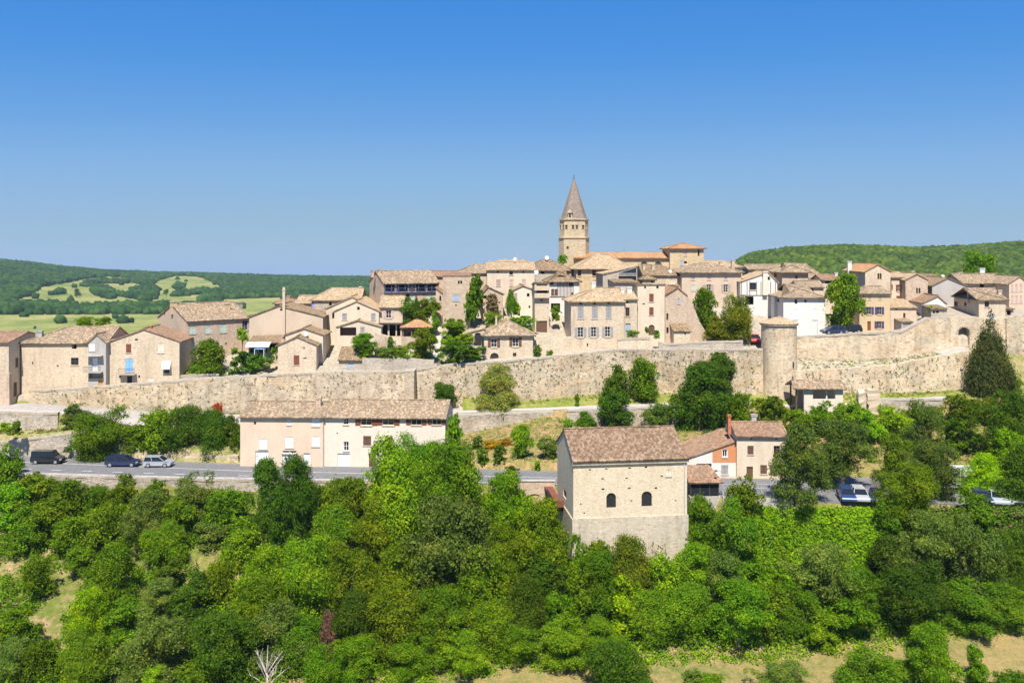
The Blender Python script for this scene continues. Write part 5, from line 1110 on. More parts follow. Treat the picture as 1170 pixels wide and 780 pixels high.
tile_slope(m, [(-.6, -.6, he_ - .1), (W + .4, -.6, he_ - .1), (W + .3, 1.95, zr_), (-.3, 1.95, zr_)]); tile_slope(m, [(W + .4, 4.5, he_ - .1), (-.6, 4.5, he_ - .1), (-.3, 1.95, zr_), (W + .3, 1.95, zr_)]); ridge_cap(m, (-.3, 1.95, zr_), (W + .3, 1.95, zr_))
m.build('roof', 'tile_mix', t)
for i, (ua, ub_, vt_, vb_) in enumerate(((981, 990, 447, 468), (991, 1006, 446, 468))):
    y = 139.2; a = at(ua, vb_, y); w_ = (ub_ - ua) / F * y; h_ = (vb_ - vt_) / F * y + .8
    t = thing('ruined_pillar', ('narrow', 'wide')[i] + ' pale ruined stone pillar standing right of the wash-house', 'pillar', (a.x, y, a.z - .8), 0, 'ruined pillars beside the path')
    m = MB(); n = 8; rng2 = np.random.default_rng(i + 3); rings = []
    for j in range(n + 1):
        q = .9 * rng2.normal(size=8); k = (1.0 if (i == 0 or j > 3) else .72) * (.8 if j == n else 1)
        rings.append([m.vert((w_ / 2 + k * (sx * w_ / 2 + .05 * q[c]), .5 + sy * .45 + .05 * q[c + 4], h_ * j / n + ((.22 * q[c]) if j == n else 0))) for c, (sx, sy) in enumerate(((-1, -1), (1, -1), (1, 1), (-1, 1)))])
    for a_, b_ in zip(rings, rings[1:]):
        for c in range(4): m.face((a_[c], a_[(c + 1) % 4], b_[(c + 1) % 4], b_[c]))
    m.face(rings[-1]); m.build('shaft', 'stone_cream', t)

# ------------------------------------------------------------------ houses along the road
h = house('house', 'house', 'left beige road house with white shutters and white garage doors', 274.5, 370, 123.9, 534, 475, 9, -2.5, vr=458.5, wall='plaster_pink', tile='tile_mix', o=.45, below=1.5,
      win=[('s', 296, 501, 305, 513, 'white'), ('s', 326, 499.3, 335, 511.5, 'white'), ('s', 356.3, 498.5, 365, 510, 'white'), ('s', 328, 479.6, 332.4, 485.4, 'white'), ('s', 356.3, 476, 365, 487, 'white'), ('h', 290, 481.5, 292.6, 485), ('h', 300, 474.5, 304, 477),
           ('g', 291.8, 515, 306.8, 533.4, 'white'), ('g', 322.5, 518.5, 339, 534, 'white'), ('wd', 322.7, 514.6, 338.8, 517.8, 'white'), ('d', 347, 517.5, 354.5, 534.5, 'white')], chim=[(364.5, 454.5, 5, 3.2, 'stone_pink', 1.6), ])
m = MB(); xp, zp = h.pick('F', 369.3, 534); _, zq = h.pick('F', 369.3, 476); m.tube([(xp, -.09, zp), (xp, -.09, zq)], .055, 6); m.build('downpipe', 'zinc', h.root)
h = house('house', 'house', 'right white road house with red-brown shutters and long brown garage opening', 370.4, 508.8, 123.6, 536, 475.5, 9, -2.8, vr=456.5, wall='plaster_ivory', tile='tile_mix', o=.45, below=2,
      win=[('w', 392.5, 474.8, 398, 485, 'white'), ('w', 392.5, 504.3, 398.5, 515, 'white'), ('g', 385.8, 517.8, 399.8, 535, 'white'), ('ws', 406, 475.5, 431, 486, 'redbrown'), ('ws', 430.5, 475, 456.5, 485.8, 'redbrown'), ('ws', 464, 474.5, 487.5, 485.5, 'redbrown'), ('ws', 488.5, 474.5, 509.5, 485.2, 'redbrown'),
           ('s', 415, 497.8, 424, 508.8, 'brown'), ('s', 440, 497.5, 448.5, 508.3, 'brown'), ('g', 421.5, 517.5, 429, 536.5, 'brown'), ('g', 464, 508.2, 506.3, 533, 'wood'), ('h', 384.5, 494, 386, 495.5)])
h.roof.scale = (1, 1, 1)
# warehouse
h = house('warehouse', 'stone warehouse', 'big pale stone warehouse with twin arched windows on the wooded slope', 655, 785, 100, 633, 525.2, 10.5, 7, vr=490.3, rf=.52, wall='stone_ware', tile='tile_ware', o=.42, g=.12, below=6, cornice=True,
      win=[('arch', 692.8, 563, 703.8, 579.6, 'iron_'), ('arch', 733, 561.2, 744.8, 578, 'iron_'), ('h', 655 + 57, 545, 655 + 59, 546.2), ('s', 761.3, 536.5, 766.6, 543.5, 'cream'),
           ('h', 672.8, 535.8, 675.5, 537.2), ('h', 691.5, 534.8, 694.2, 536.3), ('h', 718, 534, 721, 535.4), ('h', 736.5, 532.7, 739.6, 534.3), ('h', 687, 546, 690, 547.3), ('h', 714.6, 545.3, 717.2, 546.6), ('h', 754.8, 543.2, 757.5, 544.6), ('h', 687.2, 558, 690.8, 559.8), ('h', 717.5, 557, 720.5, 558.6), ('h', 748, 556.5, 751, 558.5), ('h', 720.6, 571, 722.6, 572.8), ('h', 662.6, 574.8, 664.6, 576.2), ('h', 771, 571, 773, 572.4), ('h', 666.6, 585, 668.6, 586.6),
           ('d', 645, 553, 648.5, 566, 'brown', 'L')] if False else
          [('arch', 692.8, 563, 703.8, 579.6, 'dark'), ('arch', 733, 561.2, 744.8, 578, 'dark'), ('s', 761.3, 536.5, 766.6, 543.5, 'cream'),
           ('h', 672.8, 535.8, 675.5, 537.4), ('h', 691.5, 534.8, 694.2, 536.4), ('h', 718, 534, 721, 535.6), ('h', 736.5, 532.7, 739.6, 534.5), ('h', 687, 546, 690, 547.6), ('h', 714.6, 545.3, 717.2, 546.9), ('h', 754.8, 543.2, 757.5, 544.8), ('h', 687.2, 557.8, 690.8, 559.8), ('h', 717.5, 556.8, 720.5, 558.6), ('h', 748, 556.5, 751, 558.5), ('h', 720.6, 571, 722.6, 572.8), ('h', 662.6, 574.8, 664.6, 576.4), ('h', 771, 571, 773, 572.6), ('h', 666.6, 585, 668.6, 586.8),
           ('d', 643.5, 557, 647, 571, 'brown', 'L')])
xp, zp = h.pick('F', 655.2, 592.3); m = MB(); m.box(-.13, -.13, -6, h.w + .13, -.004, zp); m.box(-.13, -.003, -6, -.004, h.d, zp - .1); m.build('plinth', 'plinth_render', h.root)
m = MB(); xp, zp = h.pick('F', 781.8, 590); m.tube([(xp, -.08, zp - 2), (xp, -.08, h.he - .3)], .06, 6); m.build('downpipe', 'zinc', h.root)
m = MB(); m.box(-.16, -.24, h.he - .62, h.w + .16, -.004, h.he - .315); m.build('eave_band', 'stone_grey', h.root)
# rust-coloured footbridge from the road to the gable door
fz = ZR - h.zb - .05; fb = thing('footbridge', 'rust brown steel footbridge running from the road along the warehouse gable', 'footbridge', h.root.location + Vector((0, 0, fz)), R(7))
m = MB(); m.box(-1.2, 5.2, -.16, -.14, 14.6, -.02); m.build('deck', 'rust', fb)
m = MB(); m.box(-1.25, 5.2, -.35, -1.201, 11.0, .42); m.box(-1.28, 5.2, .421, -1.17, 11.0, .48); m.box(-1.2, 5.15, -.35, -.14, 5.199, .42); m.build('railing', 'rust', fb)
for yy_ in (5.8, 8.5): m = MB(); m.box(-1.1, yy_, -1.0, -.02, yy_ + .15, -.201); m.build('bracket', 'rust', fb)
# glazed shelter at the roadside
S0 = at(789, 567, 108.2); W = (822.5 - 789) / F * 108.2
t = thing('bus_shelter', 'small glazed roadside shelter with a brown tile roof beside the warehouse', 'shelter', (S0.x, 108.2, ZR - .02), R(3)); he_ = ztop(0, 549.8, 108.2) - ZR
m = MB(); m.box(-.1, -.15, -1.6, W + .1, 3.3, .05); m.build('plinth', 'concrete_pale', t)
for px in (.05, W * .33, W * .66, W - .1):
    m = MB(); m.box(px - .05, 0, .05, px + .05, .1, he_); m.build('post', 'iron', t)
m = MB(); m.box(.1, .03, .06, W - .15, .06, he_ - .12); m.build('glazing', 'glass', t)
m = MB(); m.box(.0, .101, .06, .04, 3.1, he_ - .1); m.box(W - .1, .101, .06, W - .06, 3.1, he_ - .1); m.box(.05, 3.0, .06, W - .11, 3.1, he_ - .1); m.build('side_panel', 'iron', t)
m = MB(); zr_ = ztop(0, 531.5, 111.5) - ZR; tile_slope(m, [(-.35, -.4, he_ - .1), (W + .45, -.4, he_ - .1), (W - .35, 3.5, zr_), (-.1, 3.5, zr_)]); m.build('roof', 'tile_red', t)
# low sloping house with orange brick, and taller cream house
h = house('house', 'house', 'low roadside house with a long sloping roof and an orange brick upper wall', 784, 841.5, 118.0, 549, 523, 8, 2, roof='shedl', vr=504.2, wall='plaster_white', tile='tile_red', o=.2, below=2, cornice=False,
      win=[('w', 825.5, 513.6, 831, 522, 'white'), ('s', 824, 531.2, 832, 541.6, 'grey'), ('o', 796, 529.5, 813, 533.5, 'brown')])
x0, z0 = h.pick('F', 814, 528.2); x1, z1 = h.pick('F', 841.3, 528.2); xw0, _ = h.pick('F', 824.8, 520); xw1, zw0 = h.pick('F', 831.7, 522.6); _, zw1 = h.pick('F', 828, 513)
sl = h.rise / h.w; m = MB()
facade(m, [(x0, z0), (x1, z0), (x1, h.he + sl * x1 - .2), (x0, h.he + sl * x0 - .2)], [[(xw0, zw0), (xw1, zw0), (xw1, zw1), (xw0, zw1)]], lambda a, z: (a, -.025, z), (0, 1, 0), depth=.02); m.build('brick_panel', 'brick_orange', h.root)
h = house('house', 'house', 'two-storey cream roadside house with brown shutters and an orange chimney', 841.8, 900.5, 117.6, 549, 497.2, 8, -3, vr=482, wall='plaster_cream', tile='tile_red', o=.4, below=2,
      win=[('s', 854, 509, 861, 519, 'brown'), ('s', 868.7, 531, 876.3, 541.3, 'brown'), ('d', 853, 532.8, 860.3, 547.5, 'brown'), ('h', 857, 499.8, 859.5, 501.8), ('h', 885.5, 499.8, 888, 501.8), ('w', 884, 509, 891, 519, 'brown')], chim=[(833, 474, 3.2, 2.6, 'brick_red', 2.6), (861, 473.5, 5.5, 6, 'concrete', 2.8)])

# ------------------------------------------------------------------ cars
def car(label, u, v, body, kind='hatch', heading=0.0, group='cars parked along the road', Y=None, name='parked_car', z=None):
    z = ZR if z is None else z
    y = (CZ - z) / ((v - V0) / F) if Y is None else Y
    p = Vector((xu(u, y), y, z + .01))
    L, H_ = dict(hatch=(3.9, 1.48), wagon=(4.6, 1.48), van=(4.4, 1.82), suv=(4.5, 1.65), camper=(5.9, 2.75))[kind]
    root = thing(name, label, 'camper van' if kind == 'camper' else 'car', p, heading, group)
    hl = L / 2; zb = .28; belt = .92 if kind != 'van' else 1.05
    if kind == 'camper': belt = 1.2
    hood = {'hatch': .95, 'wagon': 1.15, 'van': 1.0, 'suv': 1.1, 'camper': .7}[kind]
    low = [(-hl, zb + .1), (-hl + .1, zb), (hl - .12, zb), (hl, zb + .12), (hl, .62), (hl - .08, .74), (hl - hood, belt), (-hl + .12, belt), (-hl, belt - .15)]
    m = MB(); sec = [(-.80, .94), (-.86, 1.0), (.86, 1.0), (.80, .94)]; rings = []
    zc_ = (zb + belt) / 2
    for yy_, k in sec: rings.append([m.vert((x * (k * .5 + .5), yy_, zc_ + (zz - zc_) * k)) for x, zz in low])
    for a, b in zip(rings, rings[1:]):
        for j in range(len(low)): m.face((a[j], b[j], b[(j + 1) % len(low)], a[(j + 1) % len(low)]))
    m.face(rings[0]); m.face(rings[-1][::-1]); m.build('body', body, root)
    fr = hl - hood
    rx = {'hatch': (-hl + .22, fr - .75), 'wagon': (-hl + .25, fr - .8), 'van': (-hl + .1, fr - .5), 'suv': (-hl + .2, fr - .7), 'camper': (-hl, fr - .2)}[kind]
    bx = (-hl + (.1 if kind != 'camper' else 0), fr)
    m = MB(); A = [(bx[0], -.8, belt), (bx[1], -.8, belt), (bx[1], .8, belt), (bx[0], .8, belt)]; B = [(rx[0], -.62, H_ - .06), (rx[1], -.62, H_ - .06), (rx[1], .62, H_ - .06), (rx[0], .62, H_ - .06)]
    if kind == 'camper': B = [(x, yy_ * 1.33, zz) for x, yy_, zz in B]
    a = [m.vert(q) for q in A]; b = [m.vert(q) for q in B]
    for j in range(4): m.face((a[j], a[(j + 1) % 4], b[(j + 1) % 4], b[j]))
    m.face(b); m.build('cabin' if kind == 'camper' else 'window', body if kind == 'camper' else 'car_glass', root)
    m = MB(); k = 1.0 if kind != 'camper' else 1.33
    m.box(rx[0] - .03, -.64 * k, H_ - .058, rx[1] + .05, .64 * k, H_); m.build('roof', body, root)
    m = MB()
    for sy in (-1, 1):
        for q in (0, .42, 1.0):
            xa = bx[0] + (bx[1] - bx[0]) * q; xb = rx[0] + (rx[1] - rx[0]) * q
            m.tube([(xa, sy * .805, belt), (xb, sy * .63 * k, H_ - .04)], .045, 4)
    m.build('pillar', body, root)
    for wx in (-hl + .75, hl - .8):
        for sy in (-1, 1):
            m = MB(); n = 16; ys = (sy * .68, sy * .87); r_ = .32; rg = [[m.vert((wx + r_ * math.cos(2 * math.pi * j / n), yy_, .32 + r_ * math.sin(2 * math.pi * j / n))) for j in range(n)] for yy_ in ys]
            for j in range(n): m.face((rg[0][j], rg[0][(j + 1) % n], rg[1][(j + 1) % n], rg[1][j]))
            m.face(rg[1]); wh = m.build('wheel', 'rubber', root)
            m = MB(); c = m.vert((wx, sy * .885, .32)); rr = [m.vert((wx + .21 * math.cos(2 * math.pi * j / n), sy * .875, .32 + .21 * math.sin(2 * math.pi * j / n))) for j in range(n)]
            for j in range(n): m.face((c, rr[j], rr[(j + 1) % n]))
            m.build('rim', 'alloy', wh)
    for sy in (-1, 1):
        m = MB(); m.box(hl - .22, sy * .66 - .16, .62, hl - .01, sy * .66 + .16, .74); m.build('headlight', 'lamp_glass', root)
        m = MB(); m.box(-hl - .01, sy * .68 - .1, .66, -hl + .1, sy * .68 + .1, .9); m.build('taillight', 'tail_red', root)
    if kind == 'camper':
        m = MB(); m.box(fr - .9, -.85, 1.55, fr - .05, .85, 2.05); m.build('windscreen', 'car_glass', root); m = MB(); m.box(-hl + .8, -.84, 1.6, -hl + 2.2, -.826, 2.1); m.build('window', 'car_glass', root)
    return root
car('black van-like car parked on the road below the pale retaining wall', 55.5, 528.8, 'car_black', 'van')
car('dark navy estate car parked on the road, middle of the three at left', 141, 532, 'car_navy', 'wagon')
car('small silver hatchback parked beside the road just right of the navy estate', 181.5, 532.6, 'car_silver', 'hatch')
g2 = 'cars in the roadside car park at right'; hd = R(-100)
car('blue car nose out between the grey-green trees in the car park', 967, 571, 'car_blue', 'hatch', hd, g2)
car('silver car parked beside the blue one in the car park', 982, 571.2, 'car_silver', 'hatch', hd, g2)
car('dark navy car at the right of the silver one in the car park', 1001, 571.5, 'car_navy', 'suv', R(-115), g2)
car('dark car half hidden by the round lime-green tree trunk', 1121, 574, 'car_navy', 'hatch', hd, g2)
car('silver grey car parked right of the lime-green tree trunk', 1138, 574.3, 'car_silver', 'hatch', hd, g2)
car('silver car second from the right end of the car park row', 1148, 574.2, 'car_silver', 'hatch', hd, g2)
car('black car at the right end of the car park row', 1159.5, 574, 'car_black', 'suv', hd, g2)
car('white camper van parked across the road behind the trees', 1100, 557.5, 'car_white', 'camper', R(-4), g2, name='camper_van')
car('bright red car under the olive tree beside the round tower', 862, 391, 'car_red', 'hatch', R(-95), 'cars in the village', Y=153, z=ztop(0, 391.5, 153))
car('dark blue car parked right of the white house under the big tree', 951, 381, 'car_navy', 'hatch', R(190), 'cars in the village', Y=152.5, z=ztop(0, 381.5, 152.5))
car('dark car behind the dark blue one under the big tree', 971, 380, 'car_black', 'hatch', R(190), 'cars in the village', Y=153.5, z=ztop(0, 380.5, 153.5))

# ------------------------------------------------------------------ street furniture
def lamp(label, u, vb_, vt_, Y, arm):
    b = at(u, vb_, Y); H_ = (vb_ - vt_) / F * Y; t = thing('street_lamp', label, 'street lamp', b)
    m = MB(); m.tube([(0, 0, -1), (0, 0, H_)], [.07, .05], 8); m.build('pole', 'zinc', t)
    m = MB(); m.tube([(0, 0, H_ - .05), (arm * .5, -.3, H_ + .35), (arm, -.6, H_ + .4)], .04, 6); m.build('arm', 'zinc', t)
    m = MB(); m.lathe([(.001, .15), (.12, .12), (.22, 0), (.2, -.05), (.001, -.1)], 12, (arm, -.6)); o_ = m.build('lamp_head', 'iron', t); o_.location = (0, 0, H_ + .38)
lamp('grey street lamp with a curved arm in front of the white house', 934, 383, 369, 150.9, 1.6)
lamp('grey street lamp at the road edge left of the grey-green trees', 826, 566, 540, 109.0, -1.0)
# railing along the pavement in front of the cream roadside house
t = thing('fence', 'thin grey roadside railing in front of the cream roadside house', 'fence', (xu(826, 110.5), 110.4, ZR)); m = MB(); W = 7.2
for i in range(7): m.tube([(W * i / 6, 0, -.1), (W * i / 6, 0, 1.0)], .03, 5)
m.build('post', 'zinc', t); m = MB()
for zz in (.5, .98): m.tube([(0, 0, zz), (W, 0, zz)], .025, 5)
m.build('rail', 'zinc', t)
# terrace table behind the hedge
q = at(297, 403.2, 150.5); t = thing('garden_table', 'pale blue garden table on the terrace under the awning', 'table', (q.x, 150.5, q.z))
m = MB(); m.box(-.9, -.5, .70, .9, .5, .74); m.build('table_top', 'paint_blue', t)
for sx in (-.8, .8):
    for sy in (-.42, .42): m = MB(); m.box(sx - .04, sy - .04, -1.2, sx + .04, sy + .04, .698); m.build('leg', 'paint_white', t)
# ------------------------------------------------------------------ trees
def crown_mesh(name, shape, leaf, n, nb, seed, gap=.75):
    """unit crown (1 wide, 1 high, centred): lobes > leaf clumps > leaf-sized quads, ragged and uneven"""
    r = np.random.default_rng(seed)
    nl = dict(round=20, loose=26, spread=24, cone=60, column=34, box=26, tall=28)[shape]; LC, LR = [], []
    if shape in ('round', 'loose', 'spread', 'tall'):        # a full heart, so the crown has no hole through its middle
        for hh in (-.16, -.02, .10):
            LC.append(np.array([r.uniform(-.14, .14), r.uniform(-.14, .14), hh + r.uniform(-.05, .05)])); LR.append(r.uniform(.18, .23) if shape != 'loose' else r.uniform(.15, .20))
    if shape in ('cone', 'column'):
        for hh in np.linspace(-.42, .38, 9): LC.append(np.array([0, 0, hh])); LR.append((.36 * (.5 - hh) + .035) if shape == 'cone' else .22)
    for _ in range(nl):
        h_ = r.uniform(0, 1); a = r.uniform(0, 6.283); k = r.uniform(.0, 1) ** .5
        if shape == 'cone': h_ = h_ ** 1.3; env = .5 * (1 - h_) ** .85 + .015; rl = .05 + .10 * (1 - h_) * r.uniform(.6, 1.2); k = r.uniform(.45, 1) ** .5
        elif shape == 'column': env = .46 * math.sin(math.pi * min(1, .15 + .83 * h_)) ** .7; rl = r.uniform(.10, .17)
        elif shape == 'tall': env = .5 * math.sin(math.pi * min(1, .22 + .74 * h_)) ** .8; rl = r.uniform(.09, .19)
        elif shape == 'spread': h_ = h_ ** .7; env = .5 * math.sin(math.pi * min(1, .25 + .62 * h_)) ** .5; rl = r.uniform(.10, .20)
        elif shape == 'box': rl = .14
        elif shape == 'loose': env = .5 * math.sin(math.pi * min(1, .2 + .7 * h_)) ** .6 * r.uniform(.75, 1.1); rl = r.uniform(.06, .16)
        else: env = .5 * math.sin(math.pi * min(1, .25 + .65 * h_)) ** .6; rl = r.uniform(.11, .21)
        if shape == 'box': p = np.array([r.uniform(-.4, .4), r.uniform(-.4, .4), r.uniform(-.36, .36)])
        else:
            rad = max(0, env - rl * .8) * (k if shape in ('cone',) else max(k, .25)) * r.uniform(.85, 1.2); p = np.array([rad * math.cos(a), rad * math.sin(a), (h_ - .5) * (1 - rl * .8) - (.0 if shape != 'cone' else 0)])
        LC.append(p); LR.append(rl)
    LC = np.array(LC); LR = np.array(LR)
    w = LR ** 2 / (LR ** 2).sum(); ns = int(nb * 1.25); li = r.choice(len(LR), ns, p=w)          # leaf clumps on the lobes
    d = r.normal(size=(ns, 3)); d /= np.linalg.norm(d, axis=1)[:, None]; d[:, 2] = np.where(d[:, 2] < -.5, -d[:, 2], d[:, 2])
    SC = LC[li] + d * (LR[li] * r.uniform(.7, 1.08, ns))[:, None]; SR = LR[li] * r.uniform(.22, .48, ns)
    ci = r.choice(ns, n, p=SR ** 2 / (SR ** 2).sum())
    e = r.normal(size=(n, 3)); e /= np.linalg.norm(e, axis=1)[:, None]
    pos = SC[ci] + e * (SR[ci] * np.abs(r.normal(.75, .32, n)))[:, None]
    rq = np.quantile(np.hypot(pos[:, 0], pos[:, 1]), .955); z0_, z1_ = np.quantile(pos[:, 2], (.01, .9995 if shape in ('cone', 'column') else .985))     # fill the unit box
    pos[:, :2] *= .5 / rq; pos[:, 2] = (pos[:, 2] - z0_) / (z1_ - z0_) - .5
    nr = .55 * d[ci] + .5 * e + r.normal(0, .62, (n, 3)) + np.array([0, -.0, .22]); nr /= np.linalg.norm(nr, axis=1)[:, None]
    t = np.cross(nr, r.normal(size=(n, 3))); t /= np.linalg.norm(t, axis=1)[:, None]; b = np.cross(nr, t)
    s = leaf * r.uniform(.55, 1.35, n)[:, None]; e2 = s * r.uniform(.5, .9, n)[:, None]
    V = np.stack([pos - t * s * .5, pos + b * e2 * .5 + nr * s * .06, pos + t * s * .5, pos - b * e2 * .5 + nr * s * .06], 1).reshape(-1, 3)
    me = bpy.data.meshes.new(name); me.vertices.add(4 * n); me.vertices.foreach_set('co', V.ravel()); me.loops.add(4 * n); me.loops.foreach_set('vertex_index', np.arange(4 * n)); me.polygons.add(n)
    me.polygons.foreach_set('loop_start', np.arange(n) * 4); me.polygons.foreach_set('loop_total', np.full(n, 4)); me.update(); me.materials.append(MATS['leaf_green']); return me
def trunk_mesh(name, seed, spread=.3):
    r = np.random.default_rng(seed); m = MB()      # unit: foot at z=0, crown centre at z=1
    pts = [(0, 0, -.35), (0, 0, 0), (.02, .01, .4), (.0, .03, .75), (.03, .0, 1.15)]; m.tube(pts, [.075, .06, .045, .035, .015], 7)
    for k in range(6):
        a = r.uniform(0, 6.283); z0 = r.uniform(.4, .85); L_ = r.uniform(.15, .32)
        m.tube([(0.01, .01, z0), (L_ * .5 * math.cos(a), L_ * .5 * math.sin(a), z0 + .2), (L_ * math.cos(a), L_ * math.sin(a), z0 + .5)], [.03, .02, .008], 5)
    me = m.mesh(name, 'bark'); return me
CM = {}
for sh, lod, leaf, n, nb in (('round', 'S', .12, 1800, 110), ('round', 'M', .048, 13000, 480), ('round', 'L', .029, 33000, 1000), ('spread', 'M', .048, 13000, 480), ('spread', 'L', .027, 38000, 1100), ('loose', 'M', .046, 12000, 480), ('loose', 'L', .027, 34000, 1100),
                             ('tall', 'M', .045, 14000, 560), ('tall', 'L', .028, 36000, 1100), ('cone', 'M', .055, 9000, 420), ('cone', 'L', .028, 42000, 1400), ('column', 'M', .055, 12000, 520), ('column', 'S', .12, 2400, 120), ('box', 'M', .065, 5200, 240), ('box', 'S', .11, 2000, 90)):
    CM[(sh, lod)] = [crown_mesh('crown', sh, leaf, n, nb, 11 * k + len(CM) * 7 + 1) for k in range(4 if lod == 'M' else 3 if lod == 'L' else 2)]
TMESH = [trunk_mesh('trunk', k) for k in range(3)]
mb_ = MB(); mb_.tube([(0, 0, -.35), (0, 0, 0), (.01, .0, .6), (0, 0, 1.3)], [.06, .05, .03, .008], 7); TMESH.append(mb_.mesh('trunk', 'bark'))
counter = [0]; CROWN_K = 1.12
def landmark(u):
    tab = [(12, 'the left picture edge'), (38, 'the road left of the van'), (75, 'the black van'), (112, 'the gap behind the van'), (160, 'the navy estate car'), (205, 'the silver hatchback'), (272, 'the roadside thicket'), (316, 'the first garage door'), (345, 'the second garage door'), (380, 'the road house downpipe'),
           (412, 'the third garage door'), (458, 'the two brown shutters'), (512, 'the long garage opening'), (560, 'the flowery bank'), (605, 'the road bridge'), (640, 'the rusty footbridge'), (675, 'the warehouse left corner'), (718, 'the left arched window'), (757, 'the right arched window'), (790, 'the warehouse right corner'), (825, 'the glazed shelter'), (868, 'the cream roadside house'),
           (930, 'the tallest car park tree'), (985, 'the blue parked car'), (1030, 'the navy parked car'), (1080, 'the car park oak'), (1125, 'the lime-green tree'), (1160, 'the car park right end'), (1e9, 'the right picture edge')]
    for lim, nm in tab:
        if u <= lim: return nm
KIND = dict(green='mid-green', bright='bright green', lime='yellow-green', oak='olive-green', dark='dark green', grey='grey-green', olive='brownish olive', cypress='dark cypress green', dry='dry brown', ivy='ivy green', limeflower='pale flowering', deadleaf='dead brown', creeper='vivid green', rosebush='red flowering', gold='golden')
SHAPEW = dict(tall='full', round='round', spread='broad', loose='loose', cone='conical', column='columnar', box='clipped')
def solve(u, vc, wpx, asp, Y=None, clear=.1):
    if Y is None:
        prev = None
        for Y_ in np.arange(62, 200, .25):
            x = xu(u, Y_); w = wpx / F * Y_; hc = asp * w * (.5 + clear); f = CZ - (vc - V0) / F * Y_ - (tz(x, Y_) + hc)
            if prev is not None and f <= 0: break
            prev = f
        Y = float(Y_)
    x = xu(u, Y); w = wpx / F * Y; return x, Y, w, asp * w, CZ - (vc - V0) / F * Y
pend = []
def tree(u, vc, wpx, kind='green', shape='round', asp=.95, label=None, Y=None, cat='tree', name=None, group=None, clear=.1, base=None):
    x, Y, w, h, zc_ = solve(u, vc, wpx, asp, Y, clear)
    lod = 'S' if wpx < 22 else ('M' if wpx < 48 else 'L')
    while (shape, lod) not in CM: lod = {'S': 'M', 'L': 'M', 'M': 'L'}[lod]
    i = counter[0]; counter[0] += 1
    z0 = min(tz(x, Y) if base is None else base, zc_ - h * .45)
    if name is None: name = {'bush': 'bush', 'hedge': 'hedge', 'shrub': 'shrub', 'climber': 'ivy_plant'}.get(cat, 'tree')
    t = thing(name, label, cat, (x, Y, z0), 0, group)
    r = random.Random(i)
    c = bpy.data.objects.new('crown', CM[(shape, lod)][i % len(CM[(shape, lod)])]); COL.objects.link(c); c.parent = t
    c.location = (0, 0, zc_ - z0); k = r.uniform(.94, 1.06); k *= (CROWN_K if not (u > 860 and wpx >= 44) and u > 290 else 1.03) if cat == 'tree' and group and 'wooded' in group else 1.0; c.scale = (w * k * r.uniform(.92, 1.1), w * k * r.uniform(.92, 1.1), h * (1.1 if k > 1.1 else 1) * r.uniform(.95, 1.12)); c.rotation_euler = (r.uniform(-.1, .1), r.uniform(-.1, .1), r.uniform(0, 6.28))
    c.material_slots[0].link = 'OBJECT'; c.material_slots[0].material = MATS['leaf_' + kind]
    if cat in ('tree',):
        s = bpy.data.objects.new('trunk', TMESH[3] if shape in ('cone', 'column') else TMESH[i % 3]); COL.objects.link(s); s.parent = t
        hh = zc_ - z0; s.scale = (min(h, w * 1.2) * .8, min(h, w * 1.2) * .8, hh); s.rotation_euler = (0, 0, r.uniform(0, 6.28))
    if label is None: pend.append((t, u, zc_, Y, vc, kind, shape, cat))
    return t
def forest(lst):
    for e in lst:
        u, vc, w, kind = e[:4]; sh = e[4] if len(e) > 4 else 'round'; asp = e[5] if len(e) > 5 else .95
        if asp <= 1.1 and u > 290:
            if sh == 'round': sh = 'tall'
            a2 = asp * 1.25; v2 = vc + (a2 - asp) * w * .5; q = solve(u, v2, w, a2)
            if q[1] > row_y(2, q[0]) + 1.2 and not 880 < u < 960: vc, asp = v2, a2
        tree(u, vc, w, kind, sh, asp, e[6] if len(e) > 6 else None, group='trees on the wooded slope below the road')
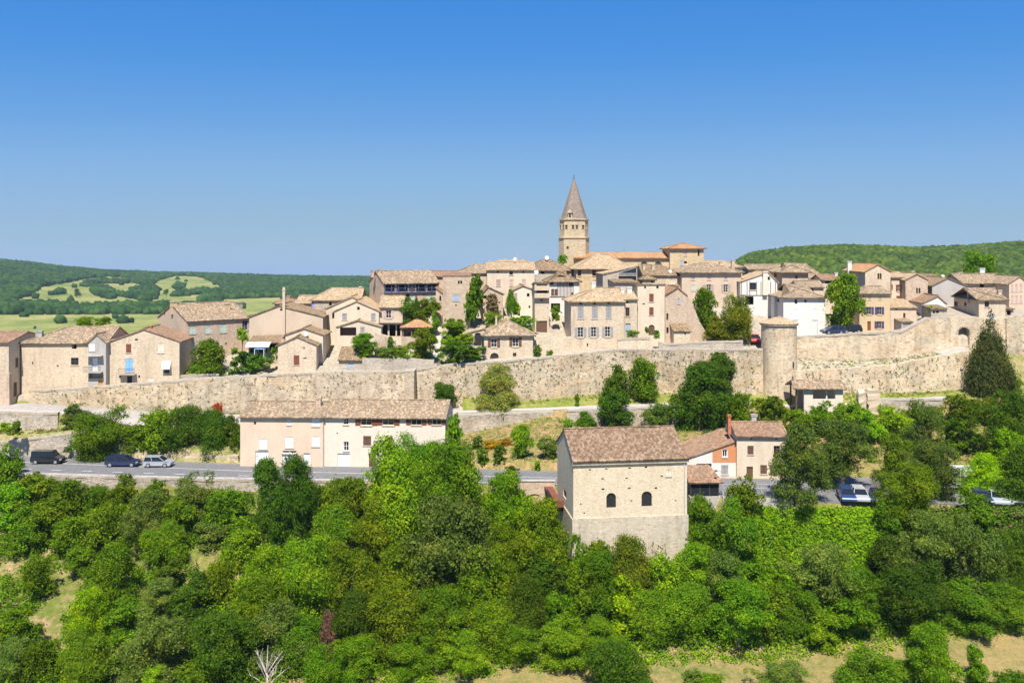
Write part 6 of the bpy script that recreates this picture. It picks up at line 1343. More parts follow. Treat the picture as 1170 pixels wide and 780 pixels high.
forest([(690, 662, 50, 'green', 'loose', 1.0), (668, 672, 42, 'bright', 'loose', 1.0), (735, 606, 40, 'oak', 'loose', 1.0), (672, 612, 24, 'green', 'loose', 1.2),
        (7, 540, 42, 'green', 'loose', 1.3, 'dark leafy tree at the left edge beside the road, left of the black van'), (42, 567, 44, 'oak'), (80, 568, 38, 'oak', 'round', 1.05), (112, 571, 32, 'green'), (141, 567, 40, 'oak', 'round', 1.0), (177, 568, 32, 'green', 'loose'), (222, 569, 52, 'grey', 'loose', .95), (262, 584, 46, 'green'),
        (307, 573, 48, 'dark', 'tall', 1.75, 'tall dark oak below the first garage door, left of a matching pair'), (342, 572, 48, 'dark', 'tall', 1.8, 'tall dark oak below the second garage door, right of a matching pair'), (376, 576, 40, 'oak', 'round', 1.15), (15, 578, 46, 'bright'), (30, 604, 44, 'green'), (56, 592, 44, 'oak'), (84, 612, 44, 'bright'), (125, 602, 46, 'oak'), (166, 594, 54, 'grey', 'loose'),
        (205, 592, 42, 'oak', 'round', 1.05), (187, 620, 48, 'bright', 'round', .85), (240, 610, 34, 'grey', 'loose', .8), (278, 620, 46, 'bright'), (93, 641, 30, 'green'), (128, 657, 60, 'oak', 'round', 1.0), (43, 660, 34, 'oak', 'round', 1.15, 'small round olive-green oak standing alone beside the bare soil patch at left'),
        (107, 698, 54, 'lime', 'round', .95, 'vivid yellow-green round tree, the brightest crown on the left slope'), (18, 718, 46, 'bright'), (12, 757, 48, 'grey', 'loose'), (50, 755, 44, 'oak'), (95, 757, 60, 'green', 'spread'), (145, 706, 42, 'green'), (176, 742, 80, 'grey', 'loose', .85), (182, 684, 48, 'grey', 'loose', .85), (222, 682, 46, 'dark', 'round'), (250, 742, 78, 'dark', 'spread', .9), (196, 653, 36, 'dark', 'loose', .8), (254, 665, 42, 'oak', 'round', 1.05),
        (308, 655, 56, 'bright'), (355, 655, 62, 'bright', 'spread'), (297, 692, 56, 'oak'), (320, 724, 66, 'grey', 'loose', .95), (347, 732, 52, 'green'), (178, 778, 34, 'lime', 'round', .9), (368, 768, 50, 'bright', 'loose', .85), (226, 782, 46, 'green'),
        (452, 552, 76, 'bright', 'spread', 1.0, 'large bright leafy tree hiding the lower left of the white road house'), (515, 556, 80, 'bright', 'spread', 1.0, 'large bright leafy tree covering the right garage of the white road house'), (474, 531, 60, 'bright', 'spread', .8, 'bright tree crown topmost in front of the long brown garage opening'), (404, 572, 44, 'oak'), (433, 600, 54, 'oak'), (383, 612, 54, 'green'),
        (506, 626, 98, 'grey', 'loose', .9, 'very large grey-green drooping tree in the middle of the wooded slope'), (576, 574, 60, 'bright'), (597, 590, 42, 'lime', 'loose'), (574, 622, 48, 'oak'), (622, 615, 60, 'oak', 'round', 1.05, 'large olive-green oak touching the left side of the warehouse'), (622, 662, 44, 'dark', 'round', 1.0), (400, 660, 64, 'oak', 'spread'), (454, 656, 58, 'oak'), (450, 702, 58, 'oak'), (548, 668, 70, 'oak', 'spread', .9), (600, 696, 50, 'dark', 'round', 1.1), (558, 716, 52, 'oak'),
        (503, 702, 58, 'green', 'loose'), (637, 702, 40, 'bright', 'loose', 1.1), (660, 656, 36, 'bright', 'loose', 1.7), (680, 645, 46, 'oak'), (640, 736, 58, 'bright', 'loose', .7), (686, 732, 50, 'bright', 'loose', .9), (411, 752, 58, 'bright', 'loose', .7), (470, 746, 54, 'bright', 'loose', .7), (530, 744, 54, 'bright', 'loose', .7), (588, 738, 50, 'bright', 'loose', .7), (393, 637, 26, 'dry', 'loose', 1.0), (406, 708, 50, 'dark', 'round', 1.0), (507, 736, 36, 'oak'),
        (762, 594, 38, 'green', 'loose'), (700, 622, 46, 'green', 'loose', 1.0), (746, 616, 46, 'olive', 'round'), (720, 648, 54, 'olive', 'round', 1.0), (806, 600, 54, 'green', 'loose'), (850, 566, 36, 'oak', 'loose', 1.0), (836, 612, 66, 'green', 'loose', .9), (788, 648, 52, 'bright', 'loose'), (757, 660, 44, 'bright', 'loose', 1.0), (783, 702, 56, 'green', 'spread'), (824, 658, 54, 'grey', 'loose', .95), (843, 702, 70, 'bright', 'loose', .9), (742, 702, 52, 'green'), (715, 692, 42, 'lime', 'loose', 1.2),
        (938, 656, 66, 'grey', 'loose', .95, 'large pale grey-green tree beside the vivid creeper field'), (914, 700, 56, 'green', 'loose', .9), (882, 690, 44, 'green', 'loose'), (985, 676, 50, 'green', 'loose'), (1014, 640, 46, 'dark', 'round'), (1044, 680, 76, 'dark', 'spread', .9), (1056, 618, 64, 'grey', 'loose'), (1110, 636, 74, 'grey', 'loose', .95), (1118, 590, 44, 'green', 'loose'), (1160, 642, 56, 'dark', 'loose', 1.1), (1105, 692, 62, 'green', 'loose', .75), (1145, 690, 54, 'green', 'loose', .75), (974, 706, 46, 'bright', 'loose', .85), (934, 718, 40, 'bright', 'loose', .8), (1025, 640, 44, 'grey', 'loose')])
fg = 'shrubs and trees at the near edge of the meadow'
tree(706, 765, 66, 'dark', 'round', .8, 'dark round evergreen standing alone on the meadow edge below the warehouse', group=fg)
tree(790, 776, 22, 'grey', 'loose', 1.0, 'small grey shrub on the meadow, right of the dark evergreen', cat='shrub', group=fg)
tree(814, 779, 26, 'bright', 'round', .7, 'small bright round shrub at the bottom edge below the shelter', cat='shrub', group=fg)
tree(893, 776, 56, 'grey', 'loose', .6, 'wide grey-green bush at the bottom edge on the meadow', cat='bush', group=fg)
tree(1002, 772, 70, 'green', 'round', .65, 'broad green bush at the bottom edge left of the tall leafy bush', cat='bush', group=fg)
tree(1064, 752, 66, 'bright', 'loose', 1.1, 'tall bright leafy bush in the foreground meadow at right', group=fg)
tree(1114, 760, 30, 'bright', 'loose', 1.35, 'slim leafy bush just right of the tall foreground bush', cat='bush', group=fg)
tree(1160, 781, 40, 'green', 'loose', .6, 'low green bush at the bottom right corner of the meadow', cat='bush', group=fg)
# car park and bank at right
cg = 'trees around the car park'
for a in ((912, 529, 58, 'grey', 'loose', 1.5, 'tall grey-green tree in the car park nearest the cream roadside house'), (962, 518, 70, 'grey', 'loose', 1.0, 'wide grey-green tree above the blue car in the car park'), (1057, 493, 48, 'grey', 'loose', 1.25, 'grey-green tree high on the bank below the ruined wall path'), (1022, 525, 34, 'oak', 'loose', 1.5, 'thin olive tree on the orange bank behind the car park'), (1066, 536, 54, 'grey', 'loose', 1.0, 'grey-green tree low on the bank above the dark car park oak'),
          (1038, 562, 68, 'oak', 'spread', .75, 'dark spreading oak in front of the parked cars'), (1121, 543, 48, 'lime', 'round', .85, 'round lime-green tree with bare trunk beside the camper van'), (1150, 517, 42, 'lime', 'loose', 1.2, 'loose yellow-green tree right of the lime-green round tree'), (1153, 490, 60, 'dark', 'spread', 1.15, 'big dark tree filling the right edge below the cypress'), (1172, 540, 60, 'dark', 'round', 1.0, 'dark tree at the right edge beside the end of the car park'),
          (1098, 498, 46, 'green', 'loose', .75, 'mid-green bushes crowding the bank below the cypress'), (1098, 468, 40, 'oak', 'loose', .8, 'olive bush at the left foot of the cypress terrace'), (1128, 470, 36, 'olive', 'round', .8, 'yellowish olive bush under the cypress'), (1018, 590, 40, 'green', 'loose', 1.0, 'green tree at the right end of the vivid creeper field')):
    cat_ = 'tree'; tree(a[0], a[1], a[2], a[3], a[4], a[5], a[6], group=cg, cat=cat_)
bgp = 'bright bushes below the wash-house'
for u, vc, w, k, lb in ((886, 472, 44, 'oak', 'olive-green bush left of the wash-house'), (914, 482, 34, 'bright', 'bright bush directly below the left pier of the wash-house'), (942, 478, 40, 'bright', 'bright bush below the middle of the wash-house'), (968, 474, 34, 'bright', 'bright bush below the right pier of the wash-house'), (990, 486, 40, 'creeper', 'vivid bush below the ruined pillars'), (1018, 482, 40, 'creeper', 'vivid bush right of and below the ruined pillars'), (1046, 474, 26, 'green', 'small green bush under the long low path wall')):
    tree(u, vc, w, k, 'loose', .75, lb, cat='bush', group=bgp)
# lawn and path
lg = 'trees on the lawn under the rampart'
tree(570, 443, 48, 'limeflower', 'round', 1.0, 'round pale flowering lime tree on the lawn against the rampart', Y=144.2, group=lg)
tree(507, 450, 27, 'dark', 'round', .9, 'small dark round tree above the right end of the road house roof', Y=144.5, group=lg)
tree(659.5, 456, 5.5, 'green', 'column', 2.2, 'thin young sapling in the middle of the lawn', Y=143, cat='tree', group=lg)
tree(705, 440, 38, 'dark', 'round', 1.0, 'dark round tree at the back of the lawn, left of the bright one', Y=143.5, group=lg); tree(703, 470, 38, 'dark', 'round', 1.1, 'dark tree below the path overlapping the warehouse roof ridge', Y=138.5, group=lg)
tree(736, 433, 38, 'green', 'round', 1.1, 'bright crowned tree on the lawn with a visible trunk', Y=144.5, group=lg, clear=.2)
tree(798, 462, 66, 'dark', 'loose', 1.3, 'largest dark tree under the rampart, left of the round tower', Y=139, group=lg); tree(806, 438, 48, 'dark', 'loose', .9, 'dark upper crown leaning over the largest dark tree', Y=140.5, group=lg)
tree(822, 427, 32, 'dark', 'round', 1.45, 'tall narrow dark tree against the rampart behind the largest dark tree', Y=144, group=lg); tree(846, 468, 38, 'oak', 'round', .95, 'olive-green tree right of the largest dark tree', Y=139, group=lg)
tree(751, 476, 28, 'grey', 'loose', 1.0, 'grey-green shrub against the path wall above the warehouse roof', Y=139.3, cat='shrub'); tree(669, 480, 22, 'green', 'round', .85, 'green shrub at the path wall left of the dark tree', Y=139.8, cat='shrub')
sg = 'shrubs on the flowery bank'
for u, vc, w, k, sh, asp, lb in ((596, 503, 26, 'bright', 'round', 1.35, 'upright bright tree on the flowery bank'), (545, 505, 14, 'grey', 'round', 1.0, 'small grey shrub at the top of the flowery bank'), (571, 518, 16, 'dark', 'round', .95, 'dark round shrub in the middle of the flowery bank'), (551, 521, 14, 'green', 'round', 1.2, 'green shrub low on the left of the flowery bank'), (614, 532, 10, 'bright', 'round', .9, 'tiny bright shrub by the road on the flowery bank'),
                                 (649, 486, 14, 'bright', 'round', .8, 'small bright shrub at the left end of the warehouse roof ridge'), (561, 508, 20, 'gold', 'loose', .5, 'patch of golden flowering shrub left of the upright bright tree'), (578, 505, 18, 'gold', 'loose', .45, 'golden flowering shrub touching the upright bright tree'), (627, 512, 26, 'grey', 'loose', .8, 'loose grey-green shrub on the bank beside the warehouse'), (585, 536, 14, 'grey', 'loose', .6, 'low shrub at the road foot of the flowery bank')):
    tree(u, vc, w, k, sh, asp, lb, cat='shrub' if w < 25 else 'bush', group=sg)
tree(519, 494, 17, 'bright', 'column', 2.4, 'tall green climber at the long garage opening', cat='bush', Y=123)
# bushes left of the road houses
lb_ = 'bushes above the road at left'
for u, vc, w, k, sh, asp, lb in ((86, 476, 40, 'grey', 'round', .6, 'wide grey-green round bush on the lane'), (118, 498, 66, 'green', 'spread', .75, 'leafy green bush above the navy estate car'), (160, 504, 42, 'oak', 'round', .75, 'olive bush above the silver hatchback'), (183, 494, 46, 'green', 'round', 1.0, 'tall green bush between the lane and the silver hatchback'), (212, 491, 56, 'dark', 'round', .9, 'dark leafy bush in the middle of the roadside thicket'), (238, 495, 54, 'dark', 'round', .9, 'dark leafy bush below the red flowers in the thicket'),
                                 (261, 502, 38, 'dark', 'round', 1.2, 'dark round bush beside the left end of the beige road house'), (234, 508, 30, 'limeflower', 'round', .8, 'pale flowering shrub inside the dark thicket'), (249, 467, 13, 'rosebush', 'round', .9, 'small red flowering bush on top of the thicket'), (19, 489, 15, 'green', 'round', 1.0, 'small green bush below the lane wall at far left'), (5, 488, 16, 'lime', 'loose', .6, 'low yellowish bush below the lane wall at the left edge'), (276, 500, 12, 'bright', 'column', 2.6, 'climber on the left corner of the beige road house'), (78, 513, 9, 'grey', 'round', .7, 'tuft of grey weeds behind the black van'), (101, 508, 13, 'grey', 'loose', .9, 'silvery weeds in front of the leafy bush')):
    tree(u, vc, w, k, sh, asp, lb, cat='bush', group=lb_, Y=None if vc < 480 else (129.0 if w > 20 else 128.3))
# village greenery
vg = 'greenery among the village houses'
def V(u, vc, w, k, sh, asp, lb, Y, cat='bush'): tree(u, vc, w, k, sh, asp, lb, Y=Y, cat=cat, group=vg)
V(237, 408, 42, 'green', 'round', .85, 'large round green bush between the gabled house and the angled farmhouse', 151); V(226, 424, 24, 'bright', 'loose', .5, 'low bright shrubs under the large round bush', 149)
V(277, 382, 15, 'lime', 'round', .95, 'little yellow-green tree by the terrace house', 154.5, 'tree')
V(277, 415, 28, 'ivy', 'box', .85, 'square clipped hedge at the left of the terrace', 149.6, 'hedge'); V(298, 413, 27, 'ivy', 'box', .55, 'low clipped hedge in front of the terrace table', 149.6, 'hedge'); V(313, 404, 9, 'green', 'box', 1.6, 'small dark hedge block beside the stone cottage', 150, 'hedge'); V(268, 401, 10, 'lime', 'round', .8, 'small golden shrub behind the square hedge', 151)
V(416, 392, 28, 'bright', 'round', .75, 'bright green spreading shrub above the garden shed', 151); V(419, 403, 18, 'green', 'round', .75, 'green shrub below the bright spreading shrub', 150)
V(438, 403, 24, 'grey', 'loose', .5, 'low grey-green shrubs on the rubble garden wall', 150); V(456, 402, 26, 'green', 'loose', .45, 'low green shrubs in the middle of the rubble garden wall', 150); V(484, 393, 30, 'oak', 'loose', 1.15, 'tall olive-green bush at the right end of the rubble garden wall', 151); V(446, 391, 7, 'green', 'column', 1.8, 'thin green shrub beside the sloping garden wall', 151.5)
V(476.5, 350, 8.5, 'dark', 'cone', 3.2, 'slim dark cypress in front of the blue gallery house', 160, 'tree'); V(467, 356, 26, 'green', 'loose', .95, 'green shrub left of the slim cypress', 161.5); V(487, 356, 28, 'oak', 'loose', .95, 'olive shrub right of the slim cypress', 161); V(497, 366, 10, 'bright', 'loose', 2.2, 'climbing shrub along the garden steps', 158.5)
V(543, 336, 16, 'ivy', 'column', 2.8, 'thick green ivy climbing the right side of the ruined tower', 160.6, 'climber'); V(538, 352, 14, 'ivy', 'column', 1.8, 'lower ivy mass at the foot of the ruined tower', 160.2, 'climber')
V(520, 374, 28, 'green', 'loose', .6, 'green shrubs below the ruined stone tower house', 157); V(512, 390, 16, 'lime', 'loose', .8, 'yellow-green shrub left of the cream hipped cottage', 153); V(532, 386, 26, 'lime', 'loose', .35, 'yellowish vine pergola left of the cream hipped cottage', 153.5); V(528, 404, 48, 'ivy', 'box', .38, 'long clipped hedge on the rampart left of the cream hipped cottage', 149.6, 'hedge'); V(520, 396, 22, 'green', 'loose', .6, 'green shrub behind the long clipped hedge', 151)
V(590, 368, 44, 'bright', 'box', .28, 'bright long hedge in front of the garden cypress', 159, 'hedge'); V(562, 364, 24, 'bright', 'loose', .5, 'bright shrub left end of the long garden hedge', 159.5); V(584, 343, 14, 'green', 'cone', 2.3, 'green garden cypress beside the small gabled cream house', 162, 'tree'); V(590, 352, 10, 'lime', 'column', 1.5, 'yellow-green shrub right of the garden cypress', 162.5)
V(562, 346, 15, 'dry', 'column', 1.4, 'brown creeper covering the small gabled house', 163.4, 'climber')
V(643, 296, 14, 'bright', 'round', .65, 'green tree crown in front of the church tower foot', 184, 'tree'); V(635, 357, 11, 'green', 'column', 1.6, 'green climber right of the garage tower', 160.5); V(614, 401, 9, 'grey', 'column', 1.6, 'grey weeds right of the cream hipped cottage', 150); V(628, 404, 8, 'green', 'round', .9, 'small green bush right of the weeds beside the hipped cottage', 149.5)
V(722, 381, 16, 'green', 'loose', .45, 'green plants in front of the grey door of the big cream house', 151); V(739, 377, 6, 'oak', 'round', 1.0, 'round bush left of the arched tower house door', 152.6); V(750, 382, 9, 'bright', 'round', 1.0, 'bright bush on the ramp right of the arched door', 150.5)
V(806, 352, 30, 'green', 'round', 1.4, 'tall green tree right of the ruined gable', 158, 'tree'); V(838, 366, 50, 'olive', 'round', .9, 'big round brownish olive tree beside the round tower', 154, 'tree'); V(818, 374, 26, 'olive', 'round', .9, 'olive tree at the left foot of the big olive tree', 153.5, 'tree')
V(965, 346, 43, 'green', 'round', 1.4, 'tall full green tree between white and ochre houses', 155, 'tree'); V(1063, 353, 9, 'lime', 'round', .8, 'small yellow-green bush below the white barn', 158)
V(97, 369, 24, 'oak', 'round', .5, 'olive tree top behind the roof of the wide cream house', 162, 'tree'); V(118, 367, 16, 'green', 'round', .55, 'green tree top behind the narrow bay house', 163, 'tree'); V(713, 290, 8, 'bright', 'round', .5, 'small green treetop behind the church nave roof', 198, 'tree')
V(1118, 303, 36, 'green', 'round', .8, 'green tree rising behind the long brown roof at right', 200, 'tree')
V(1131, 406, 50, 'cypress', 'cone', 1.85, 'huge dark conical cypress beside the village gate', 142.5, 'tree'); V(1160, 440, 18, 'green', 'loose', .9, 'green bush at the right foot of the huge cypress', 142)
for u, vc, w, lb in ((88, 334, 8, 'lone dark tree in the far left field'), (190, 333, 6, 'small lone tree at the right side of the far field'), (40, 397 - 22, 5, 'tiny tree in the near green field at left')):
    y = 1250 if vc < 350 else 760; x = xu(u, y); tree(u, vc, w, 'dark', 'round', .9, lb, Y=y, group='lone trees in the far fields', base=float(farz(np.array(x), np.array(float(y)))))
# labels for the rest: the column under a landmark and the rank down the slope
from collections import defaultdict
grp = defaultdict(list)
for t, u, z, Y, vc, kind, shape, cat in pend: grp[landmark(u)].append((vc, u, t, kind, shape, cat))
ORD = ['first', 'second', 'third', 'fourth', 'fifth', 'sixth', 'seventh', 'eighth', 'ninth', 'tenth']
for lm, L_ in grp.items():
    L_.sort(key=lambda e: e[0])
    for k, (vc, u, t, kind, shape, cat) in enumerate(L_):
        t['label'] = f"{KIND[kind]} {SHAPEW[shape]} {cat}, {ORD[k]} downhill below {lm}"
# dead trees
def dead(u, vb_, vt_, label, mat, seed, n=9, spread=.35):
    for Y in np.arange(80, 130, .25):
        if CZ - (vb_ - V0) / F * Y - tz(xu(u, Y), Y) <= 0: break
    H_ = (vb_ - vt_) / F * Y; t = thing('dead_tree', label, 'dead tree', (xu(u, Y), Y, tz(xu(u, Y), Y) - .2)); r = np.random.default_rng(seed); m = MB(); m2 = MB()
    m.tube([(0, 0, -.3), (.05, 0, H_ * .3), (.0, .05, H_ * .65), (.1, 0, H_)], [.13, .1, .07, .02], 6); m.build('trunk', mat, t)
    for k in range(n):
        a = r.uniform(0, 6.28); z0 = H_ * r.uniform(.15, .6); L_ = spread * H_ * r.uniform(.5, 1); q = Vector((L_ * math.cos(a), L_ * math.sin(a), z0 + H_ * r.uniform(.25, .4)))
        m2 = MB(); m2.tube([(0, 0, z0), q * .5 + Vector((0, 0, z0 * .5 + .1)), q], [.05, .035, .012], 5)
        for j in range(4):
            e = q * r.uniform(.5, 1) + Vector((0, 0, 0)); e.z = z0 + (q.z - z0) * (e.x / q.x if abs(q.x) > .05 else .8); m2.tube([e, e + Vector((r.normal() * .3, r.normal() * .3, r.uniform(.4, .9)))], [.022, .006], 4)
        m2.build('branch', mat, t)
    return t, H_
dead(305, 800, 735, 'bare white dead tree with spiky branches at the bottom left', 'dead_wood', 5, 12, .32)
t, H_ = dead(375, 765, 696, 'dead brown narrow conifer among the bright trees at lower left', 'bark', 6, 6, .15)
c = bpy.data.objects.new('crown', CM[('column', 'M')][0]); COL.objects.link(c); c.parent = t; c.location = (0, 0, H_ * .55); c.scale = (1.9, 1.9, H_ * .9); c.material_slots[0].link = 'OBJECT'; c.material_slots[0].material = MATS['leaf_deadleaf']

# ------------------------------------------------------------------ low growth nobody could count
def growth(name, label, pts, mat, leaf=(.18, .38), per=22, rad=(.35, .9), hgt=(.3, .8), seed=1):
    r = np.random.default_rng(seed); P = np.array(pts); n = len(P)
    rd = r.uniform(*rad, n); hg = r.uniform(*hgt, n); d = r.normal(size=(n, per, 3)); d /= np.linalg.norm(d, axis=2)[:, :, None]; d[:, :, 2] = np.abs(d[:, :, 2])
    pos = P[:, None] + d * np.stack([rd, rd, hg], 1)[:, None] * r.uniform(.6, 1.05, (n, per, 1)); pos = pos.reshape(-1, 3); d = d.reshape(-1, 3); k = len(pos)
    nr = d + r.normal(0, .55, (k, 3)) + np.array([0, 0, .3]); nr /= np.linalg.norm(nr, axis=1)[:, None]; t = np.cross(nr, r.normal(size=(k, 3))); t /= np.linalg.norm(t, axis=1)[:, None]; b = np.cross(nr, t); s = r.uniform(*leaf, k)[:, None]
    Vv = np.stack([pos - t * s * .5, pos + b * s * .38, pos + t * s * .5, pos - b * s * .38], 1).reshape(-1, 3)
    me = bpy.data.meshes.new(name); me.vertices.add(4 * k); me.vertices.foreach_set('co', Vv.ravel()); me.loops.add(4 * k); me.loops.foreach_set('vertex_index', np.arange(4 * k)); me.polygons.add(k); me.polygons.foreach_set('loop_start', np.arange(k) * 4); me.polygons.foreach_set('loop_total', np.full(k, 4)); me.update()
    for mm in (mat if isinstance(mat, (list, tuple)) else [mat]): me.materials.append(MATS[mm])
    if not isinstance(mat, str):
        mi = np.repeat(r.integers(0, len(mat), n), per); me.polygons.foreach_set('material_index', mi)
    o = bpy.data.objects.new(name, me); COL.objects.link(o); tag(o, label, 'undergrowth', None, 'stuff'); return o
def scatter(n, x0, x1, ylo, yhi, ok=lambda u, v: True, seed=1):
    r = random.Random(seed); out = []
    for _ in range(n):
        x = r.uniform(x0, x1); a, b = ylo(x), yhi(x); y = r.uniform(a, b); z = tz(x, y); u = U0 + F * x / y; v = V0 + F * (CZ - z) / y
        if ok(u, v): out.append((x, y, z))
    return out
BARE = [[(0, 640), (28, 640), (32, 662), (10, 668), (0, 662)], [(54, 655), (98, 655), (96, 690), (80, 706), (50, 702)], [(34, 692), (70, 702), (70, 736), (40, 736)], [(138, 626), (174, 632), (172, 656), (150, 654)], [(212, 628), (252, 620), (258, 650), (226, 662)], [(292, 612), (314, 612), (314, 634), (292, 634)], [(333, 618), (354, 616), (352, 632), (335, 632)]]
def notbare(u, v):
    for P in BARE:
        if inpoly(np.array([u]), np.array([v]), P)[0]: return False
    return True
slope_lo = lambda x: row_y(2, x) + (0.2 if x < 40 else 0); slope_hi = lambda x: row_y(4, x) - .2
growth('undergrowth', 'mixed green undergrowth covering the slope below the road', scatter(9500, -105, 95, slope_lo, slope_hi, notbare, 2), ['leaf_green', 'leaf_bright', 'leaf_oak', 'leaf_green', 'leaf_bright'], seed=3)
growth('undergrowth', 'tall tangled scrub filling the gaps between the trees on the slope', scatter(2600, -105, 95, slope_lo, slope_hi, notbare, 12), ['leaf_green', 'leaf_bright', 'leaf_oak', 'leaf_grey', 'leaf_bright', 'leaf_lime'], (.16, .34), 90, (.6, 1.3), (.8, 2.2), seed=33)
growth('undergrowth', 'bright weeds along the foot of the wooded slope by the meadow', scatter(1500, -20, 95, lambda x: row_y(2, x) - 2.0, lambda x: row_y(2, x) + 3, lambda u, v: True, 5), ['leaf_bright', 'leaf_lime', 'leaf_bright'], (.15, .3), 20, (.4, .9), (.3, .7), seed=4)
growth('creeper_foliage', 'vivid green creeper carpet on the slope below the car park', scatter(6500, xu(850, 104), xu(1030, 104), lambda x: row_y(3, x) - 2.5, lambda x: row_y(5, x) - .3, lambda u, v: 862 < u < 1024, 6), 'leaf_creeper', (.15, .32), 20, (.3, .7), (.12, .4), seed=5)
growth('undergrowth', 'green scrub along the outer edge of the car park', scatter(1300, xu(1020, 106), xu(1230, 106), lambda x: row_y(3, x), lambda x: row_y(5, x) - .5, lambda u, v: True, 26), ['leaf_green', 'leaf_bright', 'leaf_grey', 'leaf_dry'], (.15, .32), 30, (.4, 1.0), (.4, 1.1), seed=27)
growth('undergrowth', 'patchy shrubs on the orange bank behind the car park', scatter(1500, xu(905, 128), xu(1190, 128), lambda x: row_y(8, x) + 2.5, lambda x: row_y(9, x) - .3, lambda u, v: rng.random() < (.5 if v > 505 else .95), 7), ['leaf_green', 'leaf_grey', 'leaf_bright'], (.16, .34), 22, (.35, .8), (.3, .8), seed=6)
growth('undergrowth', 'sparse weeds and shrubs on the dry bank above the road', scatter(1300, xu(512, 130), xu(800, 132), lambda x: row_y(8, x) + .3, lambda x: row_y(9, x) - .3, lambda u, v: True, 8), ['leaf_grey', 'leaf_green', 'leaf_dry', 'leaf_lime', 'leaf_bright'], (.08, .2), 18, (.2, .6), (.12, .4), seed=7)
growth('undergrowth', 'weeds on the banks between the lane and the road at left', scatter(260, xu(-20, 130), xu(272, 130), lambda x: row_y(8, x) + .5, lambda x: row_y(9, x) - .2, lambda u, v: True, 9), ['leaf_grey', 'leaf_green', 'leaf_dry'], (.1, .24), 16, (.2, .5), (.12, .35), seed=8)
growth('undergrowth', 'weeds and dry grass at the foot of the ramparts', scatter(800, xu(250, 145), xu(1190, 145), lambda x: row_y(12, x) - 2.0, lambda x: row_y(12, x) - .35, lambda u, v: not (860 < u < 925), 10), ['leaf_grey', 'leaf_dry', 'leaf_green'], (.08, .2), 14, (.15, .4), (.1, .4), seed=9)
# plants rooted in the rampart joints
pts = []; rr = random.Random(4)
for _ in range(900):
    u = rr.uniform(60, 870); y = (float(np.interp(u, [340, 471.5], [145.7, 144.1])) if u < 471 else 147.0); x = xu(u, y); zt_ = ztop(u, TOPL(u), y); zb_ = tz(x, y - .4); q = rr.random() ** (.7 if u > 550 else 1); z = zb_ + (zt_ - zb_ - .3) * q
    if u > 520 or rr.random() < .6: pts.append((x, y - .02, z))
for _ in range(200):
    u = rr.uniform(915, 1100); y = 145.65; x = xu(u, y); zt_ = ztop(u, float(np.interp(u, [a for a, b in lt], [b for a, b in lt])), y); zb_ = tz(x, y - .4); pts.append((x, y - .02, zb_ + (zt_ - zb_ - .2) * rr.random()))
growth('undergrowth', 'shrubs and weeds filling the terraced gardens among the village houses', scatter(260, xu(462, 156), xu(496, 156), lambda x: 150.5, lambda x: 162, lambda u, v: u < 494, 21) + scatter(260, xu(504, 156), xu(552, 156), lambda x: 150.5, lambda x: 160, lambda u, v: True, 22) + scatter(160, xu(555, 158), xu(612, 158), lambda x: 158.5, lambda x: 164, lambda u, v: True, 23) + scatter(70, xu(205, 150), xu(262, 150), lambda x: 148.5, lambda x: 153, lambda u, v: True, 24), ['leaf_green', 'leaf_bright', 'leaf_oak', 'leaf_lime'], (.12, .28), 26, (.35, .8), (.25, .7), seed=12)
growth('undergrowth', 'weeds and tufts on the rocky ledge between the two right rampart walls', scatter(420, xu(912, 148), xu(1075, 148), lambda x: row_y(13, x) + .2, lambda x: row_y(14, x) - .1, lambda u, v: True, 31), ['leaf_grey', 'leaf_dry', 'leaf_lime', 'leaf_dry'], (.07, .18), 14, (.15, .4), (.08, .3), seed=32)
growth('wall_weeds', 'small tufts of plants rooted in the rampart joints', pts, ['leaf_grey', 'leaf_oak', 'leaf_dry'], (.08, .2), 12, (.10, .30), (.12, .42), seed=11)['kind'] = 'stuff'
# ------------------------------------------------------------------ air, camera, sun and sky
hz = MB(); hz.box(-9000, -200, -145, 9000, 4300, 95); m_, nt_, out_ = new_mat('air')
pv = N(nt_, 'ShaderNodeVolumePrincipled'); pv.inputs['Color'].default_value = (0.53, 0.70, 0.82, 1); pv.inputs['Density'].default_value = 0.00009; pv.inputs['Anisotropy'].default_value = 0.0
nt_.links.new(pv.outputs[0], out_.inputs['Volume']); MATS['air'] = m_
HAZE = True
if HAZE:
    o = hz.build('haze', 'air'); tag(o, kind='stuff'); o['label'] = 'thin pale blue haze filling the air between camera and far hills'
cam = bpy.data.cameras.new('camera'); co = bpy.data.objects.new('camera', cam); COL.objects.link(co)
co.location = (0, 0, CZ); co.rotation_euler = (R(90), 0, 0); cam.sensor_width = 36; cam.lens = 36 * F / 1170; cam.shift_y = -(390 - V0) / 1170; cam.clip_start = .5; cam.clip_end = 20000
sc.camera = co
SUN_EL, SUN_AZ = 57.0, -4.0
sl_ = bpy.data.lights.new('sun', 'SUN'); sl_.energy = 4.4; sl_.angle = R(.53); sl_.color = (1.0, .935, .835)
so = bpy.data.objects.new('sun', sl_); COL.objects.link(so); so.rotation_euler = (R(90 - SUN_EL), 0, R(SUN_AZ)); so.location = (0, -50, 120)
w = bpy.data.worlds.new('World'); sc.world = w; w.use_nodes = True; nt = w.node_tree; nt.nodes.clear()
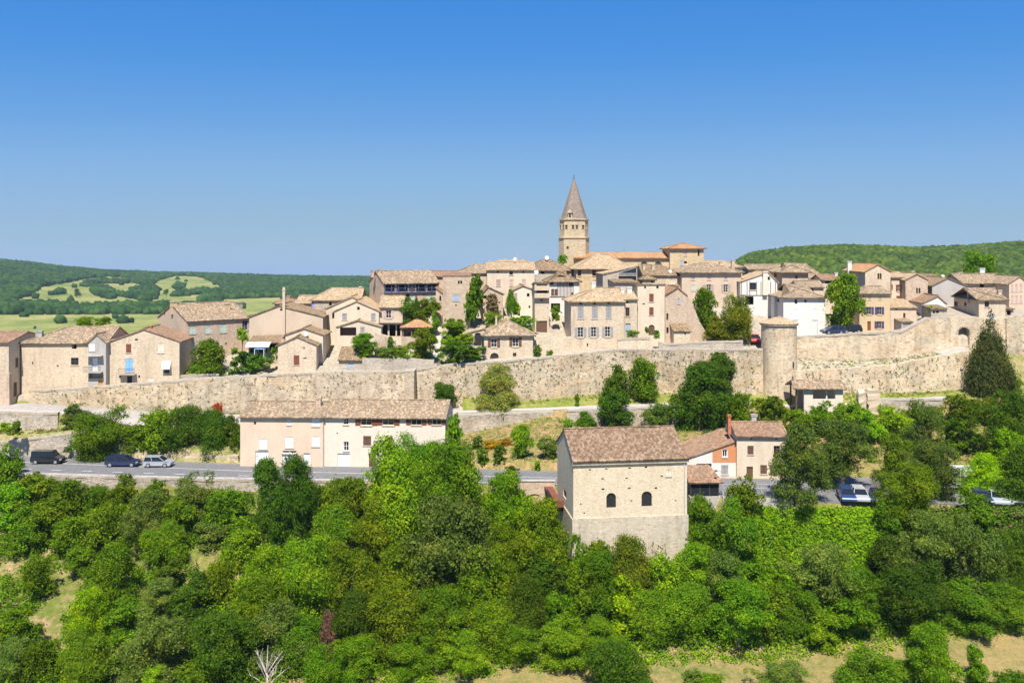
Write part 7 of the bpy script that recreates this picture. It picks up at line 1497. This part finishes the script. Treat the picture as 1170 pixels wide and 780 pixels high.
ow = nt.nodes.new('ShaderNodeOutputWorld'); bg = nt.nodes.new('ShaderNodeBackground'); sk = nt.nodes.new('ShaderNodeTexSky'); sk.sky_type = 'NISHITA'; sk.sun_disc = False
sk.sun_elevation = R(SUN_EL); sk.sun_rotation = R(180 - SUN_AZ); sk.altitude = 300; sk.air_density = 1.0; sk.dust_density = 0.6; sk.ozone_density = 3.0
bg.inputs['Strength'].default_value = 0.10; 
sk.altitude = 4000; sk.dust_density = 0.0; sk.ozone_density = 6.0
d_ = nt.nodes.new('ShaderNodeVectorMath'); d_.operation = 'SCALE'; d_.inputs['Scale'].default_value = .1; nt.links.new(sk.outputs[0], d_.inputs[0])
cv = nt.nodes.new('ShaderNodeRGBCurve')      # deep polarised blue above, pale at the horizon: a tone response on the sky texture
for i, P_ in enumerate((((0, .02), (.092, .060), (.16, .150), (.24, .245), (.45, .325), (.657, .352), (1, .37)), ((0, .1), (.183, .27), (.30, .375), (.43, .460), (.64, .50), (.84, .518), (1, .53)), ((0, .5), (.388, .737), (.58, .77), (.72, .770), (.84, .73), (.88, .695), (1, .69)))):
    c_ = cv.mapping.curves[i]; c_.points[0].location = P_[0]; c_.points[1].location = P_[-1]
    for q_ in P_[1:-1]: c_.points.new(*q_)
cv.mapping.update(); nt.links.new(d_.outputs[0], cv.inputs['Color'])
e_ = nt.nodes.new('ShaderNodeVectorMath'); e_.operation = 'SCALE'; e_.inputs['Scale'].default_value = 5.29; nt.links.new(cv.outputs[0], e_.inputs[0]); nt.links.new(e_.outputs[0], bg.inputs[0]); nt.links.new(bg.outputs[0], ow.inputs[0])
vs = sc.view_settings; vs.view_transform = 'Standard'; vs.look = 'None'; vs.gamma = 1.0; vs.use_curve_mapping = False; vs.exposure = 0.92
cy = sc.cycles; cy.use_denoising = True; cy.max_bounces = 6; cy.diffuse_bounces = 3; cy.transmission_bounces = 4; cy.volume_bounces = 0; cy.transparent_max_bounces = 4; cy.use_adaptive_sampling = True; cy.adaptive_threshold = 0.02
